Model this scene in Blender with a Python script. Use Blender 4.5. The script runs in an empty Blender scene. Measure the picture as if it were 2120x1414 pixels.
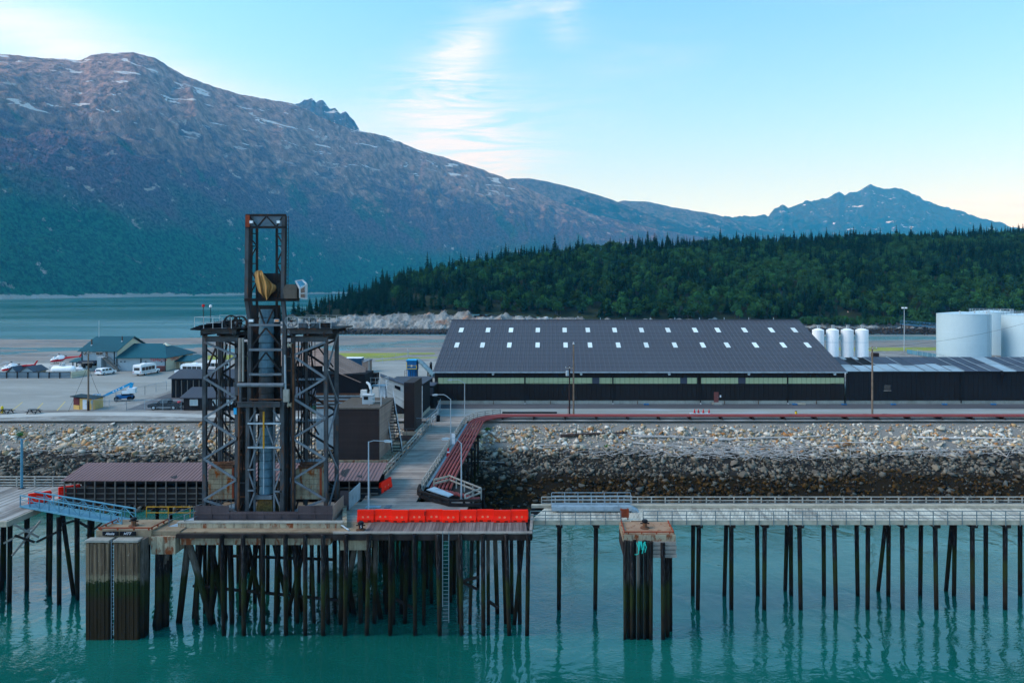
import bpy, math, random
import numpy as np
from mathutils import Vector, Matrix

random.seed(7)
RNG = np.random.default_rng(11)
SC = bpy.context.scene
COL = SC.collection
# ------------------------------------------------------------------ camera
F, CX, CY, H, LZ = 1450.0, 1140.0, 600.0, 30.4, 8.9
cam_d = bpy.data.cameras.new('camera')
cam_d.sensor_width = 36.0
cam_d.lens = 36.0 * F / 2120.0
cam_d.shift_x = -(CX - 1060.0) / 2120.0
cam_d.shift_y = -(707.0 - CY) / 2120.0
cam_d.clip_start, cam_d.clip_end = 0.5, 60000.0
cam = bpy.data.objects.new('camera', cam_d)
COL.objects.link(cam)
cam.location = (0, 0, H)
cam.rotation_euler = (math.radians(90), 0, 0)
SC.camera = cam

# ------------------------------------------------------------------ sky, sun, exposure
SUN_EL, SUN_AZ = math.radians(42), math.radians(262)      # azimuth clockwise from +Y: to the left, above the frame
world = bpy.data.worlds.new('World')
SC.world = world
world.use_nodes = True
WN, WL = world.node_tree.nodes, world.node_tree.links
WN.clear()
def wn(t, **k):
    n = WN.new(t)
    for a, b in k.items():
        setattr(n, a, b)
    return n
w_out, w_bg, w_sky = wn('ShaderNodeOutputWorld'), wn('ShaderNodeBackground'), wn('ShaderNodeTexSky')
w_sky.sky_type = 'NISHITA'
w_sky.sun_disc = False
w_sky.sun_elevation, w_sky.sun_rotation = SUN_EL, SUN_AZ
w_sky.air_density, w_sky.dust_density, w_sky.ozone_density, w_sky.altitude = 1.0, 0.5, 2.6, 0.0
w_bg.inputs['Strength'].default_value = 0.145
def wmath(op, a, b=None, c=None, clamp=False):
    n = wn('ShaderNodeMath', operation=op, use_clamp=clamp)
    for i, v in enumerate((a, b, c)):
        if v is None:
            continue
        if isinstance(v, (int, float)):
            n.inputs[i].default_value = v
        else:
            WL.new(v, n.inputs[i])
    return n.outputs[0]
w_tc = wn('ShaderNodeTexCoord')
w_sep = wn('ShaderNodeSeparateXYZ')
WL.new(w_tc.outputs['Generated'], w_sep.inputs[0])
wx, wy, wz = w_sep.outputs
# thin cirrus lying on a flat layer high above the place
wzz = wmath('ADD', wmath('MAXIMUM', wz, 0.0), 0.10)
w_cmb = wn('ShaderNodeCombineXYZ')
WL.new(wmath('DIVIDE', wx, wzz), w_cmb.inputs[0])
WL.new(wmath('DIVIDE', wy, wzz), w_cmb.inputs[1])
w_map = wn('ShaderNodeMapping')
w_map.inputs['Rotation'].default_value = (0, 0, math.radians(-28))
w_map.inputs['Scale'].default_value = (0.55, 1.9, 1)
WL.new(w_cmb.outputs[0], w_map.inputs[0])
def wnoise(scale, detail, rough, dist, src):
    n = wn('ShaderNodeTexNoise')
    n.inputs['Scale'].default_value, n.inputs['Detail'].default_value = scale, detail
    n.inputs['Roughness'].default_value, n.inputs['Distortion'].default_value = rough, dist
    WL.new(src, n.inputs['Vector'])
    return n.outputs['Fac']
streak = wnoise(3.4, 11, 0.66, 0.9, w_map.outputs[0])
field = wnoise(0.55, 3, 0.5, 0.2, w_cmb.outputs[0])
wyy = wmath('MAXIMUM', wy, 0.03)
cu, cv = wmath('DIVIDE', wx, wyy), wmath('DIVIDE', wz, wyy)
front = wmath('GREATER_THAN', wy, 0.03)
def blob(u, v, ru, rv, rot=0.0):
    du, dv = wmath('SUBTRACT', cu, u), wmath('SUBTRACT', cv, v)
    c, s = math.cos(rot), math.sin(rot)
    a = wmath('ADD', wmath('MULTIPLY', du, c / ru), wmath('MULTIPLY', dv, s / ru))
    b = wmath('ADD', wmath('MULTIPLY', du, -s / rv), wmath('MULTIPLY', dv, c / rv))
    d2 = wmath('ADD', wmath('MULTIPLY', a, a), wmath('MULTIPLY', b, b))
    return wmath('MULTIPLY', wmath('POWER', 2.718, wmath('MULTIPLY', d2, -1.0)), front)
def wsum(*a):
    r = a[0]
    for b in a[1:]:
        r = wmath('ADD', r, b)
    return r
patch = wsum(blob(-0.10, 0.19, 0.085, 0.075), blob(-0.155, 0.27, 0.075, 0.055), wmath('MULTIPLY', blob(-0.13, 0.335, 0.06, 0.035, 0.9), 0.8),
             wmath('MULTIPLY', blob(-0.05, 0.405, 0.06, 0.02, 0.2), 0.6), wmath('MULTIPLY', blob(0.02, 0.395, 0.025, 0.035), 0.7))
veil = wsum(wmath('MULTIPLY', blob(-0.66, 0.33, 0.34, 0.055, -0.42), 0.95), wmath('MULTIPLY', blob(-0.25, 0.19, 0.22, 0.05, -0.30), 0.55))
low = wmath('MULTIPLY', blob(0.66, 0.115, 0.12, 0.03), 0.8)
gen = wmath('MULTIPLY', wmath('SUBTRACT', field, 0.52, clamp=True), 1.6)
st = wmath('MULTIPLY', wmath('SUBTRACT', streak, 0.40, clamp=True), 3.2, clamp=True)
m1 = wmath('MULTIPLY', wmath('MULTIPLY', patch, st), 1.35)
m2 = wmath('MULTIPLY', veil, wmath('MULTIPLY_ADD', st, 0.45, 0.55))
m3 = wmath('MULTIPLY', wsum(low, gen), st)
cmask = wmath('MINIMUM', wsum(m1, m2, m3), 0.8)
# the photograph's blue is cyan and strong at the top, pale near the hills
w_hsv = wn('ShaderNodeHueSaturation')
w_hsv.inputs['Hue'].default_value, w_hsv.inputs['Saturation'].default_value, w_hsv.inputs['Value'].default_value = 0.486, 1.3, 1.0
WL.new(w_sky.outputs[0], w_hsv.inputs['Color'])
w_mix = wn('ShaderNodeMix', data_type='RGBA')
WL.new(cmask, w_mix.inputs[0])
w_veil = wn('ShaderNodeMix', data_type='RGBA')
WL.new(wmath('MULTIPLY', wmath('POWER', 2.718, wmath('MULTIPLY', wmath('MAXIMUM', wz, 0.0), -4.8)), 0.78), w_veil.inputs[0])
WL.new(w_hsv.outputs[0], w_veil.inputs[6])
w_veil.inputs[7].default_value = (2.6, 2.42, 2.66, 1)      # thin milky veil low in the sky, the same all round
WL.new(w_veil.outputs[2], w_mix.inputs[6])
w_mix.inputs[7].default_value = (2.95, 3.2, 3.6, 1)
WL.new(w_mix.outputs[2], w_bg.inputs['Color'])
WL.new(w_bg.outputs[0], w_out.inputs['Surface'])

sun_d = bpy.data.lights.new('sun', 'SUN')
sun_d.energy, sun_d.angle, sun_d.color = 0.9, math.radians(30), (1.0, 0.92, 0.85)
sun = bpy.data.objects.new('sun', sun_d)
COL.objects.link(sun)
sdir = Vector((math.sin(SUN_AZ) * math.cos(SUN_EL), math.cos(SUN_AZ) * math.cos(SUN_EL), math.sin(SUN_EL)))
sun.rotation_euler = sdir.to_track_quat('Z', 'Y').to_euler()
sun.location = (60, -60, 80)

SC.view_settings.view_transform = 'Standard'
SC.view_settings.look = 'None'
SC.view_settings.exposure = 1.36
SC.view_settings.gamma = 1.0
SC.view_settings.use_curve_mapping = False
SC.cycles.use_denoising = True
SC.cycles.max_bounces = 3
SC.cycles.diffuse_bounces = 1
SC.cycles.glossy_bounces = 2
SC.cycles.transparent_max_bounces = 8
SC.cycles.volume_bounces = 0
SC.cycles.sample_clamp_indirect = 4.0

# ------------------------------------------------------------------ helpers
def P(px, py, Y):
    return Vector(((px - CX) / F * Y, Y, H - (py - CY) / F * Y))
def G(px, py, z=LZ):
    return P(px, py, (H - z) * F / (py - CY))
def XA(px, Y):
    return (px - CX) / F * Y
def ZA(py, Y):
    return H - (py - CY) / F * Y
def lin(h):
    h = h.lstrip('#')
    v = [int(h[i:i + 2], 16) / 255.0 for i in (0, 2, 4)]
    return tuple((c / 12.92 if c <= 0.04045 else ((c + 0.055) / 1.055) ** 2.4) for c in v)

class MB:
    """collects shapes; build() links them as one mesh object"""
    def __init__(self):
        self.v, self.f = [], []
    def add(self, vs, fs):
        o = len(self.v)
        self.v += [tuple(p) for p in vs]
        self.f += [tuple(i + o for i in f) for f in fs]
        return self
    def box(self, x0, x1, y0, y1, z0, z1):
        vs = [(x0, y0, z0), (x1, y0, z0), (x1, y1, z0), (x0, y1, z0), (x0, y0, z1), (x1, y0, z1), (x1, y1, z1), (x0, y1, z1)]
        return self.add(vs, [(0, 3, 2, 1), (4, 5, 6, 7), (0, 1, 5, 4), (1, 2, 6, 5), (2, 3, 7, 6), (3, 0, 4, 7)])
    def hexa(self, vs):
        """8 corners: bottom ring then top ring"""
        return self.add(vs, [(0, 3, 2, 1), (4, 5, 6, 7), (0, 1, 5, 4), (1, 2, 6, 5), (2, 3, 7, 6), (3, 0, 4, 7)])
    def bar(self, a, b, w, h=None, up=None):
        h = w if h is None else h
        a, b = Vector(a), Vector(b)
        d = (b - a)
        if d.length < 1e-6:
            return self
        d.normalize()
        up = Vector(up) if up is not None else (Vector((0, 0, 1)) if abs(d.z) < 0.95 else Vector((0, 1, 0)))
        s = d.cross(up).normalized()
        u = s.cross(d).normalized()
        vs = []
        for p in (a, b):
            for i, j in ((-1, -1), (1, -1), (1, 1), (-1, 1)):
                vs.append(p + s * (w / 2 * i) + u * (h / 2 * j))
        return self.add(vs, [(0, 1, 2, 3), (7, 6, 5, 4), (4, 5, 1, 0), (5, 6, 2, 1), (6, 7, 3, 2), (7, 4, 0, 3)])
    def hbeam(self, a, b, w, h=None, t=0.05, up=None):
        """an H section: two flanges and a web"""
        h = w if h is None else h
        a, b = Vector(a), Vector(b)
        d = (b - a).normalized()
        up = Vector(up) if up is not None else (Vector((0, 0, 1)) if abs(d.z) < 0.95 else Vector((0, 1, 0)))
        s = d.cross(up).normalized()
        u = s.cross(d).normalized()
        for k in (-1, 1):
            o = u * ((h - t) / 2 * k)
            self.bar(a + o, b + o, w, t, u)
        return self.bar(a, b, t, h - 2 * t - 0.002, u)
    def tube(self, a, b, r0, r1=None, n=10, caps=True):
        r1 = r0 if r1 is None else r1
        a, b = Vector(a), Vector(b)
        d = (b - a).normalized()
        up = Vector((0, 0, 1)) if abs(d.z) < 0.95 else Vector((1, 0, 0))
        s = d.cross(up).normalized()
        u = s.cross(d).normalized()
        vs = []
        for p, r in ((a, r0), (b, r1)):
            for i in range(n):
                t = 2 * math.pi * i / n
                vs.append(p + s * (r * math.cos(t)) + u * (r * math.sin(t)))
        fs = [(i, i + n, (i + 1) % n + n, (i + 1) % n) for i in range(n)]
        if caps:
            fs += [tuple(range(n)), tuple(range(2 * n - 1, n - 1, -1))]
        return self.add(vs, fs)
    def path(self, pts, r, n=8):
        pts = [Vector(p) for p in pts]
        vs, fs = [], []
        for i, p in enumerate(pts):
            d = (pts[min(i + 1, len(pts) - 1)] - pts[max(i - 1, 0)]).normalized()
            up = Vector((0, 0, 1)) if abs(d.z) < 0.95 else Vector((1, 0, 0))
            s = d.cross(up).normalized()
            u = s.cross(d).normalized()
            rr = r[i] if isinstance(r, (list, tuple)) else r
            for k in range(n):
                t = 2 * math.pi * k / n
                vs.append(p + s * (rr * math.cos(t)) + u * (rr * math.sin(t)))
        for i in range(len(pts) - 1):
            for k in range(n):
                a, b = i * n + k, i * n + (k + 1) % n
                fs.append((a, a + n, b + n, b))
        fs += [tuple(range(n)), tuple(range(len(vs) - 1, len(vs) - n - 1, -1))]
        return self.add(vs, fs)
    def lathe(self, c, prof, n=24, axis='z', caps=True):
        """prof: list of (radius, height)"""
        c = Vector(c)
        vs, fs = [], []
        for r, h in prof:
            for i in range(n):
                t = 2 * math.pi * i / n
                q = (r * math.cos(t), r * math.sin(t), h)
                if axis == 'y':
                    q = (q[0], q[2], q[1])
                elif axis == 'x':
                    q = (q[2], q[0], q[1])
                vs.append(c + Vector(q))
        for j in range(len(prof) - 1):
            for i in range(n):
                a, b = j * n + i, j * n + (i + 1) % n
                fs.append((a, b, b + n, a + n))
        if caps:
            fs += [tuple(range(n - 1, -1, -1)), tuple(range(len(vs) - n, len(vs)))]
        return self.add(vs, fs)
    def poly(self, pts):
        return self.add(pts, [tuple(range(len(pts)))])
    def prism(self, poly, y0, y1, axis='y'):
        """extrude a 2-D polygon (a, b) along an axis: y -> (a, y, b), x -> (x, a, b), z -> (a, b, z)"""
        n = len(poly)
        m = {'y': lambda p, t: (p[0], t, p[1]), 'x': lambda p, t: (t, p[0], p[1]), 'z': lambda p, t: (p[0], p[1], t)}[axis]
        vs = [m(p, y0) for p in poly] + [m(p, y1) for p in poly]
        fs = [tuple(range(n)), tuple(range(2 * n - 1, n - 1, -1))] + [(i, i + n, (i + 1) % n + n, (i + 1) % n) for i in range(n)]
        return self.add(vs, fs)
    def mesh(self, name, mat=None, off=(0, 0, 0), smooth=False, fix=True):
        me = bpy.data.meshes.new(name)
        o = Vector(off)
        me.from_pydata([tuple(Vector(p) - o) for p in self.v], [], self.f)
        if fix:
            import bmesh
            bm = bmesh.new()
            bm.from_mesh(me)
            bmesh.ops.recalc_face_normals(bm, faces=bm.faces)
            bm.to_mesh(me)
            bm.free()
        if smooth:
            me.polygons.foreach_set('use_smooth', [True] * len(me.polygons))
            me.set_sharp_from_angle(angle=math.radians(38))
        if mat is not None:
            me.materials.append(M[mat] if isinstance(mat, str) else mat)
        return me

ORG = {}
def link(o, parent=None):
    COL.objects.link(o)
    if parent is not None:
        o.parent = parent
    return o
def tag(o, label=None, cat=None, group=None, kind=None):
    for k, v in (('label', label), ('category', cat), ('group', group), ('kind', kind)):
        if v:
            o[k] = v
    return o
def thing(name, label, cat, loc=(0, 0, 0), group=None, kind=None):
    o = bpy.data.objects.new(name, None)
    o.empty_display_size = 0.3
    link(o)
    o.location = loc
    ORG[o.name] = Vector(loc)
    return tag(o, label, cat, group, kind)
def part(name, mb, mat, parent, smooth=False, kind=None, label=None):
    org = ORG[parent.name]
    me = mb.mesh(name, mat, org, smooth)
    o = bpy.data.objects.new(name, me)
    link(o, parent)
    ORG[o.name] = org
    return tag(o, label=label, kind=kind)
def solo(name, mb, mat, label, cat, group=None, smooth=False, kind=None):
    """a thing that is one mesh, its origin at the middle of its base"""
    a = np.array(mb.v)
    loc = Vector(((a[:, 0].min() + a[:, 0].max()) / 2, (a[:, 1].min() + a[:, 1].max()) / 2, a[:, 2].min()))
    o = bpy.data.objects.new(name, mb.mesh(name, mat, loc, smooth))
    link(o)
    o.location = loc
    ORG[o.name] = loc
    return tag(o, label, cat, group, kind)
def struct(name, mb, mat, smooth=False, kind='structure'):
    o = bpy.data.objects.new(name, mb.mesh(name, mat, (0, 0, 0), smooth))
    link(o)
    ORG[o.name] = Vector((0, 0, 0))
    o['kind'] = kind
    return o
def copy_thing(root, loc, rotz, label, group=None):
    r = root.copy()
    link(r)
    r.location, r.rotation_euler = loc, (0, 0, rotz)
    r['label'] = label
    if group:
        r['group'] = group
    for ch in root.children:
        c = ch.copy()
        link(c, r)
        for g in ch.children:
            d = g.copy()
            link(d, c)
    return r
def B(*a):
    return MB().box(*a)
def BAR(*a, **k):
    return MB().bar(*a, **k)

# numpy value noise
_perm = RNG.permutation(4096)
_val = RNG.random(4096)
def vnoise(x, y):
    xi, yi = np.floor(x).astype(np.int64), np.floor(y).astype(np.int64)
    fx, fy = x - xi, y - yi
    fx, fy = fx * fx * fx * (fx * (fx * 6 - 15) + 10), fy * fy * fy * (fy * (fy * 6 - 15) + 10)
    def h(i, j):
        return _val[(_perm[(i & 4095)] + j * 131) & 4095]
    a, b, c, d = h(xi, yi), h(xi + 1, yi), h(xi, yi + 1), h(xi + 1, yi + 1)
    return (a * (1 - fx) + b * fx) * (1 - fy) + (c * (1 - fx) + d * fx) * fy
def fbm(x, y, o=5, g=0.5):
    s, a, t = np.zeros_like(x, dtype=float), 1.0, 0.0
    for k in range(o):
        s += a * vnoise(x * 2 ** k + 17.3 * k, y * 2 ** k - 9.1 * k)
        t += a
        a *= g
    return s / t * 2 - 1
def ridged(x, y, o=5, g=0.5):
    s, a, t = np.zeros_like(x, dtype=float), 1.0, 0.0
    for k in range(o):
        s += a * (1 - np.abs(vnoise(x * 2 ** k + 31.7 * k, y * 2 ** k + 5.3 * k) * 2 - 1))
        t += a
        a *= g
    return s / t
def grid_mesh(name, X, Y, Z, mat, smooth=True):
    X, Y, Z = np.broadcast_arrays(X, Y, Z)
    r, c = X.shape
    me = bpy.data.meshes.new(name)
    V = np.stack([X, Y, Z], -1).reshape(-1, 3).astype(np.float32)
    i = np.arange(r * c).reshape(r, c)
    q = np.stack([i[:-1, :-1], i[:-1, 1:], i[1:, 1:], i[1:, :-1]], -1).reshape(-1, 4)
    me.vertices.add(len(V))
    me.vertices.foreach_set('co', V.ravel())
    me.loops.add(q.size)
    me.loops.foreach_set('vertex_index', q.ravel().astype(np.int32))
    me.polygons.add(len(q))
    me.polygons.foreach_set('loop_start', np.arange(0, q.size, 4, dtype=np.int32))
    me.update(calc_edges=True)
    if smooth:
        me.polygons.foreach_set('use_smooth', np.ones(len(q), dtype=bool))
    me.materials.append(M[mat])
    o = bpy.data.objects.new(name, me)
    link(o)
    ORG[o.name] = Vector((0, 0, 0))
    return o
# ------------------------------------------------------------------ materials
M = {}
class NT:
    def __init__(self, name):
        self.m = bpy.data.materials.new(name)
        self.m.use_nodes = True
        self.t = self.m.node_tree
        self.t.nodes.clear()
        self.out = self.n('ShaderNodeOutputMaterial')
        M[name] = self.m
    def n(self, t, **k):
        x = self.t.nodes.new(t)
        for a, b in k.items():
            setattr(x, a, b)
        return x
    def set(self, sock, v):
        if hasattr(v, 'is_output') or hasattr(v, 'links'):
            self.t.links.new(v, sock)
        elif isinstance(v, tuple) and len(v) == 3 and sock.type == 'RGBA':
            sock.default_value = (*v, 1)
        else:
            sock.default_value = v
    def math(self, op, a, b=None, c=None, clamp=False):
        x = self.n('ShaderNodeMath', operation=op, use_clamp=clamp)
        for i, v in enumerate((a, b, c)):
            if v is not None:
                self.set(x.inputs[i], v)
        return x.outputs[0]
    def mix(self, fac, a, b, blend='MIX'):
        x = self.n('ShaderNodeMix', data_type='RGBA', blend_type=blend)
        self.set(x.inputs[0], fac)
        self.set(x.inputs[6], a)
        self.set(x.inputs[7], b)
        return x.outputs[2]
    def pos(self, scale=(1, 1, 1), rot=(0, 0, 0), obj=False):
        if obj:
            src = self.n('ShaderNodeTexCoord').outputs['Object']
        else:
            src = self.n('ShaderNodeNewGeometry').outputs['Position']
        mp = self.n('ShaderNodeMapping')
        mp.inputs['Scale'].default_value = scale
        mp.inputs['Rotation'].default_value = rot
        self.t.links.new(src, mp.inputs[0])
        return mp.outputs[0]
    def noise(self, vec, scale=1.0, detail=4, rough=0.55, dist=0.0):
        x = self.n('ShaderNodeTexNoise')
        self.set(x.inputs['Vector'], vec)
        x.inputs['Scale'].default_value, x.inputs['Detail'].default_value = scale, detail
        x.inputs['Roughness'].default_value, x.inputs['Distortion'].default_value = rough, dist
        return x.outputs['Fac']
    def ramp(self, fac, lo, hi):
        """smooth 0..1 between lo and hi"""
        x = self.n('ShaderNodeMapRange', interpolation_type='SMOOTHSTEP')
        self.set(x.inputs[0], fac)
        x.inputs[1].default_value, x.inputs[2].default_value = lo, hi
        return x.outputs[0]
    def z(self):
        s = self.n('ShaderNodeSeparateXYZ')
        self.t.links.new(self.n('ShaderNodeNewGeometry').outputs['Position'], s.inputs[0])
        return s.outputs
    def rand(self):
        return self.n('ShaderNodeObjectInfo').outputs['Random']
    def bump(self, h, dist=0.02, strength=1.0):
        x = self.n('ShaderNodeBump')
        x.inputs['Distance'].default_value, x.inputs['Strength'].default_value = dist, strength
        self.set(x.inputs['Height'], h)
        return x.outputs[0]
    def done(self, color, rough=0.7, metal=0.0, normal=None, spec=0.5, trans=None, emit=None):
        b = self.n('ShaderNodeBsdfPrincipled')
        self.set(b.inputs['Base Color'], color)
        self.set(b.inputs['Roughness'], rough)
        self.set(b.inputs['Metallic'], metal)
        b.inputs['Specular IOR Level'].default_value = spec
        if normal is not None:
            self.set(b.inputs['Normal'], normal)
        self.t.links.new(b.outputs[0], self.out.inputs['Surface'])
        self.b = b
        return self.m

def worn(name, col, dirt=None, amt=0.55, scale=0.7, rough=0.7, metal=0.0, streak=0.0, fine=0.25, bump=0.004, rust=None, rust_amt=0.0, tint=0.12, spec=0.15):
    """painted or bare surface: broad tone changes, fine grain, downward streaks, rust blooms"""
    t = NT(name)
    c = lin(col)
    d = lin(dirt) if dirt else tuple(x * 0.55 for x in c)
    p = t.pos()
    n1 = t.noise(p, scale, 5, 0.6, 0.3)
    n2 = t.noise(p, scale * 9, 4, 0.6)
    k = t.math('MULTIPLY', t.ramp(n1, 0.38, 0.72), amt)
    out = t.mix(k, c, d)
    if streak:
        ps = t.pos((2.2, 2.2, 0.12))
        s = t.ramp(t.noise(ps, 2.0, 5, 0.65), 0.45, 0.75)
        out = t.mix(t.math('MULTIPLY', s, streak), out, d)
    if rust:
        pr = t.pos((1.4, 1.4, 0.5))
        r = t.ramp(t.noise(pr, 1.3, 6, 0.68, 0.4), 0.62 - 0.22 * rust_amt, 0.74 - 0.2 * rust_amt)
        rc = t.mix(n2, lin(rust), tuple(x * 0.45 for x in lin(rust)))
        out = t.mix(t.math('MULTIPLY', r, min(1.0, 0.45 + rust_amt)), out, rc)
    g = t.math('MULTIPLY_ADD', n2, 2 * fine, 1 - fine)
    rv = t.math('MULTIPLY_ADD', t.rand(), 2 * tint, 1 - tint)
    gg = t.math('MULTIPLY', g, rv)
    hs = t.n('ShaderNodeHueSaturation')
    t.set(hs.inputs['Color'], out)
    t.set(hs.inputs['Value'], gg)
    rr = t.math('MULTIPLY_ADD', n2, 0.3, rough - 0.15, clamp=True)
    t.done(hs.outputs[0], rr, metal, t.bump(n2, bump) if bump else None, spec=spec)
    return t

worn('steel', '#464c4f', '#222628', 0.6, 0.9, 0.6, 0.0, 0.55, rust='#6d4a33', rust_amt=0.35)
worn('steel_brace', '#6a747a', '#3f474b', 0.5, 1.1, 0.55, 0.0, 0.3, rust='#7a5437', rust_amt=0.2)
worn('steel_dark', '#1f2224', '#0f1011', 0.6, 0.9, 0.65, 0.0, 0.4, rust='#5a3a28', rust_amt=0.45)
worn('steel_rusty', '#6b4a35', '#33241c', 0.7, 1.5, 0.85, 0.0, 0.6)
worn('steel_orange', '#8d4128', '#4f281c', 0.5, 2.5, 0.8)
worn('rail_white', '#b9bfbf', '#6d7678', 0.4, 2.0, 0.5)
worn('rail_galv', '#9fb0b8', '#5e6d73', 0.5, 1.5, 0.5, 0.3)
worn('rail_wood', '#a9a69c', '#66655f', 0.6, 1.1, 0.85, streak=0.3, fine=0.35)
worn('rail_yellow', '#b98a2a', '#6d4a20', 0.5, 2.0, 0.6)
worn('chute_skin', '#5b7f8e', '#2c4450', 0.6, 0.8, 0.5, 0.0, 0.6, rust='#4a4438', rust_amt=0.2)
worn('fence_brown', '#554b4c', '#383133', 0.5, 0.6, 0.7, streak=0.5)
worn('concrete_deck', '#8a7b64', '#5b4c3d', 0.7, 0.6, 0.9, fine=0.3, rust='#7a4a2c', rust_amt=0.25)
worn('concrete', '#9a9a90', '#6d6c64', 0.5, 0.5, 0.9, streak=0.3)
worn('concrete_stained', '#a39a82', '#574a3c', 0.6, 0.7, 0.9, streak=0.85, rust='#8a4a28', rust_amt=0.55)
worn('counterweight', '#9a947c', '#5a4a3a', 0.6, 0.6, 0.85, streak=0.8, rust='#96501f', rust_amt=0.55)
worn('timber_dark', '#332c29', '#171413', 0.7, 1.2, 0.9, streak=0.4, fine=0.35)
worn('timber_grey', '#8b857c', '#5a544e', 0.6, 0.8, 0.9, fine=0.3)
worn('timber_pale', '#b3aa96', '#7c7466', 0.5, 1.2, 0.85)
worn('roof_purple', '#806663', '#63504d', 0.35, 0.25, 0.55, fine=0.1)
worn('roof_patch', '#33383a', '#222426', 0.4, 1.0, 0.8)
worn('clad_brown', '#352c2a', '#241e1d', 0.4, 0.5, 0.65, streak=0.3, fine=0.12)
worn('clad_tan', '#8f7a6d', '#67564d', 0.4, 0.5, 0.65, streak=0.4, fine=0.12)
worn('clad_white', '#dcdad2', '#a5a39c', 0.4, 0.5, 0.6, streak=0.35, fine=0.12)
worn('clad_black', '#1a1a1b', '#101011', 0.5, 0.2, 0.6, streak=0.5, fine=0.15)
worn('roof_slate', '#4c525c', '#3f434b', 0.5, 0.06, 0.5, streak=0.0, fine=0.1)
worn('roof_dark', '#3d434f', '#2d323b', 0.4, 0.25, 0.55, fine=0.12)
worn('roof_teal', '#0a4c55', '#073a43', 0.35, 0.3, 0.45, fine=0.08)
worn('roof_bare', '#8fa3ab', '#5b6a70', 0.5, 0.35, 0.5, fine=0.2)
worn('roof_tear', '#15171a', '#0b0c0d', 0.5, 1.0, 0.8)
worn('band_green', '#a9b890', '#7f8d6d', 0.45, 0.5, 0.6, streak=0.35)
worn('skylight', '#dbe4de', '#b9c5be', 0.4, 1.0, 0.35)
worn('wall_grey', '#9fb0b6', '#84949a', 0.3, 0.4, 0.75, streak=0.15, fine=0.08)
worn('wall_cream', '#cfc7ab', '#aea78f', 0.3, 0.5, 0.75, fine=0.08)
worn('trim_dark', '#20363c', '#152429', 0.3, 1.0, 0.6)
worn('stair_wood', '#7b756c', '#57524c', 0.4, 1.0, 0.85)
worn('white_paint', '#f0f2f0', '#c9d0d0', 0.35, 0.25, 0.5, streak=0.25, fine=0.05, bump=0)
worn('tank_white', '#b4ccd2', '#9bb8c0', 0.3, 0.10, 0.45, streak=0.25, fine=0.04, bump=0)
worn('door_red', '#7d4a45', '#5d3733', 0.4, 1.0, 0.7)
worn('rubber', '#17181a', '#0d0d0e', 0.4, 2.0, 0.9)
worn('blue_paint', '#1d659a', '#15466b', 0.35, 1.5, 0.5)
worn('blue_bright', '#27a3d4', '#1b7aa3', 0.3, 1.5, 0.5)
worn('blue_steel', '#4f8499', '#37606f', 0.4, 1.2, 0.5)
worn('red_paint', '#c2242c', '#8f1a22', 0.25, 1.5, 0.4, bump=0)
worn('orange_plastic', '#ff2103', '#ea1a02', 0.35, 1.2, 0.6, fine=0.12)
worn('pipe_red', '#8a4440', '#6a322f', 0.4, 0.6, 0.65, fine=0.12)
worn('navy_paint', '#1a2730', '#0f171d', 0.3, 1.0, 0.35, bump=0)
worn('kiosk_yellow', '#d3ab62', '#a68449', 0.35, 1.5, 0.7)
worn('kiosk_red', '#5d2a2c', '#3e1d1f', 0.35, 1.5, 0.7)
worn('yellow_paint', '#d8b520', '#a88a18', 0.3, 1.5, 0.6)
worn('green_paint', '#2f5a4a', '#1f3d33', 0.4, 1.2, 0.6)
worn('tarp', '#a8814c', '#7d5d34', 0.5, 0.8, 0.75, streak=0.2)
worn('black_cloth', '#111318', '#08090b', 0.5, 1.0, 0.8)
worn('rope_teal', '#2fc0b0', '#1c8e86', 0.3, 3.0, 0.8)
worn('driftwood', '#cdc6bd', '#8f877f', 0.6, 2.5, 0.9, fine=0.35, tint=0.3)
worn('driftwood_brown', '#4a3d37', '#2c2420', 0.6, 2.5, 0.9, fine=0.3, tint=0.2)
worn('pole_wood', '#7c6c5c', '#4d4238', 0.5, 1.5, 0.9, streak=0.5)
worn('pole_dark', '#3b2c29', '#241a18', 0.5, 1.5, 0.9)
worn('lamp_metal', '#a7b4b9', '#7c898e', 0.3, 1.5, 0.45)
worn('sign_black', '#11161c', '#0a0d11', 0.3, 2.0, 0.6)
worn('sign_white', '#e4e8ea', '#c6cccf', 0.2, 2.0, 0.6)
worn('far_steel', '#3b6a86', '#274658', 0.4, 0.6, 0.6)
worn('leaf_litter', '#6b5a33', '#2d2718', 0.8, 6.0, 0.95, fine=0.4)
worn('rusty_plate', '#97795f', '#6b4c3a', 0.6, 0.7, 0.85, fine=0.25, rust='#7d4a2e', rust_amt=0.3)
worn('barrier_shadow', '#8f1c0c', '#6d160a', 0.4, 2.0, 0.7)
worn('barrier_mark', '#ff7a5a', '#e05a40', 0.3, 2.0, 0.6)
worn('navy_blue', '#234a63', '#183447', 0.4, 1.0, 0.6)
worn('fence_slate', '#6f8089', '#5a6a72', 0.4, 0.6, 0.7)
worn('rail_teal', '#66777a', '#455457', 0.5, 1.5, 0.6)
worn('cab_grey', '#5a544b', '#3d3933', 0.6, 1.5, 0.8, streak=0.4)
worn('roof_lap', '#3b3e44', '#33353a', 0.5, 0.2, 0.7)
worn('timber_dim', '#67615a', '#403b36', 0.6, 0.9, 0.9, fine=0.3)
worn('copper_stub', '#9c5d3c', '#5a3524', 0.5, 2.0, 0.8)

def glassy(name, col, rough=0.08):
    t = NT(name)
    t.done(lin(col), rough, 0.0, spec=0.9)
glassy('window_dark', '#0f1a20', 0.2)
glassy('window_blue', '#2f6f86')
glassy('window_pale', '#9fb4b8')
glassy('lamp_glass', '#dfe9ea', 0.3)
glassy('lamp_amber', '#c97a3a', 0.3)

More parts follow.
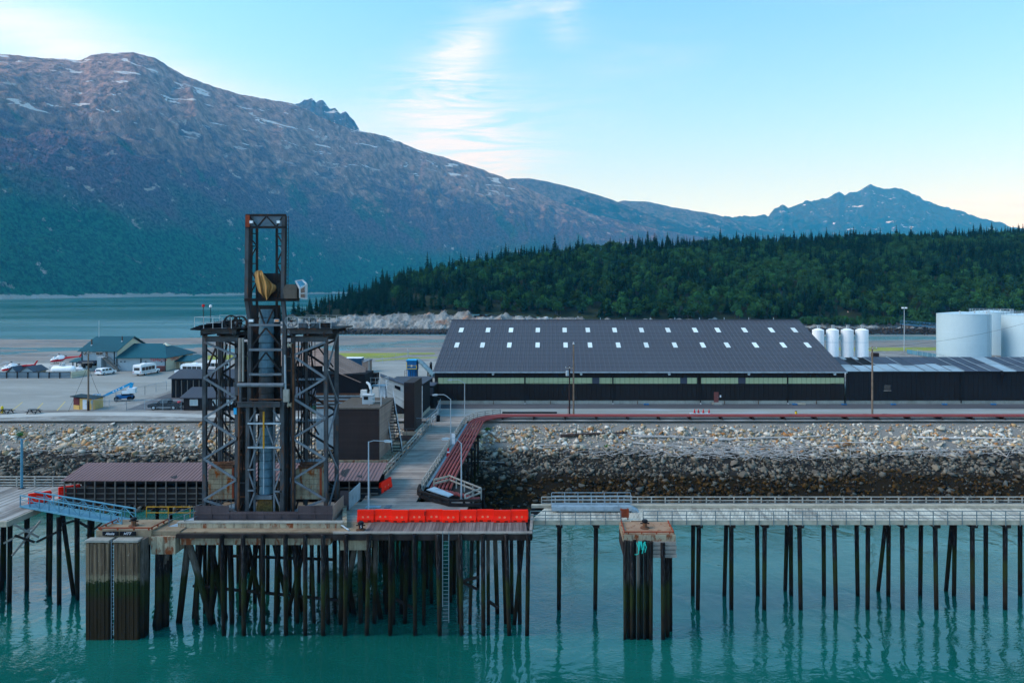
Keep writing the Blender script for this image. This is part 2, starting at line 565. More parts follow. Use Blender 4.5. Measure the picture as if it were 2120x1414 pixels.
def ribbed(name, base, axis, pitch, depth, rough=0.55, dirt=None, contrast=0.25, scale=0.15):
    """metal sheet with pressed ribs (fine relief only)"""
    t = NT(name)
    c = lin(base)
    d = lin(dirt) if dirt else tuple(x * 0.7 for x in c)
    o = t.z()
    w = t.math('PINGPONG', t.math('DIVIDE', o[axis], pitch), 0.5)
    rib = t.ramp(w, 0.36, 0.47)
    p = t.pos()
    n1 = t.ramp(t.noise(p, scale, 5, 0.6), 0.35, 0.7)
    n2 = t.noise(p, scale * 20, 4, 0.6)
    col = t.mix(t.math('MULTIPLY', n1, 0.5), c, d)
    col = t.mix(t.math('MULTIPLY', rib, contrast), col, tuple(x * 0.35 for x in c))
    hs = t.n('ShaderNodeHueSaturation')
    t.set(hs.inputs['Color'], col)
    t.set(hs.inputs['Value'], t.math('MULTIPLY_ADD', n2, 0.24, 0.88))
    t.done(hs.outputs[0], t.math('MULTIPLY_ADD', n2, 0.25, rough - 0.1), 0.0, t.bump(rib, depth), spec=0.2)
ribbed('clad_warehouse', '#201d1d', 0, 0.9, 0.05, 0.75, '#151313', 0.35)
ribbed('clad_annex', '#1c1c1f', 0, 0.9, 0.05, 0.75, '#131417', 0.35)
ribbed('band_ribbed', '#a9b58d', 0, 0.9, 0.05, 0.6, '#8d9a76', 0.3)
ribbed('roof_warehouse', '#4b4e54', 0, 0.46, 0.04, 0.6, '#45454a', 0.30, 0.05)
ribbed('roof_shed', '#856a67', 0, 0.38, 0.03, 0.7, '#6d5654', 0.35, 0.2)
ribbed('roof_yard', '#3f444c', 0, 0.5, 0.04, 0.6, '#33373e', 0.25, 0.2)
ribbed('clad_yard', '#1d1c1e', 0, 0.62, 0.05, 0.8, '#2b292a', 0.3, 0.4)

# piles: tarred timber, bleached above the tide, weed below
def pile_mat(name, top, mid, bleach):
    t = NT(name)
    o = t.z()
    p = t.pos((1, 1, 0.35))
    n = t.noise(p, 2.2, 5, 0.65)
    n2 = t.noise(t.pos((5, 5, 0.7)), 2.0, 4, 0.6)
    zj = t.math('MULTIPLY_ADD', n, 2.4, t.math('ADD', o[2], -1.2))
    c = t.mix(t.ramp(n, 0.4, 0.7), lin(top), tuple(x * 0.5 for x in lin(top)))
    c = t.mix(t.math('MULTIPLY', t.ramp(n2, 0.5, 0.75), bleach), c, lin('#8d8a86'))
    weed = t.mix(n2, lin('#31391a'), lin('#171a0d'))
    low = t.mix(n2, lin('#2f281d'), lin('#120f0b'))
    c = t.mix(t.ramp(zj, 5.3, 4.3), c, weed)
    c = t.mix(t.ramp(zj, 3.2, 1.9), c, low)
    c = t.mix(t.ramp(o[2], 1.0, 0.2), c, lin('#0d0d0b'))
    hs = t.n('ShaderNodeHueSaturation')
    t.set(hs.inputs['Color'], c)
    t.set(hs.inputs['Value'], t.math('MULTIPLY_ADD', t.rand(), 0.7, 0.6))
    t.done(hs.outputs[0], 0.85, 0.0, t.bump(n2, 0.03), spec=0.12)
pile_mat('pile', '#1f1a19', '#333', 0.25)
pile_mat('pile_pale', '#5a544c', '#333', 0.4)
def tide_concrete():
    t = NT('fender_face')
    o = t.z()
    n = t.noise(t.pos((1.6, 1.6, 0.10)), 2.0, 5, 0.7)
    n2 = t.noise(t.pos((1, 1, 1)), 5.0, 5, 0.65)
    c = t.mix(t.ramp(n, 0.35, 0.68), lin('#75644f'), lin('#3a3027'))
    c = t.mix(t.math('MULTIPLY', t.ramp(n2, 0.62, 0.72), 0.7), c, lin('#a9a195'))
    zj = t.math('MULTIPLY_ADD', n2, 1.6, t.math('ADD', o[2], -0.8))
    c = t.mix(t.math('MULTIPLY', t.ramp(zj, 5.75, 5.45), 0.55), c, lin('#857d64'))
    c = t.mix(t.ramp(zj, 5.25, 5.0), c, t.mix(n2, lin('#2d3a18'), lin('#161a0d')))
    c = t.mix(t.ramp(zj, 4.4, 3.2), c, t.mix(n, lin('#3b3020'), lin('#17130d')))
    t.done(c, 0.9, 0.0, t.bump(n2, 0.04), spec=0.12)
tide_concrete()

# planks
def planks(name, axis, pitch, a, b, scale=(0.4, 6, 1)):
    t = NT(name)
    o = t.z()
    cell = t.math('FLOOR', t.math('DIVIDE', o[axis], pitch))
    wn_ = t.n('ShaderNodeTexWhiteNoise', noise_dimensions='1D')
    t.set(wn_.inputs['W'], cell)
    g = t.noise(t.pos(scale), 1.0, 5, 0.65)
    big = t.ramp(t.noise(t.pos(), 0.25, 5, 0.65, 0.5), 0.35, 0.7)
    c = t.mix(wn_.outputs['Value'], lin(a), lin(b))
    c = t.mix(t.math('MULTIPLY', big, 0.5), c, lin('#4c443d'))
    hs = t.n('ShaderNodeHueSaturation')
    t.set(hs.inputs['Color'], c)
    t.set(hs.inputs['Value'], t.math('MULTIPLY_ADD', g, 0.7, 0.65))
    t.done(hs.outputs[0], 0.85, 0.0, t.bump(g, 0.008), spec=0.2)
planks('plank_ramp', 1, 0.30, '#b0a598', '#887d73', (0.35, 6, 1))
planks('plank_dock', 0, 0.33, '#877a72', '#5d524e', (6, 0.35, 1))
planks('plank_trestle', 0, 0.33, '#cbc7b4', '#9c988a', (5, 0.5, 1))
planks('plank_left', 0, 0.36, '#b3b0a8', '#7b7872', (6, 0.35, 1))

# ground sheets
def ground(name, a, b, scale, fine=0.2, rough=0.9, bump=0.02, stretch=(1, 1, 1), c3=None):
    t = NT(name)
    p = t.pos(stretch)
    n1 = t.noise(p, scale, 6, 0.6, 0.4)
    n2 = t.noise(t.pos(), scale * 14, 5, 0.7)
    c = t.mix(t.ramp(n1, 0.35, 0.68), lin(a), lin(b))
    if c3:
        c = t.mix(t.math('MULTIPLY', t.ramp(t.noise(p, scale * 3.1, 5, 0.65), 0.52, 0.68), 0.7), c, lin(c3))
    hs = t.n('ShaderNodeHueSaturation')
    t.set(hs.inputs['Color'], c)
    t.set(hs.inputs['Value'], t.math('MULTIPLY_ADD', n2, 2 * fine, 1 - fine))
    t.done(hs.outputs[0], rough, 0.0, t.bump(n2, bump), spec=0.2)
ground('gravel', '#8b8a84', '#6f6d67', 0.12, 0.3, 0.95, 0.04, c3='#a09f98')
ground('asphalt_lot', '#92938c', '#83847d', 0.05, 0.12, 0.85, 0.01, (0.5, 1.6, 1), c3='#9c9d96')
ground('asphalt_dark', '#5a5d60', '#4a4c4f', 0.08, 0.15, 0.85, 0.01, (0.3, 2, 1), c3='#6b6e70')
ground('road_pale', '#94978f', '#82857e', 0.08, 0.15, 0.9, 0.01, (0.3, 2, 1), c3='#9aa4a8')
ground('path_pale', '#b0b0a8', '#a1a19a', 0.15, 0.1, 0.9, 0.01)
ground('bank_gravel', '#8d887e', '#6b675f', 0.4, 0.4, 0.95, 0.08, c3='#a7a49c')
ground('grass_field', '#7d8a38', '#96964a', 0.10, 0.4, 0.95, 0.1, (0.4, 1.5, 1), c3='#3f5a24')
ground('rust_flat', '#5a4a38', '#6d5f4c', 0.06, 0.3, 0.95, 0.05, (0.3, 2.0, 1))
ground('paint_yellow', '#c9b36a', '#a89a68', 1.0, 0.2, 0.8, 0.0)
ground('paint_white', '#c4ccd0', '#a7b0b4', 1.0, 0.2, 0.8, 0.0)
ground('dead_weed', '#8a7a45', '#5d5a30', 2.0, 0.4, 0.95, 0.05)

def bank_mat():
    t = NT('bank')
    o = t.z()
    n = t.noise(t.pos(), 0.9, 6, 0.7)
    n2 = t.noise(t.pos(), 6.0, 5, 0.7)
    zj = t.math('MULTIPLY_ADD', n, 1.6, t.math('ADD', o[2], -0.8))
    c = t.mix(n2, lin('#9b968c'), lin('#5f5a52'))
    c = t.mix(t.ramp(zj, 6.0, 5.2), c, t.mix(n2, lin('#3b3833'), lin('#1b1917')))
    c = t.mix(t.ramp(zj, 3.6, 2.7), c, t.mix(n2, lin('#2d2414'), lin('#0f0c08')))
    t.done(c, 0.95, 0.0, t.bump(n2, 0.08), spec=0.1)
bank_mat()
def rock_mat(name, obj_random):
    t = NT(name)
    o = t.z()
    if obj_random:
        r = t.rand()
    else:
        a = t.n('ShaderNodeAttribute', attribute_name='tone')
        r = a.outputs['Fac']
    r2 = t.math('FRACT', t.math('MULTIPLY', r, 7.31))
    r3 = t.math('FRACT', t.math('MULTIPLY', r, 23.7))
    p = t.pos()
    n = t.noise(p, 1.1, 5, 0.65)
    n2 = t.noise(p, 7.0, 5, 0.7)
    dry = t.mix(r2, lin('#e3dac9'), lin('#a0967f'))
    dry = t.mix(t.ramp(r3, 0.62, 0.80), dry, lin('#b5946a'))
    dry = t.mix(t.math('MULTIPLY', t.ramp(r3, 0.90, 0.95), 0.8), dry, lin('#a8703f'))
    dry = t.mix(t.math('MULTIPLY', t.ramp(n, 0.5, 0.75), 0.5), dry, lin('#6b625a'))
    wet = t.mix(r2, lin('#857d6d'), lin('#38342c'))
    wet = t.mix(t.ramp(r3, 0.85, 0.95), wet, lin('#6d665a'))
    weed = t.mix(t.ramp(n, 0.4, 0.6), lin('#4d3714'), lin('#150f06'))
    weed = t.mix(t.ramp(r3, 0.80, 0.86), weed, lin('#5a5a52'))
    wob = t.noise(t.pos((0.07, 0.2, 0.2)), 1.0, 4, 0.6)
    zj = t.math('ADD', o[2], t.math('ADD', t.math('MULTIPLY_ADD', n, 1.1, -0.55), t.math('MULTIPLY_ADD', wob, 3.0, -1.5)))
    c = t.mix(t.ramp(zj, 6.1, 4.7), dry, wet)
    c = t.mix(t.ramp(zj, 3.6, 2.7), c, weed)
    hs = t.n('ShaderNodeHueSaturation')
    t.set(hs.inputs['Color'], c)
    t.set(hs.inputs['Value'], t.math('MULTIPLY_ADD', n2, 0.6, 0.7))
    t.done(hs.outputs[0], t.math('MULTIPLY_ADD', t.ramp(zj, 5.75, 5.0), -0.2, 0.95), 0.0, t.bump(n2, 0.06), spec=0.15)
rock_mat('rock', True)
rock_mat('rock_mass', False)

def shore_rock(name, a, b, dark):
    t = NT(name)
    o = t.z()
    p = t.pos()
    n = t.noise(p, 0.10, 7, 0.7, 0.8)
    n2 = t.noise(p, 0.9, 6, 0.7)
    c = t.mix(t.ramp(n, 0.35, 0.65), lin(a), lin(b))
    c = t.mix(t.math('MULTIPLY', t.ramp(t.noise(p, 0.05, 4, 0.6), 0.58, 0.66), 0.7), c, lin('#9a6c4c'))
    zj = t.math('MULTIPLY_ADD', n2, 3.0, t.math('ADD', o[2], -1.5))
    c = t.mix(t.ramp(zj, 4.2, 3.0), c, lin(dark))
    hs = t.n('ShaderNodeHueSaturation')
    t.set(hs.inputs['Color'], c)
    t.set(hs.inputs['Value'], t.math('MULTIPLY_ADD', n2, 0.9, 0.55))
    t.done(hs.outputs[0], 0.95, 0.0, t.bump(n2, 0.6))
shore_rock('shore_rock', '#9a9b95', '#5f605c', '#2c2a26')
ground('hill_soil', '#2b3420', '#1d2616', 0.05, 0.4, 0.95, 0.2)

# foliage: each tree its own tone
def leaf(name, a, b, spread=0.5):
    t = NT(name)
    r = t.rand()
    r2 = t.math('FRACT', t.math('MULTIPLY', r, 11.7))
    p = t.pos()
    n = t.noise(p, 0.35, 3, 0.6)
    c = t.mix(r, lin(a), lin(b))
    hs = t.n('ShaderNodeHueSaturation')
    t.set(hs.inputs['Color'], c)
    t.set(hs.inputs['Hue'], t.math('MULTIPLY_ADD', r2, 0.04, 0.48))
    t.set(hs.inputs['Value'], t.math('MULTIPLY', t.math('MULTIPLY_ADD', r2, spread, 1 - spread / 2), t.math('MULTIPLY_ADD', n, 0.9, 0.55)))
    t.done(hs.outputs[0], 0.9, 0.0, spec=0.0)
leaf('leaf_spruce', '#0e271b', '#193724')
leaf('leaf_alder', '#214126', '#375a30', 0.8)
leaf('leaf_bush', '#3d6a2c', '#5f8a3a')
worn('bark', '#4d443c', '#2e2823', 0.5, 1.0, 0.9)

# water
def water_mat():
    t = NT('water')
    o = t.z()
    near = t.ramp(o[1], 150.0, 60.0)
    big = t.noise(t.pos((0.55, 0.33, 1)), 0.5, 2, 0.5, 0.9)
    mid = t.noise(t.pos((0.8, 1.3, 1), (0, 0, 0.4)), 1.1, 3, 0.5, 0.6)
    rip = t.noise(t.pos((1.0, 2.4, 1), (0, 0, -0.25)), 2.2, 2, 0.5, 0.5)
    calm = t.ramp(t.noise(t.pos((0.06, 0.10, 1), (0, 0, 0.3)), 1.0, 3, 0.6, 0.6), 0.42, 0.62)
    far_st = t.ramp(t.noise(t.pos((0.0012, 0.006, 1), (0, 0, -0.03)), 1.0, 3, 0.5, 0.4), 0.30, 0.75)
    h = t.math('ADD', t.math('MULTIPLY', big, 1.6), t.math('MULTIPLY', mid, 0.35))
    h = t.math('ADD', h, t.math('MULTIPLY', t.math('MULTIPLY', rip, calm), 0.34))
    b = t.n('ShaderNodeBump')
    t.set(b.inputs['Height'], h)
    b.inputs['Strength'].default_value = 1.0
    t.set(b.inputs['Distance'], t.math('MULTIPLY_ADD', near, 0.040, 0.02))
    silt = t.noise(t.pos((0.02, 0.05, 1)), 1.0, 4, 0.6, 0.7)
    c = t.mix(t.ramp(silt, 0.35, 0.65), (0.003, 0.076, 0.058), (0.005, 0.112, 0.088))
    shoal_sheen = t.math('MULTIPLY', t.ramp(o[1], 290.0, 360.0), t.ramp(o[1], 900.0, 430.0))  # silty shallows, with the pale sky reflection put into the colour
    shoal_sheen = t.math('MULTIPLY', shoal_sheen, t.math('MULTIPLY_ADD', t.ramp(t.noise(t.pos((0.004, 0.02, 1)), 1.0, 4, 0.6, 0.5), 0.35, 0.65), 0.5, 0.5))
    c = t.mix(shoal_sheen, c, (0.17, 0.33, 0.34))
    rough = t.math('MULTIPLY_ADD', t.math('MULTIPLY', far_st, t.math('SUBTRACT', 1.0, near)), 0.20, t.math('MULTIPLY_ADD', t.math('SUBTRACT', 1.0, near), 0.10, 0.03))
    t.done(c, rough, 0.0, b.outputs[0], spec=0.95)
    t.b.inputs['IOR'].default_value = 1.5
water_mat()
def flat_mat():
    t = NT('tidal_mud')
    p = t.pos((0.35, 1.4, 1))
    n = t.noise(p, 0.05, 6, 0.65, 0.6)
    n2 = t.noise(t.pos(), 0.8, 5, 0.7)
    c = t.mix(t.ramp(n, 0.38, 0.66), lin('#857d74'), lin('#5d564e'))
    c = t.mix(t.math('MULTIPLY', t.ramp(t.noise(p, 0.11, 4, 0.6), 0.55, 0.65), 0.7), c, lin('#837d74'))
    hs = t.n('ShaderNodeHueSaturation')
    t.set(hs.inputs['Color'], c)
    t.set(hs.inputs['Value'], t.math('MULTIPLY_ADD', n2, 0.5, 0.75))
    t.done(hs.outputs[0], t.math('MULTIPLY_ADD', t.ramp(n, 0.5, 0.62), -0.45, 0.8), 0.0, None)
flat_mat()

# mountains
def mountain_mat(name, rock_z, wood_z, snow_z, rock, wood, scrub, snow_amt=0.66, pale_shore=True):
    t = NT(name)
    o = t.z()
    p = t.pos()
    nb = t.noise(p, 0.0011, 6, 0.65, 0.4)
    nm = t.noise(t.pos((1, 1, 1.8)), 0.0060, 9, 0.72, 0.6)
    nf = t.noise(p, 0.045, 4, 0.75)
    ns = t.noise(t.pos((1.0, 1.0, 0.5), (0, 0.5, 0)), 0.018, 5, 0.7, 0.3)
    zj = t.math('ADD', o[2], t.math('MULTIPLY_ADD', nb, 900.0, -450.0))
    zk = t.math('ADD', zj, t.math('MULTIPLY_ADD', nm, 2400.0, -1200.0))
    green = t.mix(t.ramp(nf, 0.36, 0.62), tuple(x * 0.35 for x in lin(wood)), tuple(x * 1.5 for x in lin(wood)))
    brown = t.mix(t.ramp(nf, 0.36, 0.62), tuple(x * 0.4 for x in lin(scrub)), tuple(x * 1.5 for x in lin(scrub)))
    c = t.mix(t.ramp(zj, wood_z * 0.5, wood_z * 1.1), green, brown)
    # avalanche tracks and scrub: greener strips
    c = t.mix(t.math('MULTIPLY', t.ramp(t.noise(t.pos((1, 1, 0.6)), 0.0030, 4, 0.6, 0.5), 0.56, 0.66), 0.6), c, green)
    rk = t.mix(t.ramp(ns, 0.35, 0.65), lin(rock), tuple(x * 0.30 for x in lin(rock)))
    rk = t.mix(t.math('MULTIPLY', t.ramp(nf, 0.35, 0.65), 0.35), rk, lin('#4d4a44'))
    bare = t.ramp(zk, rock_z - 150, rock_z + 200)
    c = t.mix(bare, c, rk)
    # outcrops lower down
    oc = t.math('MULTIPLY', t.ramp(t.noise(t.pos((1, 1, 1.5)), 0.0085, 6, 0.72, 0.4), 0.60, 0.64), t.ramp(t.noise(p, 0.002, 3, 0.5), 0.44, 0.56))
    c = t.mix(oc, c, t.mix(ns, lin('#d8cbc2'), lin('#8a7f79')))
    if pale_shore:
        zs = t.math('ADD', o[2], t.math('MULTIPLY_ADD', nf, 16.0, -8.0))
        zs = t.math('ADD', zs, t.math('MULTIPLY_ADD', nm, 50.0, -25.0))
        c = t.mix(t.ramp(zs, 14.0, 9.0), c, lin('#b5b0aa'))
    # old snow lying in hollows
    sn = t.noise(t.pos((0.6, 0.6, 2.8), (0, 0.45, 0)), 0.0062, 5, 0.55, 0.6)
    s = t.math('MULTIPLY', t.ramp(sn, snow_amt, snow_amt + 0.014), t.ramp(zj, snow_z - 100, snow_z + 150))
    c = t.mix(s, c, (0.75, 0.72, 0.72))
    hgt = t.math('ADD', t.math('MULTIPLY', nf, 12.0), t.math('MULTIPLY', ns, 14.0))
    t.done(c, 0.95, 0.0, t.bump(hgt, 1.6, 1.0), spec=0.05)
mountain_mat('mountain_near', 900.0, 560.0, 1000.0, '#c09a8a', '#1f5a3d', '#5d4c55', 0.626)  # the pink of soft low sunlight is put into the rock colour
mountain_mat('mountain_mid', 1050.0, 700.0, 3000.0, '#7d6a64', '#14382a', '#20302c', 0.7, False)
mountain_mat('mountain_far', 1150.0, 500.0, 1000.0, '#4d4844', '#10301f', '#12281f', 0.668, False)
mountain_mat('mountain_peak', 500.0, 400.0, 1000.0, '#6d6468', '#2a3f35', '#3a4240', 0.60, False)

# chain-link: thin wire with air between
def chainlink(name, col, cover):
    t = NT(name)
    b = t.n('ShaderNodeBsdfPrincipled')
    b.inputs['Base Color'].default_value = (*lin(col), 1)
    b.inputs['Roughness'].default_value = 0.6
    tr = t.n('ShaderNodeBsdfTransparent')
    o = t.z()
    d1 = t.math('PINGPONG', t.math('MULTIPLY', t.math('ADD', t.math('ADD', o[0], o[1]), o[2]), 9.0), 0.5)
    d2 = t.math('PINGPONG', t.math('MULTIPLY', t.math('SUBTRACT', t.math('ADD', o[0], o[1]), o[2]), 9.0), 0.5)
    k = t.math('LESS_THAN', t.math('MINIMUM', d1, d2), cover)
    mx = t.n('ShaderNodeMixShader')
    t.t.links.new(k, mx.inputs[0])
    t.t.links.new(tr.outputs[0], mx.inputs[1])
    t.t.links.new(b.outputs[0], mx.inputs[2])
    t.t.links.new(mx.outputs[0], t.out.inputs['Surface'])
chainlink('chain_link', '#8a969b', 0.028)
chainlink('chain_slats', '#5f7480', 0.19)
# ------------------------------------------------------------------ water, mountains, shores
def interp(px, pts):
    a = np.array(pts, dtype=float)
    return np.interp(px, a[:, 0], a[:, 1])

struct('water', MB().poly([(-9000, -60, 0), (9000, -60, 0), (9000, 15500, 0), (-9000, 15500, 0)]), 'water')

def mountain(mat, px0, px1, step, ridge, Yr, Yf, rows, gully, jit, tree_z, seed, z0=-6.0, gs=900.0, power=0.95, jag=0.0):
    px = np.arange(px0, px1 + step, step)
    u = (px - CX) / F
    py, yr, yf = interp(px, ridge), interp(px, Yr), interp(px, Yf)
    s = np.concatenate([np.linspace(0, 1, rows), np.linspace(1.01, 1.25, 12)])[:, None]
    Yg = yf + (yr - yf) * s
    X = u * Yg
    zr = H + (CY - py) * yr / F
    base = np.where(s <= 1, np.clip(s, 0, 1) ** power, 1 - 1.5 * (s - 1)) * (zr - z0) + z0
    env = np.sin(np.pi * np.clip(s, 0, 1)) ** 0.8
    warp = fbm(X / 1500 + seed, Yg / 1500, 3) * 1.4
    g = ridged(X / gs + warp, Yg / (gs * 2.6) + seed, 5, 0.55) - 0.62
    b = fbm(X / 1300 + seed * 3, Yg / 1300, 4)
    Z = base + env * zr * (gully * g + 0.05 * b)
    Z += (0.35 + 0.65 * env) * jit * fbm(X / 130, Yg / 130 + seed, 5, 0.6) * np.clip(s * 6, 0.1, 1)
    tree = (Z < tree_z + 300 * fbm(X / 500, Yg / 500 + seed, 3)) & (s > 0.02) & (s < 0.97)
    Z += jag * fbm(X / 160 + seed, 0 * Yg + seed, 4, 0.6) * np.exp(-((s - 1) / 0.12) ** 2)
    Z += np.where(tree, RNG.random(Z.shape) * 15.0, RNG.random(Z.shape) * 3.0 * (s > 0.02))
    o = grid_mesh('mountain', X, Yg, Z, mat)
    o['kind'] = 'structure'
    return o
R1 = [(-900, 190), (-500, 130), (-200, 112), (0, 114), (60, 118), (165, 125), (190, 115), (230, 111), (275, 109), (320, 121), (350, 140), (385, 160), (450, 183), (530, 203), (605, 215), (720, 267), (800, 283), (870, 312), (980, 345), (1060, 375), (1130, 408), (1240, 448), (1300, 462), (1400, 482), (1500, 500), (1620, 520)]
mountain('mountain_near', -640, 1620, 2.7, R1, [(-640, 4300), (0, 4700), (270, 5200), (700, 6400), (1060, 7900), (1620, 9500)],
         [(-640, 1900), (0, 2215), (250, 2800), (480, 3673), (690, 5300), (1060, 6300), (1620, 7800)], 350, 0.24, 44.0, 900, 3.1, gs=620.0)
mountain('mountain_mid', 1000, 1560, 3.0, [(1000, 385), (1060, 370), (1095, 370), (1130, 376), (1200, 393), (1265, 413), (1330, 440), (1420, 470), (1560, 510)],
         [(1000, 9300), (1560, 9900)], [(1000, 8000), (1560, 8600)], 110, 0.12, 26.0, 700, 8.2)
mountain('mountain_mid', 1130, 1820, 3.0, [(1130, 500), (1180, 470), (1240, 427), (1290, 416), (1340, 418), (1390, 429), (1480, 444), (1550, 466), (1640, 487), (1720, 502), (1820, 520)],
         [(1130, 11000), (1820, 11600)], [(1130, 9300), (1820, 9900)], 130, 0.14, 26.0, 900, 12.9)
mountain('mountain_peak', 580, 790, 2.0, [(580, 262), (600, 232), (612, 219), (630, 214), (646, 211), (655, 216), (668, 214), (682, 222), (694, 221), (705, 229), (716, 228), (728, 245), (740, 262), (760, 285), (790, 320)],
         [(580, 7600), (790, 7900)], [(580, 6600), (790, 6900)], 130, 0.10, 46.0, 0, 17.0, 600.0, 250.0, jag=60.0)
mountain('mountain_far', 1470, 2420, 2.7, [(1470, 472), (1500, 446), (1515, 450), (1530, 447), (1560, 447), (1578, 446), (1590, 449), (1603, 434), (1612, 431), (1622, 424), (1632, 429), (1650, 424), (1672, 416), (1690, 416), (1712, 408), (1726, 402), (1738, 398), (1748, 405), (1760, 398), (1776, 396), (1790, 389), (1802, 384), (1815, 389), (1840, 391), (1866, 392), (1900, 407), (1932, 424), (1975, 432), (2010, 444), (2060, 459), (2110, 472), (2200, 490), (2420, 520)],
         [(1470, 13200), (2420, 13800)], [(1470, 10500), (2420, 11000)], 190, 0.20, 60.0, 500, 23.0, jag=42.0)

# land, tide flats
EDGE = [(-500, 222), (0, 214), (200, 214), (400, 222), (640, 227), (900, 233), (1300, 250), (1700, 262), (2500, 270)]
def flat_z(px, X, Yg):
    z = 0.55 + 1.0 * fbm(X / 95, Yg / 15, 4)
    z -= 1.9 * np.clip((Yg - 425) / 50, 0, 1.5) * np.clip((470 - px) / 120, 0, 1)
    z -= 2.2 * np.clip((Yg - 462) / 12, 0, 1.4)
    yc = np.interp(px, [430, 700, 930, 1200], [345, 372, 418, 430])
    z -= 1.9 * np.exp(-((Yg - yc) / 11.0) ** 2) * np.clip((px - 430) / 100, 0, 1) * (px < 1500)
    z -= 3.5 * np.exp(-((Yg - 437) / 24.0) ** 4) * np.clip((px - 1500) / 100, 0, 1)
    z += 1.2 * np.clip((px - 1500) / 100, 0, 1)
    yc2 = np.interp(px, [-400, 0, 160, 330, 430], [330, 338, 352, 372, 390])
    z -= 1.1 * np.exp(-((Yg - yc2) / 9.0) ** 2) * np.clip((470 - px) / 60, 0, 1)
    return z
px = np.arange(-420, 2480, 7.0)
e = interp(px, EDGE)
s = np.concatenate([np.linspace(0, 70, 14)[:-1], np.linspace(70, 330, 150)])[:, None]
Yg = e + s
X = (px - CX) / F * Yg
zf = flat_z(px[None, :] + 0 * Yg, X, Yg)
k = np.clip(s / 66.0, 0, 1)
k = np.where(px[None, :] > 1500, np.clip(s / 110.0, 0, 1), k)
k = k * k * (3 - 2 * k)
Z = (LZ - 0.02) * (1 - k) + zf * k
o = grid_mesh('tidal_flat', X, Yg, Z, 'tidal_mud')
o['kind'] = 'structure'
s = np.linspace(0, 1, 40)[:, None]
Yg = 114.9 + (e - 114.9) * s
o = grid_mesh('ground', (px - CX) / F * Yg, Yg, 0 * Yg + LZ - 0.02 + 0 * px, 'gravel')
o['kind'] = 'structure'

def sheet(name, pts, mat, z):
    return struct(name, MB().poly([(p[0], p[1], z) for p in pts]), mat)
def gp(px, py):
    v = G(px, py)
    return (v.x, v.y)
# sheets on the land, each a few millimetres above the one below
sheet('parking_lot', [gp(-420, 846), gp(180, 849), gp(250, 838), gp(345, 812), gp(420, 770), gp(470, 747), gp(420, 741), gp(170, 757), gp(-420, 792)], 'asphalt_lot', LZ - 0.010)
sheet('yard', [gp(470, 849), gp(640, 849), gp(900, 849), gp(905, 748), gp(800, 748), gp(690, 756), gp(560, 768), gp(420, 800)], 'asphalt_lot', LZ - 0.011)
sheet('depot_yard', [gp(262, 848), gp(378, 849), gp(420, 820), gp(430, 795), gp(345, 816)], 'asphalt_dark', LZ - 0.004)
sheet('path', [gp(-420, 857), gp(-40, 858), gp(150, 853), gp(300, 853), gp(420, 858), gp(640, 862), gp(780, 866), gp(780, 872), gp(640, 869), gp(420, 864), gp(300, 861), gp(150, 860), gp(-40, 866), gp(-420, 868)], 'path_pale', LZ - 0.006)
sheet('road', [gp(905, 861.5), gp(2500, 861.5), gp(2500, 846), gp(905, 846)], 'road_pale', LZ - 0.008)
sheet('road', [gp(890, 846), gp(2500, 846), gp(2500, 836.2), gp(840, 836.2)], 'asphalt_dark', LZ - 0.007)
sheet('grass', [gp(430, 745), gp(690, 742), gp(800, 741), gp(845, 734), gp(900, 733), gp(900, 730.5), gp(640, 731), gp(430, 736)], 'grass_field', LZ - 0.006)['kind'] = 'structure'
sheet('grass', [gp(780, 748), gp(860, 742), gp(905, 741), gp(905, 739), gp(840, 740), gp(775, 746)], 'grass_field', LZ - 0.005)
sheet('grass', [gp(1690, 724), gp(1800, 727), gp(1990, 725), gp(1990, 719), gp(1690, 719.5)], 'grass_field', LZ - 0.004)
for a, b, c, d in ((25, 850, 47, 832), (74, 850, 89, 834), (118, 850, 135, 831)):
    p, q = Vector((*gp(a, b), 0)), Vector((*gp(c, d), 0))
    struct('painted_line', MB().poly([(p.x - .1, p.y, LZ), (p.x + .1, p.y, LZ), (q.x + .1, q.y, LZ), (q.x - .1, q.y, LZ)]), 'paint_yellow')

# ------------------------------------------------------------------ rock bank
def bank_z(Y):
    return np.interp(Y, [93, 115.3, 116.2], [-1.8, 8.6, LZ - 0.02])
xs = np.arange(-140, 141, 0.7)[None, :]
ys = np.concatenate([np.arange(93, 115.4, 0.6), [115.8, 116.4]])[:, None]
Z = bank_z(ys) + 0 * xs + np.where(ys < 115, 0.30 * fbm(xs / 2.2 + 0 * ys, ys / 2.2 + 0 * xs, 4), 0)
bank = grid_mesh('embankment', xs + 0 * ys, ys + 0 * xs, Z, 'bank')
bank['kind'] = 'structure'
import bmesh
def hull_rock(seed, n=15):
    r = np.random.default_rng(seed)
    d = r.normal(size=(n, 3))
    d /= np.linalg.norm(d, axis=1)[:, None]
    d *= (0.8 + 0.3 * r.random((n, 1)))
    d *= np.array([1.0, 0.72 + 0.25 * r.random(), 0.55 + 0.25 * r.random()])
    bm = bmesh.new()
    for p in d:
        bm.verts.new(p)
    res = bmesh.ops.convex_hull(bm, input=bm.verts)
    bmesh.ops.delete(bm, geom=[v for v in bm.verts if not v.link_faces], context='VERTS')
    bmesh.ops.recalc_face_normals(bm, faces=bm.faces)
    me = bpy.data.meshes.new('boulder')
    bm.to_mesh(me)
    bm.free()
    return me
ROCKS = [hull_rock(100 + i, 8 + i % 4) for i in range(14)]
for m_ in ROCKS:
    m_.materials.append(M['rock'])
ROCKD = [(np.array([v.co[:] for v in m_.vertices]), np.array([p.vertices[:] for p in m_.polygons])) for m_ in ROCKS]
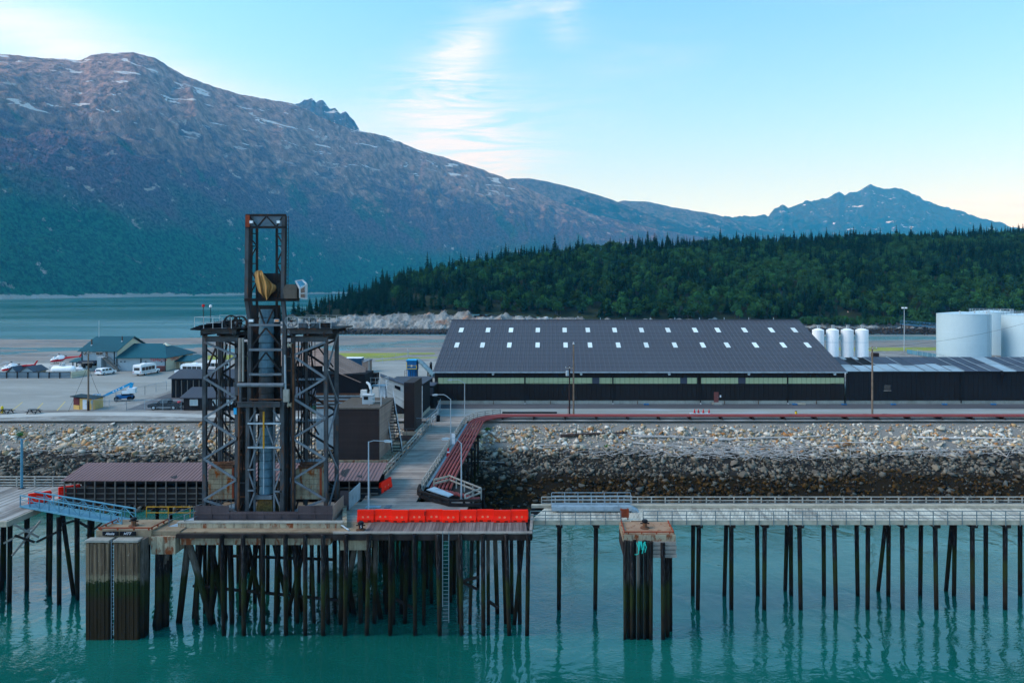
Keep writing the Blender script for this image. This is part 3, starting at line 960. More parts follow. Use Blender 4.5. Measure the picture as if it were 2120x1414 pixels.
def rotmat(r, n, tilt=0.6):
    a, b, c = r.random(n) * 6.283, (r.random(n) - .5) * 2 * tilt, (r.random(n) - .5) * 2 * tilt
    ca, sa, cb, sb, cc, sc_ = np.cos(a), np.sin(a), np.cos(b), np.sin(b), np.cos(c), np.sin(c)
    R = np.empty((n, 3, 3))
    R[:, 0, 0], R[:, 0, 1], R[:, 0, 2] = ca * cb, ca * sb * sc_ - sa * cc, ca * sb * cc + sa * sc_
    R[:, 1, 0], R[:, 1, 1], R[:, 1, 2] = sa * cb, sa * sb * sc_ + ca * cc, sa * sb * cc - ca * sc_
    R[:, 2, 0], R[:, 2, 1], R[:, 2, 2] = -sb, cb * sc_, cb * cc
    return R
def rock_mass(name, X, Y, Z, S, mat, parent=None, seed=5):
    r = np.random.default_rng(seed)
    n = len(X)
    R = rotmat(r, n)
    k = r.integers(0, len(ROCKD), n)
    V, Fs, T, off = [], [], [], 0
    for j, (v, f) in enumerate(ROCKD):
        idx = np.where(k == j)[0]
        if not len(idx):
            continue
        q = np.einsum('nij,vj->nvi', R[idx], v) * S[idx][:, None, None] + np.stack([X[idx], Y[idx], Z[idx]], -1)[:, None, :]
        V.append(q.reshape(-1, 3))
        Fs.append((f[None] + (np.arange(len(idx)) * len(v))[:, None, None] + off).reshape(-1, 3))
        T.append(np.repeat(r.random(len(idx)), len(v)))
        off += len(idx) * len(v)
    V, Fs, T = np.concatenate(V), np.concatenate(Fs), np.concatenate(T)
    me = bpy.data.meshes.new(name)
    me.vertices.add(len(V))
    me.vertices.foreach_set('co', V.astype(np.float32).ravel())
    me.loops.add(Fs.size)
    me.loops.foreach_set('vertex_index', Fs.astype(np.int32).ravel())
    me.polygons.add(len(Fs))
    me.polygons.foreach_set('loop_start', np.arange(0, Fs.size, 3, dtype=np.int32))
    a = me.attributes.new('tone', 'FLOAT', 'POINT')
    a.data.foreach_set('value', T.astype(np.float32))
    me.update(calc_edges=True)
    me.materials.append(M[mat])
    o = bpy.data.objects.new(name, me)
    link(o, parent)
    ORG[o.name] = Vector((0, 0, 0))
    o['kind'] = 'stuff'
    return o
rr = np.random.default_rng(21)
# the 300 largest boulders, each on its own
spots = []
tries = 0
while len(spots) < 300 and tries < 20000:
    tries += 1
    y = 97.5 + 16.2 * rr.random() ** 0.75
    pxx = (-40 + 460 * rr.random()) if rr.random() < 0.27 else (965 + 1200 * rr.random())
    x = (pxx - CX) / F * y
    sz = 0.50 + 0.42 * rr.random() ** 1.8
    if all((x - a) ** 2 + (y - b) ** 2 > (0.62 * (sz + c)) ** 2 for a, b, c in spots):
        spots.append((x, y, sz))
for x, y, sz in spots:
    o = bpy.data.objects.new('boulder', random.choice(ROCKS))
    link(o, bank)
    o.location = (x, y, float(bank_z(y)) + 0.18 * sz)
    o.rotation_euler = (random.uniform(-.6, .6), random.uniform(-.6, .6), random.uniform(0, 6.28))
    o.scale = (sz, sz * random.uniform(.8, 1.05), sz * random.uniform(.85, 1.1))
n = 36000
Y = 94 + 20.6 * rr.random(n)
pxx = -220 + 2780 * rr.random(n)
X = (pxx - CX) / F * Y
S = np.where(rr.random(n) < 0.36, 0.26 + 0.30 * rr.random(n) ** 1.5, 0.12 + 0.16 * rr.random(n))
hz = bank_z(Y)
keep = rr.random(n) < np.clip((8.75 - hz) / 1.1, 0.22, 1)
S = np.where(rr.random(n) < 0.03, 0.55 + 0.3 * rr.random(n), S)
S = np.where(hz > 7.6, S * 0.75, S)
keep &= rr.random(n) < np.clip(0.45 + 1.2 * (fbm(X / 4.0, Y / 2.5, 3) + 0.35), 0.3, 1)
X, Y, S, hz = X[keep], Y[keep], S[keep], hz[keep]
Z = hz + 0.2 * S + np.where(Y < 115, 0.25 * fbm(X / 2.2, Y / 2.2, 3), 0)
rock_mass('small_rocks', X, Y, Z, S, 'rock_mass', bank, 6)

# driftwood on the tide line
def log(px0, py0, px1, py1, r, mat, label, bend=0.0, dz=0.35):
    def on(px, py):
        lo, hi = 94.0, 116.0
        for _ in range(40):
            m = (lo + hi) / 2
            if CY + F * (H - float(bank_z(m))) / m > py:
                lo = m
            else:
                hi = m
        v = P(px, py, lo)
        v.z = float(bank_z(lo)) + dz
        return v
    a, b = on(px0, py0), on(px1, py1)
    pts, rad = [], []
    for i in range(9):
        t = i / 8
        q = a.lerp(b, t)
        q.z += bend * math.sin(math.pi * t) + 0.03 * math.sin(9 * t + px0)
        pts.append(q)
        rad.append(r * (1 - 0.45 * t) * (1 + 0.08 * math.sin(13 * t)))
    mb = MB().path(pts, rad, 9)
    for i in (2, 4, 5):          # snapped branch stubs
        p = pts[i]
        d = Vector((random.uniform(-.5, .5), -0.3, random.uniform(.3, .7)))
        mb.tube(p, p + d * r * 4, r * 0.28, r * 0.16, 6)
    if 'root' in label:
        for j in range(7):
            d = Vector((random.uniform(-.6, .2), random.uniform(-1, 1), random.uniform(-.2, 1))).normalized()
            mb.tube(a, a + d * r * 3.2, r * 0.4, r * 0.1, 6)
    solo('driftwood_log', mb, mat, label, 'log', 'driftwood logs stranded on the rock bank', smooth=True)
log(1160, 906, 1298, 900, 0.26, 'driftwood_brown', 'dark brown driftwood log, the darkest and uppermost on the rock bank')
log(1305, 907, 1500, 912, 0.24, 'driftwood', 'pale grey driftwood log with a root end right of the dark log')
log(1468, 915, 1700, 907, 0.19, 'driftwood', 'long grey driftwood trunk with a root end in the middle of the bank')
log(1110, 926, 1210, 925, 0.10, 'driftwood', 'thin bleached pole below the dark brown log')
log(1310, 921, 1430, 930, 0.12, 'driftwood', 'bleached straight pole slanting down among the driftwood twigs')
log(1700, 921, 1830, 920, 0.10, 'driftwood', 'thin white pole right of the twig tangle on the rock bank')
log(1838, 939, 2020, 934, 0.09, 'driftwood', 'long thin white pole with a curved left end low on the bank')
log(1900, 910, 2110, 912, 0.15, 'driftwood', 'grey driftwood trunk near the right end of the rock bank')
log(2000, 928, 2160, 929, 0.09, 'driftwood', 'straight white pole, rightmost of the driftwood')
log(245, 897, 300, 893, 0.14, 'driftwood', 'short grey driftwood log on the bank left of the loading tower')
log(965, 958, 1045, 962, 0.07, 'driftwood', 'thin pale stick lying on dark rocks right of the pipes')
log(1615, 962, 1648, 953, 0.09, 'driftwood_brown', 'short brown stick on the dark rocks below the twig tangle')
tw = MB()
for i in range(800):
    y = 106.6 + 3.6 * abs(random.gauss(0, 0.42)) + random.uniform(-.4, 1.2)
    pxx = random.choice([random.gauss(1480, 110), random.uniform(1120, 2150), random.gauss(1580, 60), random.uniform(1350, 2150)])
    x = (pxx - CX) / F * y
    z = float(bank_z(y)) + random.uniform(0.25, 0.55)
    L = random.uniform(0.5, 2.6)
    a = random.gauss(0, 0.35) if random.random() < .8 else random.uniform(-1.5, 1.5)
    d = Vector((math.cos(a), math.sin(a) * 0.8, math.sin(a) * 0.42 + random.uniform(-.08, .08)))
    p = Vector((x, y, z))
    tw.tube(p - d * L / 2, p + d * L / 2, random.uniform(.03, .075), 0.02, 4, False)
for i in range(120):
    y = 106.8 + 3.2 * random.random()
    pxx = random.uniform(90, 330) if random.random() < .7 else random.uniform(0, 420)
    p = Vector(((pxx - CX) / F * y, y, float(bank_z(y)) + random.uniform(.25, .5)))
    d = Vector((1, random.gauss(0, .3), random.gauss(0, .1))) * random.uniform(.3, 1.1)
    tw.tube(p - d, p + d, random.uniform(.02, .05), .012, 4, False)
o = struct('driftwood_twigs', tw, 'driftwood', kind='stuff')
tag(o, 'tangle of thin bleached driftwood twigs along the tide line', 'driftwood')

# ------------------------------------------------------------------ wooded hill
CREST = [(540, 664), (600, 650), (640, 640), (700, 622), (760, 603), (820, 586), (900, 566), (1000, 549), (1080, 537), (1200, 524), (1300, 517), (1400, 514), (1500, 509), (1600, 506), (1700, 504), (1800, 499), (1900, 499), (2000, 495), (2120, 489), (2300, 480), (2520, 470)]
CRY = [(540, 512), (600, 530), (700, 560), (900, 620), (1200, 700), (1500, 760), (2100, 830), (2520, 860)]
ROCKTOP = [(540, 4), (600, 7), (640, 9), (700, 9), (780, 11), (860, 12), (950, 13), (1050, 12), (1200, 9), (1500, 7), (1650, 6), (1750, 6), (1900, 5), (2120, 5), (2520, 5)]
def hill_z(px, Y):
    rt, yr = interp(px, ROCKTOP), interp(px, CRY)
    zc = H + (CY - interp(px, CREST)) * yr / F
    s = np.clip((Y - 506) / (yr - 506), 0, None)
    z = np.where(s <= 1, rt + (zc - rt) * np.clip(s, 0, 1) ** 0.82, zc - (s - 1) * 55)
    return z
px = np.arange(540, 2520, 7.0)
s = np.concatenate([np.linspace(0, 1, 60), np.linspace(1.03, 1.4, 8)])[:, None]
yr = interp(px, CRY)
Yg = 506 + (yr - 506) * s
X = (px - CX) / F * Yg
Z = hill_z(px[None, :] + 0 * Yg, Yg) + 1.2 * fbm(X / 18, Yg / 18, 4) * np.clip(s * 5, 0, 1)
o = grid_mesh('hill', X, Yg, Z, 'hill_soil')
o['kind'] = 'structure'
px = np.arange(520, 2520, 1.6)
s = np.linspace(0, 1, 46)[:, None]
Yg = 478 + 34 * s
X = (px - CX) / F * Yg
rt = interp(px, ROCKTOP)
lump = ridged(X / 17, Yg / 15, 5, 0.6)
blk = vnoise(X / 5.5 + 40, Yg / 7.0)
Z = -1.2 + (rt + 1.8) * np.clip(s * 1.25, 0, 1) ** 0.75 * (0.55 + 0.65 * lump) + 2.6 * (np.floor(blk * 4) / 4 - 0.4) * np.clip(s * 4, 0, 1) + 0.8 * fbm(X / 2.5, Yg / 2.5, 3)
o = grid_mesh('rocky_shore', X, Yg, Z, 'shore_rock', smooth=False)
o['kind'] = 'structure'
n = 1600
Y = 477 + 14 * rr.random(n) ** 1.5
pxx = np.where(rr.random(n) < .45, 620 + 340 * rr.random(n), 1640 + 500 * rr.random(n))
X = (pxx - CX) / F * Y
S = 0.5 + 1.3 * rr.random(n) ** 2
Z = 0.4 + (Y - 477) * 0.25 + 0.2 * rr.random(n)
shore_rock('shore_boulder', '#9a9c98', '#777975', '#2f2d29')
o = rock_mass('shore_boulders', X, Y, Z, S, 'shore_boulder', None, 9)
tag(o, 'grey boulders strewn along the far shore below the wooded hill', 'boulders')
# rust-coloured cut in the hillside
def outcrop(px0, px1, py0, py1, Y0, label):
    pxs = np.linspace(px0, px1, 44)
    t = np.linspace(0, 1, 22)[:, None]
    prof = np.sin(np.pi * np.clip((pxs - px0) / (px1 - px0), 0, 1)) ** 0.5 * (0.45 + 0.55 * vnoise(pxs / 9.0 + px0, pxs * 0 + py0))
    zb = ZA(py1, Y0) - 1.0
    zt = zb + (ZA(py0, Y0) + 1 - zb) * prof
    Yg = Y0 + 13 * t ** 1.4 + 0 * pxs
    Xg = (pxs - CX) / F * Yg
    Z = zb + (zt - zb) * t ** 0.7 + 1.6 * (ridged(Xg / 6, Yg / 4 + t * 3, 4, .6) - .5) * np.sin(np.pi * t)
    o = grid_mesh('rock_outcrop', Xg, Yg, Z, 'cut_rock', smooth=False)
    tag(o, label, 'outcrop')
ground('cut_rock', '#b3917c', '#8a6c58', 0.15, 0.45, 0.95, 0.3, c3='#c4aa98')
outcrop(1715, 1800, 640, 668, 514, 'pale rust coloured rock cut at the hill foot above the silos')
outcrop(1815, 1865, 636, 668, 530, 'small brown rock face among bushes left of the light mast')
outcrop(960, 1040, 650, 668, 504, 'bare grey brown rock knob at the hill foot behind the warehouse ridge')

# tree shapes
def conifer(seed, h=1.0, lean=1.0):
    r = random.Random(seed)
    mb = MB()
    nl = 15
    for i in range(nl):
        t = i / (nl - 1)
        z = 0.10 + 0.88 * t
        rad = (0.25 * (1 - t) ** 0.8 + 0.015) * r.uniform(.75, 1.2) * lean
        k = 8 if t < .6 else 6
        for j in range(k):
            a = 2 * math.pi * (j + r.random() * .8) / k + i
            L = rad * r.uniform(.6, 1.15)
            zz = z + r.uniform(-.02, .02)
            w = L * 0.42
            c, s_ = math.cos(a), math.sin(a)
            tip = (c * L, s_ * L, zz - L * r.uniform(.15, .5))
            l = (c * L * .5 - s_ * w, s_ * L * .5 + c * w, zz - L * .10)
            q = (c * L * .5 + s_ * w, s_ * L * .5 - c * w, zz - L * .10)
            mb.add([(0, 0, zz + 0.03), l, tip, q], [(0, 1, 2), (0, 2, 3)])
    mb.add([(0.012, 0, .9), (-.006, .01, .9), (-.006, -.01, .9), (0, 0, 1.03)], [(0, 1, 3), (1, 2, 3), (2, 0, 3)])
    return mb
def broad(seed, n=240):
    r = random.Random(seed)
    mb = MB()
    lobes = [(r.uniform(-.2, .2), r.uniform(-.2, .2), r.uniform(.42, .86), r.uniform(.14, .24)) for _ in range(9)] + [(0, 0, .62, .27)]
    for i in range(n):
        lx, ly, lz, lr = r.choice(lobes)
        d = Vector((r.gauss(0, 1), r.gauss(0, 1), r.gauss(0, 1))).normalized()
        p = Vector((lx, ly, lz)) + d * lr * r.uniform(.6, 1.08)
        nrm = (d + Vector((r.uniform(-.6, .6), r.uniform(-.6, .6), r.uniform(-.1, .8)))).normalized()
        u = nrm.cross(Vector((0, 0, 1)) if abs(nrm.z) < .9 else Vector((1, 0, 0))).normalized()
        v = nrm.cross(u)
        sz = r.uniform(.035, .075)
        mb.add([p - u * sz, p + v * sz * .8, p + u * sz, p - v * sz * .8], [(0, 1, 2, 3)])
    return mb
def trunk(h, r):
    mb = MB().tube((0, 0, -0.03), (0, 0, h), r, r * 0.35, 6, False)
    for i in range(4):
        a = i * 1.7
        z = h * (.45 + .13 * i)
        mb.tube((0, 0, z), (math.cos(a) * .10, math.sin(a) * .10, z + .10), r * .4, r * .15, 4, False)
    return mb
CON = [conifer(i, 1, 0.75 + 0.1 * (i % 4)).mesh('crown', 'leaf_spruce', fix=False) for i in range(6)]
BRO = [broad(40 + i).mesh('crown', 'leaf_alder', fix=False) for i in range(5)]
CTR = trunk(0.8, 0.014).mesh('trunk', 'bark', fix=False)
BTR = trunk(0.6, 0.018).mesh('trunk', 'bark', fix=False)
tree_col = bpy.data.collections.new('tree_shapes')          # shapes only; not linked to the scene
for i, (c, t) in enumerate([(m_, CTR) for m_ in CON] + [(m_, BTR) for m_ in BRO]):
    mb = MB()
    cm, tm = c, t
    mb.add([v.co[:] for v in cm.vertices], [p.vertices[:] for p in cm.polygons])
    nf = len(mb.f)
    mb.add([v.co[:] for v in tm.vertices], [p.vertices[:] for p in tm.polygons])
    me = mb.mesh('tree_shape', None, fix=False)
    me.materials.append(cm.materials[0])
    me.materials.append(M['bark'])
    idx = np.zeros(len(me.polygons), dtype=np.int32)
    idx[nf:] = 1
    me.polygons.foreach_set('material_index', idx)
    tree_col.objects.link(bpy.data.objects.new('tree_shape_%02d' % i, me))

def scatter(name, pts, label, cat):
    """pts: x, y, z, height, turn, kind -> one mass of trees"""
    a = np.array(pts)
    me = bpy.data.meshes.new(name)
    me.vertices.add(len(a))
    me.vertices.foreach_set('co', a[:, :3].astype(np.float32).ravel())
    for nm, col, ty in (('hgt', 3, 'FLOAT'), ('turn', 4, 'FLOAT'), ('which', 5, 'INT')):
        at = me.attributes.new(nm, ty, 'POINT')
        at.data.foreach_set('value', a[:, col].astype(np.int32 if ty == 'INT' else np.float32))
    o = bpy.data.objects.new(name, me)
    link(o)
    g = bpy.data.node_groups.new(name, 'GeometryNodeTree')
    g.interface.new_socket('Geometry', in_out='INPUT', socket_type='NodeSocketGeometry')
    g.interface.new_socket('Geometry', in_out='OUTPUT', socket_type='NodeSocketGeometry')
    N, L = g.nodes, g.links
    gi, go = N.new('NodeGroupInput'), N.new('NodeGroupOutput')
    ci = N.new('GeometryNodeCollectionInfo')
    ci.inputs['Collection'].default_value = tree_col
    ci.inputs['Separate Children'].default_value = True
    ci.inputs['Reset Children'].default_value = True
    ip = N.new('GeometryNodeInstanceOnPoints')
    ip.inputs['Pick Instance'].default_value = True
    def att(nm, ty):
        x = N.new('GeometryNodeInputNamedAttribute')
        x.data_type = ty
        x.inputs['Name'].default_value = nm
        return x.outputs['Attribute']
    cx = N.new('ShaderNodeCombineXYZ')
    L.new(att('turn', 'FLOAT'), cx.inputs[2])
    L.new(gi.outputs[0], ip.inputs['Points'])
    L.new(ci.outputs[0], ip.inputs['Instance'])
    L.new(att('which', 'INT'), ip.inputs['Instance Index'])
    L.new(cx.outputs[0], ip.inputs['Rotation'])
    cs = N.new('ShaderNodeCombineXYZ')
    h = att('hgt', 'FLOAT')
    for i in range(3):
        L.new(h, cs.inputs[i])
    L.new(cs.outputs[0], ip.inputs['Scale'])
    L.new(ip.outputs[0], go.inputs[0])
    mod = o.modifiers.new('scatter', 'NODES')
    mod.node_group = g
    o['kind'] = 'stuff'
    return tag(o, label, cat)
pts, crest_t, foot_t = [], [], []
n = 16500
yy = 507 + 345 * rr.random(n)
pxx = 560 + 1940 * rr.random(n) ** 0.92
for i in range(n):
    p_, y_ = pxx[i], yy[i]
    yr_ = float(interp(p_, CRY))
    s_ = (y_ - 506) / (yr_ - 506)
    if s_ > 1.04 or rr.random() > (y_ / 850):
        continue
    x_ = (p_ - CX) / F * y_
    if 1735 < p_ < 1790 and y_ < 522 or 1600 < p_ < 1650 and 560 < y_ < 566:
        continue
    wet = fbm(np.array([x_ / 45.0]), np.array([y_ / 45.0]), 3)[0]
    con = rr.random() < (0.50 + 1.0 * wet + 0.35 * (s_ > .9) + 0.45 * (p_ < 800) - 0.2 * (s_ < .2 and p_ > 900))
    z_ = float(hill_z(p_, y_)) - 0.3
    if con:
        hh, w = rr.uniform(8, 15) * (1.18 if rr.random() < .12 else 1), int(rr.integers(0, 6))
    else:
        hh, w = rr.uniform(6.5, 11.5), int(rr.integers(6, 11))
    if p_ < 720:
        hh *= 0.72
    rec = (x_, y_, z_, hh, rr.random() * 6.28, w)
    if con and s_ > .93 and len(crest_t) < 150 and p_ < 2180:
        crest_t.append(rec)
    elif not con and s_ < .10 and len(foot_t) < 130 and p_ < 2150:
        foot_t.append(rec)
    else:
        pts.append(rec)
# bushes along the far shore
for i in range(420):
    p_ = 1650 + 520 * rr.random()
    y_ = 496 + 12 * rr.random()
    pts.append(((p_ - CX) / F * y_, y_, 4.0 + (y_ - 496) * .2, rr.uniform(3, 6.5), rr.random() * 6, int(rr.integers(6, 11))))
scatter('forest', pts, 'dense dark green forest of spruce and alder covering the hill', 'forest')
def tree_thing(name, rec, label, cat, group):
    x_, y_, z_, hh, tr, w = rec
    o = bpy.data.objects.new(name, None)
    link(o)
    o.location, o.rotation_euler, o.scale = (x_, y_, z_), (0, 0, tr), (hh, hh, hh)
    tag(o, label, cat, group)
    c = bpy.data.objects.new('crown', CON[w] if w < 6 else BRO[w - 6])
    link(c, o)
    t = bpy.data.objects.new('trunk', CTR if w < 6 else BTR)
    link(t, o)
for rec in crest_t:
    tree_thing('spruce_tree', (*rec[:3], rec[3] * (0.8 if rr.random() < .5 else rr.uniform(1.1, 1.5)), *rec[4:]), 'pointed dark spruce standing against the sky on the crest of the wooded hill', 'tree', 'spruces along the hill crest')
for rec in foot_t:
    tree_thing('alder_tree', rec, 'round green alder at the lower edge of the wooded hill', 'tree', 'alders along the foot of the hill')
# bushes on the near bank
def bush(px, py, r, name_label, Y=None):
    y = Y
    z = float(bank_z(y))
    v = P(px, py, y)
    mb = MB()
    rnd = random.Random(px)
    for i in range(170):
        d = Vector((rnd.gauss(0, 1), rnd.gauss(0, 1), abs(rnd.gauss(0, .8)))).normalized()
        p = Vector((v.x, y, z + .1)) + Vector((d.x * r, d.y * r * .7, d.z * r * .8)) * rnd.uniform(.3, 1)
        u = Vector((rnd.gauss(0, 1), rnd.gauss(0, 1), rnd.gauss(0, 1))).normalized()
        w = u.cross(d).normalized()
        sz = .11
        mb.add([p - u * sz, p + w * sz * .6, p + u * sz, p - w * sz * .6], [(0, 1, 2, 3)])
    root = thing('bush', name_label, 'bush', (v.x, y, z))
    part('foliage', mb, 'leaf_bush', root)
    st = MB()
    for j in range(4):
        st.tube((v.x, y, z - .1), (v.x + random.uniform(-.4, .4) * r, y, z + r * .6), .03, .01, 5)
    part('stem', st, 'bark', root)
bush(41, 890, 0.95, 'small green bush growing among pale rocks at the left edge', 112.0)
bush(1009, 884, 0.6, 'small green bush on the bank just right of the red pipes', 113.3)
bush(992, 898, 0.7, 'lower green bush on the bank beside the red pipes', 111.4)
bush(1257, 913, 0.5, 'tiny green bush beside the dark driftwood log', 109.4)
# ------------------------------------------------------------------ docks
def pile(parent, x0, y0, z0, x1, y1, z1=-1.0, r=0.2, mat='pile', n=9):
    part('pile', MB().tube((x0, y0, z0), (x1, y1, z1), r, r * 0.92, n), mat, parent, smooth=True)
def plank_field(parent, x0, x1, y0, y1, z, pitch, along, mat, gap=0.025, th=0.10, name='plank', jag=0.0, skew=0.0):
    """boards laid side by side, joined as one part (each is a few pixels wide)"""
    mb = MB()
    a, b = (y0, y1) if along == 'x' else (x0, x1)
    n = int(round((b - a) / pitch))
    for i in range(n):
        p, q = a + i * pitch, a + (i + 1) * pitch - gap
        dz = random.uniform(-.012, .012)
        j0, j1 = random.uniform(0, jag), random.uniform(0, jag)
        if along == 'x':
            mb.box(x0 - j0, x1 + j1, p, q, z - th, z + dz)
        else:
            d = skew * (y1 - y0)
            mb.hexa([(p, y0 - j0, z - th), (q, y0 - j0, z - th), (q + d, y1 + j1, z - th), (p + d, y1 + j1, z - th),
                     (p, y0 - j0, z + dz), (q, y0 - j0, z + dz), (q + d, y1 + j1, z + dz), (p + d, y1 + j1, z + dz)])
    return part(name, mb, mat, parent, kind='stuff')
def railing(parent, pts, h, spacing, mat, rails=(1.0, 0.55), pw=0.07, rw=0.06, rail_h=None, drop=0.0, name='railing', mid=None):
    """rails as one part along each run, posts as its own pieces"""
    rail = MB()
    first = None
    posts = []
    for a, b in zip(pts[:-1], pts[1:]):
        a, b = Vector(a), Vector(b)
        for f in rails:
            rail.bar(a + Vector((0, 0, h * f)), b + Vector((0, 0, h * f)), rw, rail_h or rw)
        L = (b - a).length
        n = max(1, int(round(L / spacing)))
        for i in range(n + 1):
            posts.append(a.lerp(b, i / n))
    r = part(name, rail, mat, parent)
    seen = set()
    for p in posts:
        k = (round(p.x, 1), round(p.y, 1))
        if k in seen:
            continue
        seen.add(k)
        part('post', BAR(p - Vector((0, 0, drop)), p + Vector((0, 0, h * max(rails) - rw * 0.3)), pw, pw * 0.95), mat, r)
    return r

# --- main timber dock with concrete beam under the loading tower
DF = 62.0                                   # its front edge
xl, xm, xr = XA(365, DF), XA(690, DF), XA(1102, DF)
dock = thing('timber_dock', 'dark timber dock carrying the loading tower on a thicket of piles', 'dock', ((xl + xr) / 2, DF, 0))
plank_field(dock, XA(752, DF), xr - 0.35, DF + 0.35, DF + 3.0, LZ, 0.33, 'y', 'plank_dock', skew=-0.08)
plank_field(dock, -24.0, -8.2, DF + 3.02, 71.0, LZ, 0.30, 'x', 'plank_ramp')
plank_field(dock, -8.2, -2.2, DF + 3.02, 67.6, LZ, 0.30, 'x', 'plank_ramp')
part('deck_slab', B(xl, XA(752, DF) - 0.02, DF + 0.3, 71.0, LZ - 0.35, LZ - 0.02), 'concrete_deck', dock)
part('fascia_beam', B(xm, xr, DF - 0.12, DF + 0.20, LZ - 0.62, LZ - 0.08), 'timber_dark', dock)
part('fascia_beam', B(xl, xm - 0.02, DF - 0.10, DF + 0.22, LZ - 0.45, LZ - 0.10), 'timber_dark', dock)
part('edge_curb', MB().tube((XA(690, DF), DF - .02, LZ + .02), (xr, DF - .02, LZ + .02), .13, .13, 8), 'timber_grey', dock, smooth=True)
part('edge_curb', B(XA(1096, DF), xr, DF + .2, DF + 4.6, LZ + .002, LZ + .22), 'timber_grey', dock)
part('concrete_beam', B(xl + 0.2, XA(682, DF), DF + 0.24, DF + 1.1, LZ - 1.15, LZ - 0.45), 'concrete_stained', dock)
part('concrete_beam', B(XA(700, DF), XA(762, DF), DF + 0.6, DF + 1.5, LZ - 1.75, LZ - 0.65), 'concrete_stained', dock)
part('stringer', B(xm, xr, DF + 1.2, DF + 1.5, LZ - 0.9, LZ - 0.13), 'timber_dark', dock)
part('stringer', B(xm, xr, DF + 3.6, DF + 3.9, LZ - 0.9, LZ - 0.13), 'timber_dark', dock)
part('stringer', B(-24, -8.2, 67.2, 67.5, LZ - 0.9, LZ - 0.13), 'timber_dark', dock)
# stained concrete kerb along the tower's foot
part('kerb', B(XA(372, 63.6), XA(709, 63.6), 63.3, 63.75, LZ - 0.02, LZ + 0.42), 'concrete_stained', dock)
part('kerb_cap', B(XA(370, 63.6), XA(712, 63.6), 63.26, 63.80, LZ + 0.422, LZ + 0.52), 'concrete', dock)
part('kerb_return', MB().hexa([(XA(709, 63.3), 63.3, LZ), (XA(709, 63.3) + .4, 63.3, LZ), (-21.0, 72.0, LZ), (-21.4, 72.0, LZ),
     (XA(709, 63.3), 63.3, LZ + .5), (XA(709, 63.3) + .4, 63.3, LZ + .5), (-21.0, 72.0, LZ + .5), (-21.4, 72.0, LZ + .5)]), 'concrete_stained', dock)
for pxa, pxb, lean in ((459, 464, 0), (503, 505, 0), (544, 545, 0), (591, 592, 0), (632, 632, 0), (669, 669, 0), (717, 714, 0), (764, 759, 0), (809, 808, 0), (858, 860, 0),
                       (906, 911, 0), (953, 956, 0), (1000, 1001, 0), (1048, 1055, 0), (1094, 1091, 0)):
    pile(dock, XA(pxa, DF - .3), DF - .3, LZ - 0.02, XA(pxb, DF - .3), DF - .3, r=0.2)
rp = random.Random(3)
for row, (yy_, step, x0, x1, mat) in enumerate(((63.8, 1.45, xl + 1, xr - .5, 'pile'), (65.9, 1.7, xl + .6, xr - .6, 'pile'), (68.2, 2.2, xl, -8.4, 'pile'), (70.4, 2.3, xl, -8.6, 'pile'))):
    x = x0
    while x < x1:
        if row == 1 and rp.random() < .12 or (row == 1 and x > -14 and rp.random() < .5):
            x += step
            continue
        pile(dock, x, yy_, LZ - .15, x + rp.uniform(-.3, .3), yy_ + rp.uniform(-.2, .2), r=rp.uniform(.17, .22), mat='pile' if rp.random() < .82 else 'pile_pale')
        x += step * rp.uniform(.85, 1.15)
# raking piles, thick concrete ones near the left block
for pxa, pxb, yy_, r, mat in ((385, 440, 63.4, .30, 'pile_pale'), (392, 362, 63.6, .30, 'pile_pale'), (418, 395, 64.6, .26, 'pile'), (352, 312, 63.2, .30, 'pile_pale'), (430, 466, 64.5, .24, 'pile'),
                              (505, 545, 65.2, .2, 'pile'), (560, 600, 65.2, .2, 'pile'), (640, 585, 64.8, .2, 'pile'), (620, 610, 65, .2, 'pile'), (700, 735, 65.2, .22, 'pile'), (742, 700, 64.4, .26, 'pile_pale'),
                              (752, 790, 64.4, .26, 'pile_pale'), (600, 625, 66, .2, 'pile'), (470, 430, 66, .2, 'pile'), (540, 500, 66, .2, 'pile'), (1083, 1062, 63.2, .2, 'pile'), (790, 800, 66, .2, 'pile')):
    pile(dock, XA(pxa, yy_), yy_, LZ - .5, XA(pxb, yy_), yy_ + .5, r=r, mat=mat)
for a, b, c, d, y0, y1 in ((400, 1212, 700, 1242, 65.5, 65.5), (820, 1240, 862, 1262, 65, 64.2), (955, 1203, 992, 1194, 63.4, 63.6), (957, 1205, 990, 1220, 63.3, 63.6), (1010, 1243, 1032, 1258, 63.0, 62.8), (470, 1150, 690, 1158, 68, 68)):
    part('cross_brace', BAR(P(a, b, y0), P(c, d, y1), .24, .2), 'timber_dark', dock)
for x in np.arange(xm + 1.2, xr, 2.0):
    part('joist', B(x - .12, x + .12, DF + .25, DF + 5, LZ - .42, LZ - .13), 'timber_dark', dock)
# tyre-like chafe bolts and a hanging ladder
lad = thing('dock_ladder', 'pale steel ladder hanging from the dock edge down to the water', 'ladder', (XA(923, 61.5), 61.5, 0.6))
for s_ in (-1, 1):
    part('stile', BAR((XA(923, 61.55) + s_ * .27, 61.5, 2.6 if s_ < 0 else 1.2), (XA(923, 61.55) + s_ * .27, 61.5, LZ + .25), .06, .05), 'rail_teal', lad)
for i in range(22):
    z = 1.4 + i * .33
    part('rung', BAR((XA(923, 61.55) - .27, 61.5, z), (XA(923, 61.55) + .27, 61.5, z), .03), 'rail_teal', lad)

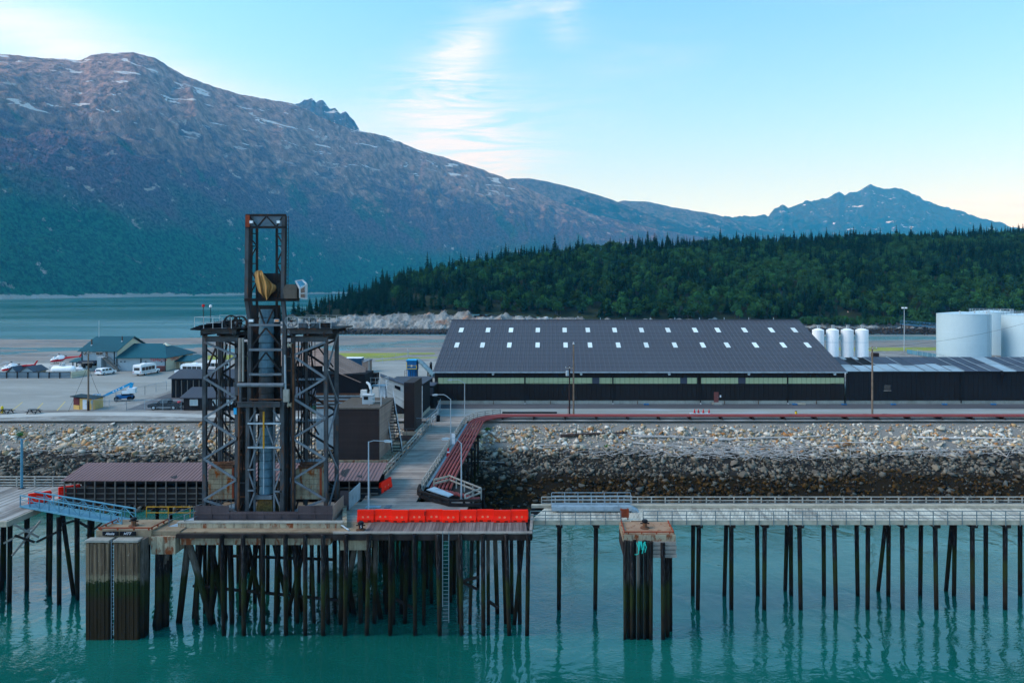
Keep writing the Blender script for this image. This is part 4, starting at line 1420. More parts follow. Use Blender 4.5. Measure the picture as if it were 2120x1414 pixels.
# --- ramp trestle to the land
ramp = thing('approach_trestle', 'weathered plank roadway running from the dock up to the land', 'trestle', (-16.4, 71, 0))
plank_field(ramp, -19.2, -13.7, 71.02, 118.6, LZ, 0.30, 'x', 'plank_ramp', jag=.05)
for x in (-19.0, -16.4, -13.9):
    part('stringer', B(x - .15, x + .15, 71.0, 117, LZ - .55, LZ - .13), 'timber_dark', ramp)
for yy_ in np.arange(72, 104, 3.2):
    part('pile_cap', B(-19.6, -13.3, yy_ - .17, yy_ + .17, LZ - .92, LZ - .56), 'timber_dark', ramp)
    for x in (-19.1, -16.4, -13.8):
        pile(ramp, x, yy_, LZ - .9, x + random.uniform(-.1, .1), yy_, r=.19)
railing(ramp, [(-13.75, 74.8, LZ), (-13.75, 112.5, LZ), (-12.2, 116.6, LZ), (-8.6, 119.5, LZ)], 1.12, 1.6, 'rail_wood', (1.0, .72, .42), .14, .10, .13, .2)
railing(ramp, [(-19.15, 76.0, LZ), (-19.15, 92.6, LZ)], 1.0, 2.2, 'rail_wood', (1.0, .55), .16, .12, .16, .2)
railing(ramp, [(-19.15, 93.3, LZ), (-19.15, 111.2, LZ)], 1.0, 2.2, 'rail_wood', (1.0, .55), .16, .12, .16, .2)
part('kerb_timber', B(-19.1, -18.8, 72, 111, LZ + .012, LZ + .24), 'timber_grey', ramp)
part('kerb_timber', B(-14.15, -13.86, 75, 112, LZ + .012, LZ + .24), 'timber_grey', ramp)
railing(ramp, [(-19.3, 113.4, LZ), (-19.0, 117.6, LZ)], 1.0, 2.0, 'rail_white', (1.0, .5), .16, .12, .16)

# curved timber guard where the ramp meets the dock, with a walkway corner behind
guard = thing('timber_guard', 'low dark timber guard curving round the pipe ends at the ramp foot', 'barrier', (-12, 72, LZ))
gp_ = [(-14.0, 75.0), (-13.9, 73.6), (-13.3, 72.4), (-12.2, 71.3), (-10.9, 70.3), (-10.0, 69.6), (-8.6, 69.5), (-6.9, 69.6)]
for (a, b), (c, d) in zip(gp_[:-1], gp_[1:]):
    part('rail', BAR((a, b, LZ + .62), (c, d, LZ + .62), .24, .2), 'timber_dark', guard)
    part('kerb', BAR((a, b, LZ + .16), (c, d, LZ + .16), .3, .3), 'timber_dark', guard)
    part('post', B(a - .12, a + .12, b - .12, b + .12, LZ + .02, LZ + .52), 'timber_dark', guard)
corner = thing('corner_walkway', 'small timber corner walkway with pale railing beside the red pipe ends', 'walkway', (-8, 73, LZ - 1))
part('deck', B(-12.9, -8.2, 71.0, 77.4, LZ - .45, LZ - .15), 'timber_dark', corner)
railing(corner, [(-11.3, 77.6, LZ - .15), (-7.2, 72.6, LZ - .15), (-8.6, 70.4, LZ - .15)], 1.1, 1.6, 'rail_wood', (1.0, .6), .13, .1, .14, .1)
railing(corner, [(-12.7, 76.2, LZ - .15), (-11.3, 77.6, LZ - .15)], 1.0, 1.6, 'timber_pale', (1.0, .6), .13, .1, .2, .1)
for x, y in ((-12.6, 71.4), (-12.6, 77), (-7.4, 77), (-7.4, 71.4), (-10, 77)):
    pile(corner, x, y, LZ - .44, x, y, r=.18)
solo('sheet_panel', MB().hexa([(-13.0, 73.3, LZ + .55), (-10.3, 70.7, LZ + .55), (-9.9, 71.4, LZ + .60), (-12.3, 74.2, LZ + .60), (-13.0, 73.3, LZ + .62), (-10.3, 70.7, LZ + .62), (-9.9, 71.4, LZ + .67), (-12.3, 74.2, LZ + .67)]), 'rail_galv', 'bluish metal sheet lying on the timber guard at the ramp foot', 'panel')
# coils of red hose-like pipe ends
for i in range(7):
    x, y = -12.1 + i * .62, 73.6 - i * .42
    pts = [(x - .1, y + 1.6, LZ + .15), (x, y + .6, LZ + .35), (x + .35, y, LZ + .35), (x + .95, y - .1, LZ + .30), (x + 1.1, y + .35, LZ + .28), (x + .6, y + .55, LZ + .2)]
    solo('pipe_elbow', MB().path(pts, .13, 8), 'pipe_red', 'red pipe end bending back on itself at the ramp foot, one of the bundle', 'pipe', 'bent pipe ends at the ramp foot', smooth=True)

# --- long walkway trestle to the right
TZ = 8.6
tx0, tx1 = XA(1098, 66.2), 92.0
tr = thing('walkway_trestle', 'long pale plank walkway on slender dark piles running to the right', 'walkway', ((tx0 + tx1) / 2, 68, 0))
plank_field(tr, tx0, tx1 - 1.6, 66.2, 70.4, TZ, 0.33, 'y', 'plank_trestle', jag=.03, skew=.35)
part('fascia', B(tx0, tx1, 66.0, 66.18, TZ - .34, TZ + .06), 'timber_pale', tr)
part('fascia', B(tx0, tx1, 70.42, 70.6, TZ - .34, TZ + .04), 'timber_dark', tr)
part('utility_beam', B(tx0, tx1, 69.95, 70.38, TZ + .02, TZ + .30), 'timber_pale', tr)
for y in (66.9, 69.4):
    part('stringer', B(tx0, tx1, y - .12, y + .12, TZ - .42, TZ - .105), 'timber_dark', tr)
def runs(xa, xb, y, h, sp, mat, rails, **k):
    railing(tr, [(xa, y, TZ), (xb, y, TZ)], h, sp, mat, rails, **k)
runs(XA(1098, 66.1), XA(1285, 66.1), 65.94, 0.98, 1.36, 'rail_teal', (1.0, .62, .30), pw=.07, rw=.055, drop=.42)
runs(XA(1331, 66.1), tx1, 65.94, 0.98, 1.36, 'rail_teal', (1.0, .62, .30), pw=.07, rw=.055, drop=.42)
runs(tx0 + 1.0, tx1, 70.72, 0.90, 1.38, 'rail_wood', (1.0, .62, .3), pw=.11, rw=.07, rail_h=.10, drop=.3)
for pxa, pxb in ((1447, 1444), (1514, 1514), (1583, 1582), (1655, 1658), (1727, 1731), (1797, 1796), (1868, 1869), (1936, 1939), (2013, 2014), (2081, 2081), (2152, 2152), (2222, 2222), (2293, 2293), (2364, 2364), (2436, 2436), (2507, 2507), (2578, 2578), (2650, 2650), (2722, 2722), (2794, 2794), (2866, 2866), (2938, 2938), (3010, 3010), (3082, 3082), (1158, 1157), (1234, 1232)):
    y = 66.7
    pile(tr, XA(pxa, y), y, TZ - .6, XA(pxb, y), y, r=.215)
    part('pile_cap', MB().hexa([(XA(pxa, y) - .25, 66.3, TZ - .75), (XA(pxa, y) + .3, 66.3, TZ - .75), (XA(pxa, y) - .1, 70.4, TZ - .75), (XA(pxa, y) - .7, 70.4, TZ - .75),
                               (XA(pxa, y) - .25, 66.3, TZ - .43), (XA(pxa, y) + .3, 66.3, TZ - .43), (XA(pxa, y) - .1, 70.4, TZ - .43), (XA(pxa, y) - .7, 70.4, TZ - .43)]), 'timber_dark', tr)
for pxa, pxb in ((1435, 1434), (1504, 1499), (1567, 1569), (1637, 1638), (1705, 1706), (1773, 1776), (1840, 1839), (1907, 1905), (1977, 1975), (2041, 2041), (2112, 2112), (2185, 2185), (2255, 2255), (2325, 2325), (2395, 2395), (2465, 2465), (2535, 2535), (2605, 2605), (2675, 2675), (2745, 2745), (2815, 2815), (2885, 2885), (2955, 2955)):
    y = 69.7
    pile(tr, XA(pxa, y), y, TZ - .6, XA(pxb, y), y, r=.215)
for pxa, pxb in ((1630, 1625), (1835, 1816), (1972, 1957)):
    pile(tr, XA(pxa, 69.4), 69.4, TZ - .6, XA(pxb, 71), 71, r=.21)
# aluminium gangway lying on the walkway
gw = thing('boarding_gangway', 'grey aluminium boarding gangway parked along the far side of the walkway', 'gangway', (XA(1222, 69), 68.9, TZ))
gx0, gx1 = XA(1142, 69), XA(1307, 69)
part('side_beam', B(gx0, gx1, 68.55, 68.66, TZ + .16, TZ + .58), 'rail_galv', gw)
part('side_beam', B(gx0, gx1, 69.66, 69.77, TZ + .16, TZ + .58), 'rail_galv', gw)
part('tread_deck', B(gx0, gx1, 68.67, 69.65, TZ + .40, TZ + .45), 'rail_galv', gw)
part('toe_ramp', MB().hexa([(gx1, 68.6, TZ + .02), (gx1 + .7, 68.6, TZ + .02), (gx1 + .7, 69.7, TZ + .02), (gx1, 69.7, TZ + .02), (gx1, 68.6, TZ + .45), (gx1 + .7, 68.6, TZ + .06), (gx1 + .7, 69.7, TZ + .06), (gx1, 69.7, TZ + .45)]), 'rail_galv', gw)
for x in (gx0 + .6, gx1 - .6):
    for y in (68.7, 69.6):
        part('wheel', MB().lathe((x, y, TZ + .17), [(.05, -.05), (.16, -.05), (.16, .05), (.05, .05)], 12, 'y'), 'rubber', gw)
for y in (68.6, 69.7):
    railing(gw, [(gx0, y, TZ + .58), (gx1, y, TZ + .58)], 1.05, 1.24, 'rail_galv', (1.0, .66, .33), .05, .05)
solo('barrier_board', MB().box(XA(1284, 66.4), XA(1302, 66.4), 66.32, 66.42, TZ + .25, TZ + 1.05).box(XA(1285, 66.4), XA(1287, 66.4), 66.43, 66.5, TZ + .01, TZ + 1.1).box(XA(1299, 66.4), XA(1301, 66.4), 66.43, 66.5, TZ + .01, TZ + 1.1), 'steel_orange', 'faded orange barrier board at the gap in the walkway railing', 'barrier')

# --- right mooring dolphin
dz = 9.0
dx0, dx1 = XA(1290, 61.2), XA(1399, 61.2)
dol = thing('mooring_dolphin', 'square mooring dolphin with rusty top on a cluster of black piles, right', 'dolphin', ((dx0 + dx1) / 2, 62.8, 0))
part('cap', B(dx0, dx1, 61.2, 64.7, dz - .62, dz - .02), 'concrete_stained', dol)
part('top_plate', B(dx0 + .12, dx1 - .12, 61.35, 64.6, dz - .018, dz + .03), 'rusty_plate', dol)
part('skirt', B(dx0 - .02, dx0 + .3, 61.24, 64.6, dz - 1.75, dz - .63), 'timber_dark', dol)
for i in range(4):
    part('wale', B(XA(1348, 61.2), dx1 + .06 * (i % 2), 61.06, 61.35, dz - .86 - i * .36, dz - .56 - i * .36), 'timber_grey', dol)
for a, b in (((dx0 + .15, 61.4), (dx1 - .15, 61.4)), ((dx0 + .15, 61.4), (dx0 + .15, 64.4)), ((dx1 - .15, 61.4), (dx1 - .15, 64.4))):
    part('kerb_pipe', MB().tube((*a, dz + .20), (*b, dz + .20), .06, .06, 8), 'steel_orange', dol, smooth=True)
    for t in (0.08, .35, .65, .92):
        p = Vector((*a, dz + .2)).lerp(Vector((*b, dz + .2)), t)
        part('kerb_stub', BAR(p - Vector((0, 0, .2)), p, .1), 'steel_orange', dol)
for i, pxa in enumerate((1294, 1301, 1308, 1314.5, 1321.5, 1328.5, 1335.5, 1342, 1348)):
    pile(dol, XA(pxa, 61), 61.0 + .22 * (i % 2), dz - .42 - .05 * (i % 3), XA(pxa - .4 + .8 * (i % 2), 61), 61.0 + .22 * (i % 2), r=.145 + .012 * (i % 3), mat='pile_pale' if i % 3 == 1 else 'pile')
for pxa, y in ((1294, 62.4), (1308, 63), (1325, 63), (1345, 62.6), (1372, 61.0), (1381, 61.5), (1387, 62.5), (1378, 63.5)):
    pile(dol, XA(pxa, y), y, dz - .6, XA(pxa + 1, y), y, r=.2)
part('gang_plank', B(XA(1306, 65.4), XA(1330, 65.4), 64.75, 66.0, TZ - .06, TZ + .04), 'plank_trestle', dol)
part('step', B(XA(1306, 64.8), XA(1331, 64.8), 64.62, 64.74, TZ + .1, TZ + .46), 'steel_rusty', dol)
def bollard(px, Y, z, label, text=None, sc=1.0):
    x = XA(px, Y)
    b = thing('mooring_bollard', label, 'bollard', (x, Y, z))
    part('base_plate', MB().lathe((x, Y, z), [(.42 * sc, 0), (.42 * sc, .05), (.2 * sc, .07)], 20), 'steel_rusty', b)
    part('post', MB().lathe((x, Y, z), [(.22 * sc, .06), (.20 * sc, .12), (.20 * sc, .48 * sc)], 18), 'steel_rusty', b, smooth=True)
    part('head', MB().lathe((x, Y, z), [(.2 * sc, .48 * sc), (.27 * sc, .56 * sc), (.27 * sc, .68 * sc), (.2 * sc, .74 * sc)], 18), 'sign_black', b, smooth=True)
    part('horn', MB().tube((x - .4 * sc, Y, z + .42 * sc), (x + .4 * sc, Y, z + .42 * sc), .06 * sc, .06 * sc, 8), 'steel_dark', b, smooth=True)
    return b
bollard(1335, 62.9, dz + .03, 'dark mooring bollard on the rusty right dolphin')
rope = MB()
rnd = random.Random(5)
for i in range(9):
    a = P(1318 + i * 2.2 + rnd.uniform(-2, 2), 1120 + rnd.uniform(0, 4), 60.75)
    b = P(1320 + i * 1.8 + rnd.uniform(-3, 3), 1136 + rnd.uniform(0, 10), 60.72)
    m = a.lerp(b, .5) + Vector((rnd.uniform(-.15, .15), -.06, 0))
    rope.path([a, m, b], .045, 6)
rope.path([P(1322, 1146, 60.7), P(1317, 1148, 60.7), P(1314, 1147, 60.7)], .035, 6)
solo('mooring_rope', rope, 'rope_teal', 'tangle of bright turquoise rope hung on the right dolphin piles', 'rope', smooth=True)

# --- left breasting dolphin with two fender panels
ld = thing('breasting_dolphin', 'stained concrete dolphin with two tall fender panels, left of the tower', 'dolphin', (-37.6, 62, 0))
lx0, lx1, lz = XA(199, 62), XA(313, 62), 9.1
part('cap', MB().hexa([(lx0, 62, lz - 1.25), (lx1, 62, lz - 1.25), (lx1 + .25, 65, lz - 1.25), (lx0 + .25, 65, lz - 1.25), (lx0, 62, lz), (lx1, 62, lz), (lx1 + .25, 65, lz), (lx0 + .25, 65, lz)]), 'concrete_deck', ld)
part('apron', MB().hexa([(lx1 + .02, 62.2, lz - .5), (XA(372, 62.2), 62.2, lz - .5), (XA(372, 62.2), 65.2, lz - .5), (lx1 + .28, 65.2, lz - .5), (lx1 + .02, 62.2, lz - .12), (XA(372, 62.2), 62.2, lz - .12), (XA(372, 62.2), 65.2, lz - .12), (lx1 + .28, 65.2, lz - .12)]), 'concrete_deck', ld)
part('link_block', B(XA(314, 62), XA(364, 62), 61.9, 63.6, 7.05, lz - .52), 'concrete_stained', ld)
for i, (a, b) in enumerate(((183, 230), (241, 290))):
    pn = part('fender_panel', B(XA(a, 61.2), XA(b, 61.2), 60.95, 61.5, -0.8, 8.48), 'fender_face', ld)
    n = 6
    for j in range(n):
        xa = XA(a + (b - a) * j / n, 61.2)
        xb = XA(a + (b - a) * (j + 1) / n, 61.2)
        part('fender_timber', B(xa + .02, xb - .02, 60.82 + .03 * (j % 2), 60.95, -0.8, 8.42 - .05 * (j % 3)), 'fender_face', pn)
    part('panel_cap', B(XA(a, 61.2) - .06, XA(b, 61.2) + .06, 60.78, 61.6, 8.485, 8.66), 'concrete', ld)
part('fender_side', B(XA(292, 61.4), XA(301, 61.4), 61.2, 61.9, -.5, 8.6), 'pile_pale', ld)
part('ladder', MB().bar((XA(232, 61.2), 61.1, 0), (XA(232, 61.2), 61.1, 8.6), .05).bar((XA(239, 61.2), 61.1, 0), (XA(239, 61.2), 61.1, 8.6), .05), 'rail_galv', ld)
for i in range(26):
    part('rung', BAR((XA(232, 61.2), 61.1, .4 + i * .32), (XA(239, 61.2), 61.1, .4 + i * .32), .035), 'rail_galv', ld)
for pxa, y in ((205, 62.6), (225, 63.4), (262, 62.8), (285, 63.6), (303, 62.6), (330, 62.8), (345, 63.4)):
    pile(ld, XA(pxa, y), y, 7.9, XA(pxa - 3, y), y, r=.34, mat='pile')
kerbs = (((lx0 + .1, 62.12), (lx1 - .1, 62.12)), ((lx0 + .1, 62.12), (lx0 + .35, 64.7)), ((lx1 - .1, 62.12), (lx1 + .15, 64.7)))
for a, b in kerbs:
    part('kerb_pipe', MB().tube((*a, lz + .20), (*b, lz + .20), .06, .06, 8), 'steel_orange', ld, smooth=True)
    for t in (0.06, .37, .68, .96):
        p = Vector((*a, lz + .2)).lerp(Vector((*b, lz + .2)), t)
        part('kerb_stub', BAR(p - Vector((0, 0, .2)), p, .1), 'steel_orange', ld)
bollard(277, 63.3, lz, 'rusty mooring bollard with black head on the left dolphin')
def text_obj(body, size, loc, mat, parent=None, rot=(math.pi / 2, 0, 0), name='lettering', shear=0.0, ext=0.004):
    c = bpy.data.curves.new(name, 'FONT')
    c.body, c.size, c.extrude, c.shear = body, size, ext, shear
    c.align_x, c.align_y = 'CENTER', 'CENTER'
    tmp = bpy.data.objects.new(name, c)
    dg = bpy.context.evaluated_depsgraph_get()
    COL.objects.link(tmp)
    dg.update()
    me = bpy.data.meshes.new_from_object(tmp.evaluated_get(bpy.context.evaluated_depsgraph_get()))
    COL.objects.unlink(tmp)
    bpy.data.objects.remove(tmp)
    bpy.data.curves.remove(c)
    me.materials.clear()
    me.materials.append(M[mat])
    o = bpy.data.objects.new(name, me)
    link(o, parent)
    off = ORG[parent.name] if parent is not None else Vector((0, 0, 0))
    o.location = Vector(loc) - off
    o.rotation_euler = rot
    return o
for a, b, word, lab in ((212, 245, 'Alaska', 'black name plate lettered in white script on the left fender cap'), (248, 281, 'HTT', 'black name plate with white capitals on the left fender cap')):
    x0, x1 = XA(a, 61.9), XA(b, 61.9)
    sg = thing('name_plate', lab, 'sign', ((x0 + x1) / 2, 61.9, 8.55))
    part('plate', B(x0, x1, 61.90, 61.96, 8.69, 9.05), 'sign_black', sg)
    text_obj(word, .34 if word == 'HTT' else .30, ((x0 + x1) / 2 - .05, 61.89, 8.86), 'sign_white', sg, shear=.35)

# --- left timber wharf
lw = thing('timber_wharf', 'grey plank wharf with timber railing at the left edge on tall piles', 'wharf', (-56, 70, 0))
wx0, wx1 = -78.0, -50.5
plank_field(lw, wx0, wx1 - .3, 65.3, 76.6, LZ, 0.36, 'y', 'plank_left', jag=.04, skew=.0)
part('edge_beam', B(wx0, wx1, 65.0, 65.28, LZ - .5, LZ - .02), 'timber_pale', lw)
part('edge_beam', B(wx1 - .28, wx1 + .02, 65.3, 72.3, LZ - .55, LZ - .02), 'timber_pale', lw)
part('stringer', B(wx0, wx1 - .4, 66.3, 66.6, LZ - .7, LZ - .11), 'timber_dark', lw)
part('stringer', B(wx0, wx1 - .4, 70.3, 70.6, LZ - .7, LZ - .11), 'timber_dark', lw)
part('kerb_timber', B(wx0, -53.6, 65.35, 65.65, LZ + .015, LZ + .32), 'steel_rusty', lw)
railing(lw, [(wx0, 76.5, LZ), (-44.5, 76.5, LZ)], 1.1, 2.0, 'rail_wood', (1.0, .72, .44, .18), .14, .08, .12, .2)
for yy_ in (65.8, 68.2, 70.8, 73.4):
    for x in np.arange(wx0 + .5, wx1, 2.25):
        if yy_ > 69 and x < -60:
            continue
        xx = x + random.uniform(-.3, .3)
        pile(lw, xx, yy_, LZ - .3, xx + random.uniform(-.3, .2), yy_, r=.21)
for a, b, c, d, y0, y1 in ((25, 1150, 84, 1078, 65.5, 67), (8, 1124, 78, 1086, 66, 67), (75, 1122, 128, 1096, 67.5, 69), (126, 1086, 162, 1075, 69, 70), (30, 1108, 72, 1122, 65.6, 66.4), (28, 1085, 80, 1112, 65.6, 67),
                           (180, 1108, 210, 1083, 68, 68), (160, 1078, 184, 1092, 69, 69)):
    part('cross_brace', BAR(P(a, b, y0), P(c, d, y1), .2, .16), 'timber_grey' if a < 30 else 'timber_dark', lw)
for pxa, pxb, y, r in ((105, 98, 69.5, .2), (122, 118, 67.4, .21), (128, 151, 69.5, .2), (160, 156, 68.5, .2), (186, 178, 66.8, .2)):
    pile(lw, XA(pxa, y), y, LZ - .4, XA(pxb, y), y + .3, r=r)
# --- blue lattice footbridge
fb = thing('footbridge', 'light blue steel lattice footbridge sloping from the wharf to the left dolphin', 'footbridge', (-45.5, 66.5, LZ))
A0, A1 = Vector((-52.4, 69.2, LZ + .12)), Vector((-39.0, 63.7, LZ + .15))
side = (A1 - A0).cross(Vector((0, 0, 1))).normalized() * -1.35
for k, off in ((0, Vector((0, 0, 0))), (1, side)):
    a, b = A0 + off, A1 + off
    up = Vector((0, 0, 1.08))
    part('top_chord', BAR(a + up, b + up, .10, .10), 'blue_steel', fb)
    part('bottom_chord', BAR(a, b, .13, .16), 'blue_steel', fb)
    part('mid_rail', BAR(a + up * .62, b + up * .62, .05, .05), 'blue_steel', fb)
    for i in range(11):
        p = a.lerp(b, i / 10)
        part('upright', BAR(p + Vector((0, 0, .08)), p + up, .07), 'blue_steel', fb)
        if 0 < i < 11 and i < 10:
            q = a.lerp(b, (i + 1) / 10)
            if i % 2:
                part('diagonal', BAR(p + up * .97, q + Vector((0, 0, .08)), .05), 'blue_steel', fb)
            else:
                part('diagonal', BAR(p + Vector((0, 0, .08)), q + up * .97, .05), 'blue_steel', fb)
part('deck_plate', MB().hexa([A0 + Vector((0, 0, -.03)), A1 + Vector((0, 0, -.03)), A1 + side + Vector((0, 0, -.03)), A0 + side + Vector((0, 0, -.03)), A0 + Vector((0, 0, .03)), A1 + Vector((0, 0, .03)), A1 + side + Vector((0, 0, .03)), A0 + side + Vector((0, 0, .03))]), 'blue_steel', fb)
# yellow rail and grey catwalk between dolphin and tower
yr = thing('yellow_handrail', 'rusty yellow handrail between the blue footbridge and the tower', 'railing', (-34.5, 66, LZ))
railing(yr, [(-38.2, 66.2, LZ), (-32.0, 66.2, LZ)], 1.0, 2.0, 'rail_yellow', (1.0, .45), .07, .07)
cw = thing('catwalk', 'grey sloping catwalk with thin rail at the left corner of the tower base', 'catwalk', (-32, 67, LZ))
part('deck', MB().hexa([(-34.6, 63.4, LZ), (-33.2, 63.4, LZ), (-30.0, 70.5, LZ + .1), (-31.4, 70.5, LZ + .1), (-34.6, 63.4, LZ + .1), (-33.2, 63.4, LZ + .1), (-30.0, 70.5, LZ + .2), (-31.4, 70.5, LZ + .2)]), 'rail_galv', cw)
railing(cw, [(-33.2, 63.5, LZ + .1), (-30.0, 70.4, LZ + .2)], 1.0, 2.2, 'steel_brace', (1.0, .5), .06, .05)
railing(cw, [(-34.6, 63.5, LZ + .1), (-31.4, 70.4, LZ + .2)], 1.0, 2.2, 'steel_brace', (1.0, .5), .06, .05)

# --- long conveyor shed
sy, ry = 72.5, 76.3
sx0, sx1 = XA(134, sy), XA(783, sy)
ez, rz = ZA(993, sy), ZA(957.5, ry)
shed = thing('conveyor_shed', 'long low conveyor shed with purplish ribbed roof and open timber side', 'shed', ((sx0 + sx1) / 2, sy, LZ))
part('roof', MB().hexa([(sx0 - .2, sy - .25, ez - .08), (sx1 + .1, sy - .25, ez - .08), (sx1 + .1, ry, rz - .08), (sx0 - .2, ry, rz - .08), (sx0 - .2, sy - .25, ez), (sx1 + .1, sy - .25, ez), (sx1 + .1, ry, rz), (sx0 - .2, ry, rz)]), 'roof_shed', shed)
part('roof', MB().hexa([(sx0 - .2, ry + .02, rz - .09), (sx1 + .1, ry + .02, rz - .09), (sx1 + .1, ry + 3.4, rz - .9), (sx0 - .2, ry + 3.4, rz - .9), (sx0 - .2, ry + .02, rz - .01), (sx1 + .1, ry + .02, rz - .01), (sx1 + .1, ry + 3.4, rz - .82), (sx0 - .2, ry + 3.4, rz - .82)]), 'roof_shed', shed)
ribs = MB()
n = int((sx1 - sx0) / .38)
for i in range(n):
    x = sx0 + i * .38
    ribs.add([(x, sy - .25, ez + .002), (x + .07, sy - .25, ez + .002), (x + .07, ry, rz + .002), (x, ry, rz + .002), (x + .035, sy - .25, ez + .05), (x + .035, ry, rz + .05)], [(0, 4, 5, 3), (1, 2, 5, 4), (0, 1, 4), (2, 3, 5)])
part('roof_rib', ribs, 'roof_purple', shed, kind='stuff')
for k in ((705, 984, 708, 975, 724, 971, 715, 990), (739, 988, 742, 985, 750, 985, 749, 991), (352, 989, 366, 984, 367, 991, 360, 992)):
    pts = []
    for i in range(0, 8, 2):
        t = (993 - k[i + 1]) / (993 - 957.5)
        yv = sy + (ry - sy) * t
        pts.append((XA(k[i], yv), yv, ez + (rz - ez) * t + .06))
    part('roof_patch', MB().poly(pts), 'roof_patch', shed)
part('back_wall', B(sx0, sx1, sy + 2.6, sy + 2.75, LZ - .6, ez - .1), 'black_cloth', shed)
part('conveyor_bed', B(sx0, sx1, sy + .7, sy + 2.3, LZ + .1, LZ + .6), 'steel_dark', shed)
part('floor_beam', B(sx0, sx1, sy - .1, sy + 3.2, LZ - .75, LZ - .45), 'timber_dark', shed)
part('eave_beam', B(sx0, sx1, sy - .12, sy + .06, ez - .3, ez - .09), 'timber_dark', shed)
posts_x = np.arange(sx0 + .1, sx1, 1.05)
for i, x in enumerate(posts_x):
    part('post', B(x - .055, x + .055, sy - .24, sy - .13, LZ - .8, ez - .1), 'timber_dim', shed)
    if i < len(posts_x) - 1 and not (XA(425, sy) < x < XA(610, sy)):
        part('wall_panel', B(x + .03, x + 1.02, sy + .06, sy + .10, LZ - .45, LZ + 1.0), 'timber_dark' if i % 3 else 'clad_brown', shed)
for z in (LZ + 1.02, LZ + .45, LZ - .1, LZ - .45):
    part('side_rail', B(sx0, sx1, sy - .10, sy - .04, z - .05, z + .05), 'timber_dim', shed)
for x in np.arange(sx0 + 1, sx1, 4.2):
    for y in (sy + .3, sy + 2.9):
        pile(shed, x, y, LZ - .76, x, y, r=.18)
# ------------------------------------------------------------------ ship loading tower
TY, TB = 66.4, 69.7                       # front and back planes of the legs
tw_ = thing('loading_tower', 'tall dark steel ship loading tower with lattice legs and central mast', 'tower', (XA(550, 67), 67, LZ))
def tp(name, mb, mat, smooth=False):
    return part(name, mb, mat, tw_, smooth)
def zz(py, Y=TY):
    return ZA(py, Y)
def tower_leg(px_, Y, py0, py1, w=.34):
    x = XA(px_, TY)
    tp('leg', MB().hbeam((x, Y, zz(py1)), (x, Y, zz(py0)), w, w, .05, (0, 1, 0)), 'steel')
for pl, prr, flip in ((424, 491, False), (607, 675, True)):
    for px_ in (pl, prr):
        tower_leg(px_, TY, 694, 1066)
        tower_leg(px_, TB, 694, 1066)
    inner = (pl + 14) if not flip else (prr - 52)
    tower_leg(inner, TY + 1.5, 700, 1066, .2)
    nodes_a = (708, 782, 865, 949, 1033)
    nodes_b = (736, 823, 907, 992, 1058)
    outer, innr = (pl, prr) if not flip else (prr, pl)
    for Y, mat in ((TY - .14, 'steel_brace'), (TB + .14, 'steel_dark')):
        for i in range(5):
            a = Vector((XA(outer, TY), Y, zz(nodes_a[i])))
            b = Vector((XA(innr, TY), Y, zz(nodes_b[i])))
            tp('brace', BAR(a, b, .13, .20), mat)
            tp('gusset', B(b.x - .22, b.x + .22, Y - .03, Y + .03, b.z - .2, b.z + .2), mat)
            if i < 4:
                c = Vector((XA(outer, TY), Y, zz(nodes_a[i + 1])))
                tp('brace', BAR(b + Vector((0, -.03, 0)), c + Vector((0, -.03, 0)), .13, .20), mat)
    for px_ in (pl, prr):
        x = XA(px_, TY)
        for i in range(5):
            y0, y1 = (TY, TB) if i % 2 else (TB, TY)
            za, zb = zz(694 + i * 76), zz(694 + (i + 1) * 74)
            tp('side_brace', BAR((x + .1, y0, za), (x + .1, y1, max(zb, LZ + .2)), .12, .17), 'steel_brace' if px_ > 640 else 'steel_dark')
    # head frame: girders, platform, railing
    xa, xb = XA(pl, TY) - .15, XA(prr, TY) + .15
    for Y in (TY, TB):
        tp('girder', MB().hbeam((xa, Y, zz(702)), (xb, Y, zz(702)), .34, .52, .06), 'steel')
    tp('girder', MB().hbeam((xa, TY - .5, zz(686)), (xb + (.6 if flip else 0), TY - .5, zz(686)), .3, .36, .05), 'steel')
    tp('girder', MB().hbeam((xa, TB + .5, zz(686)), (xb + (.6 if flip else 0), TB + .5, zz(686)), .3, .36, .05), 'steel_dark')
    for x in (xa + .15, xb - .15, (xa + xb) / 2):
        tp('cross_girder', BAR((x, TY - .6, zz(691)), (x, TB + .6, zz(691)), .22, .3), 'steel_dark')
    px0, px1 = (xa - .4, xb + .2) if not flip else (xa - .1, xb + 1.2)
    tp('platform', B(px0, px1, TY - .9, TB + .9, zz(681.5), zz(679)), 'steel_dark')
    rl = tp('railing', MB().bar((px0, TY - .85, zz(656)), (px1 - (.6 if flip else 1.5), TY - .85, zz(657)), .035).bar((px0, TY - .85, zz(667)), (px1 - (.6 if flip else 1.5), TY - .85, zz(667)), .03)
            .bar((px0, TB + .85, zz(656)), (px1, TB + .85, zz(657)), .035).bar((px0, TB + .85, zz(667)), (px1, TB + .85, zz(667)), .03)
            .bar((px0 if not flip else px1, TY - .85, zz(656)), (px0 if not flip else px1, TB + .85, zz(657)), .035), 'rail_white')
    for i in range(5):
        x = px0 + (px1 - px0) * i / 4.6
        for Y in (TY - .85, TB + .85):
            part('post', BAR((x, Y, zz(680)), (x, Y, zz(656.5)), .04), 'rail_white', rl)
    # machinery on the platform
    for i in range(7):
        x = px0 + .5 + rp.random() * (px1 - px0 - 1)
        y = TY + rp.random() * 3
        tp('winch_housing', B(x - .35, x + .35, y - .3, y + .3, zz(679) + .005 * i, zz(672 - 4 * rp.random())), 'steel_dark' if i % 2 else 'steel_brace')
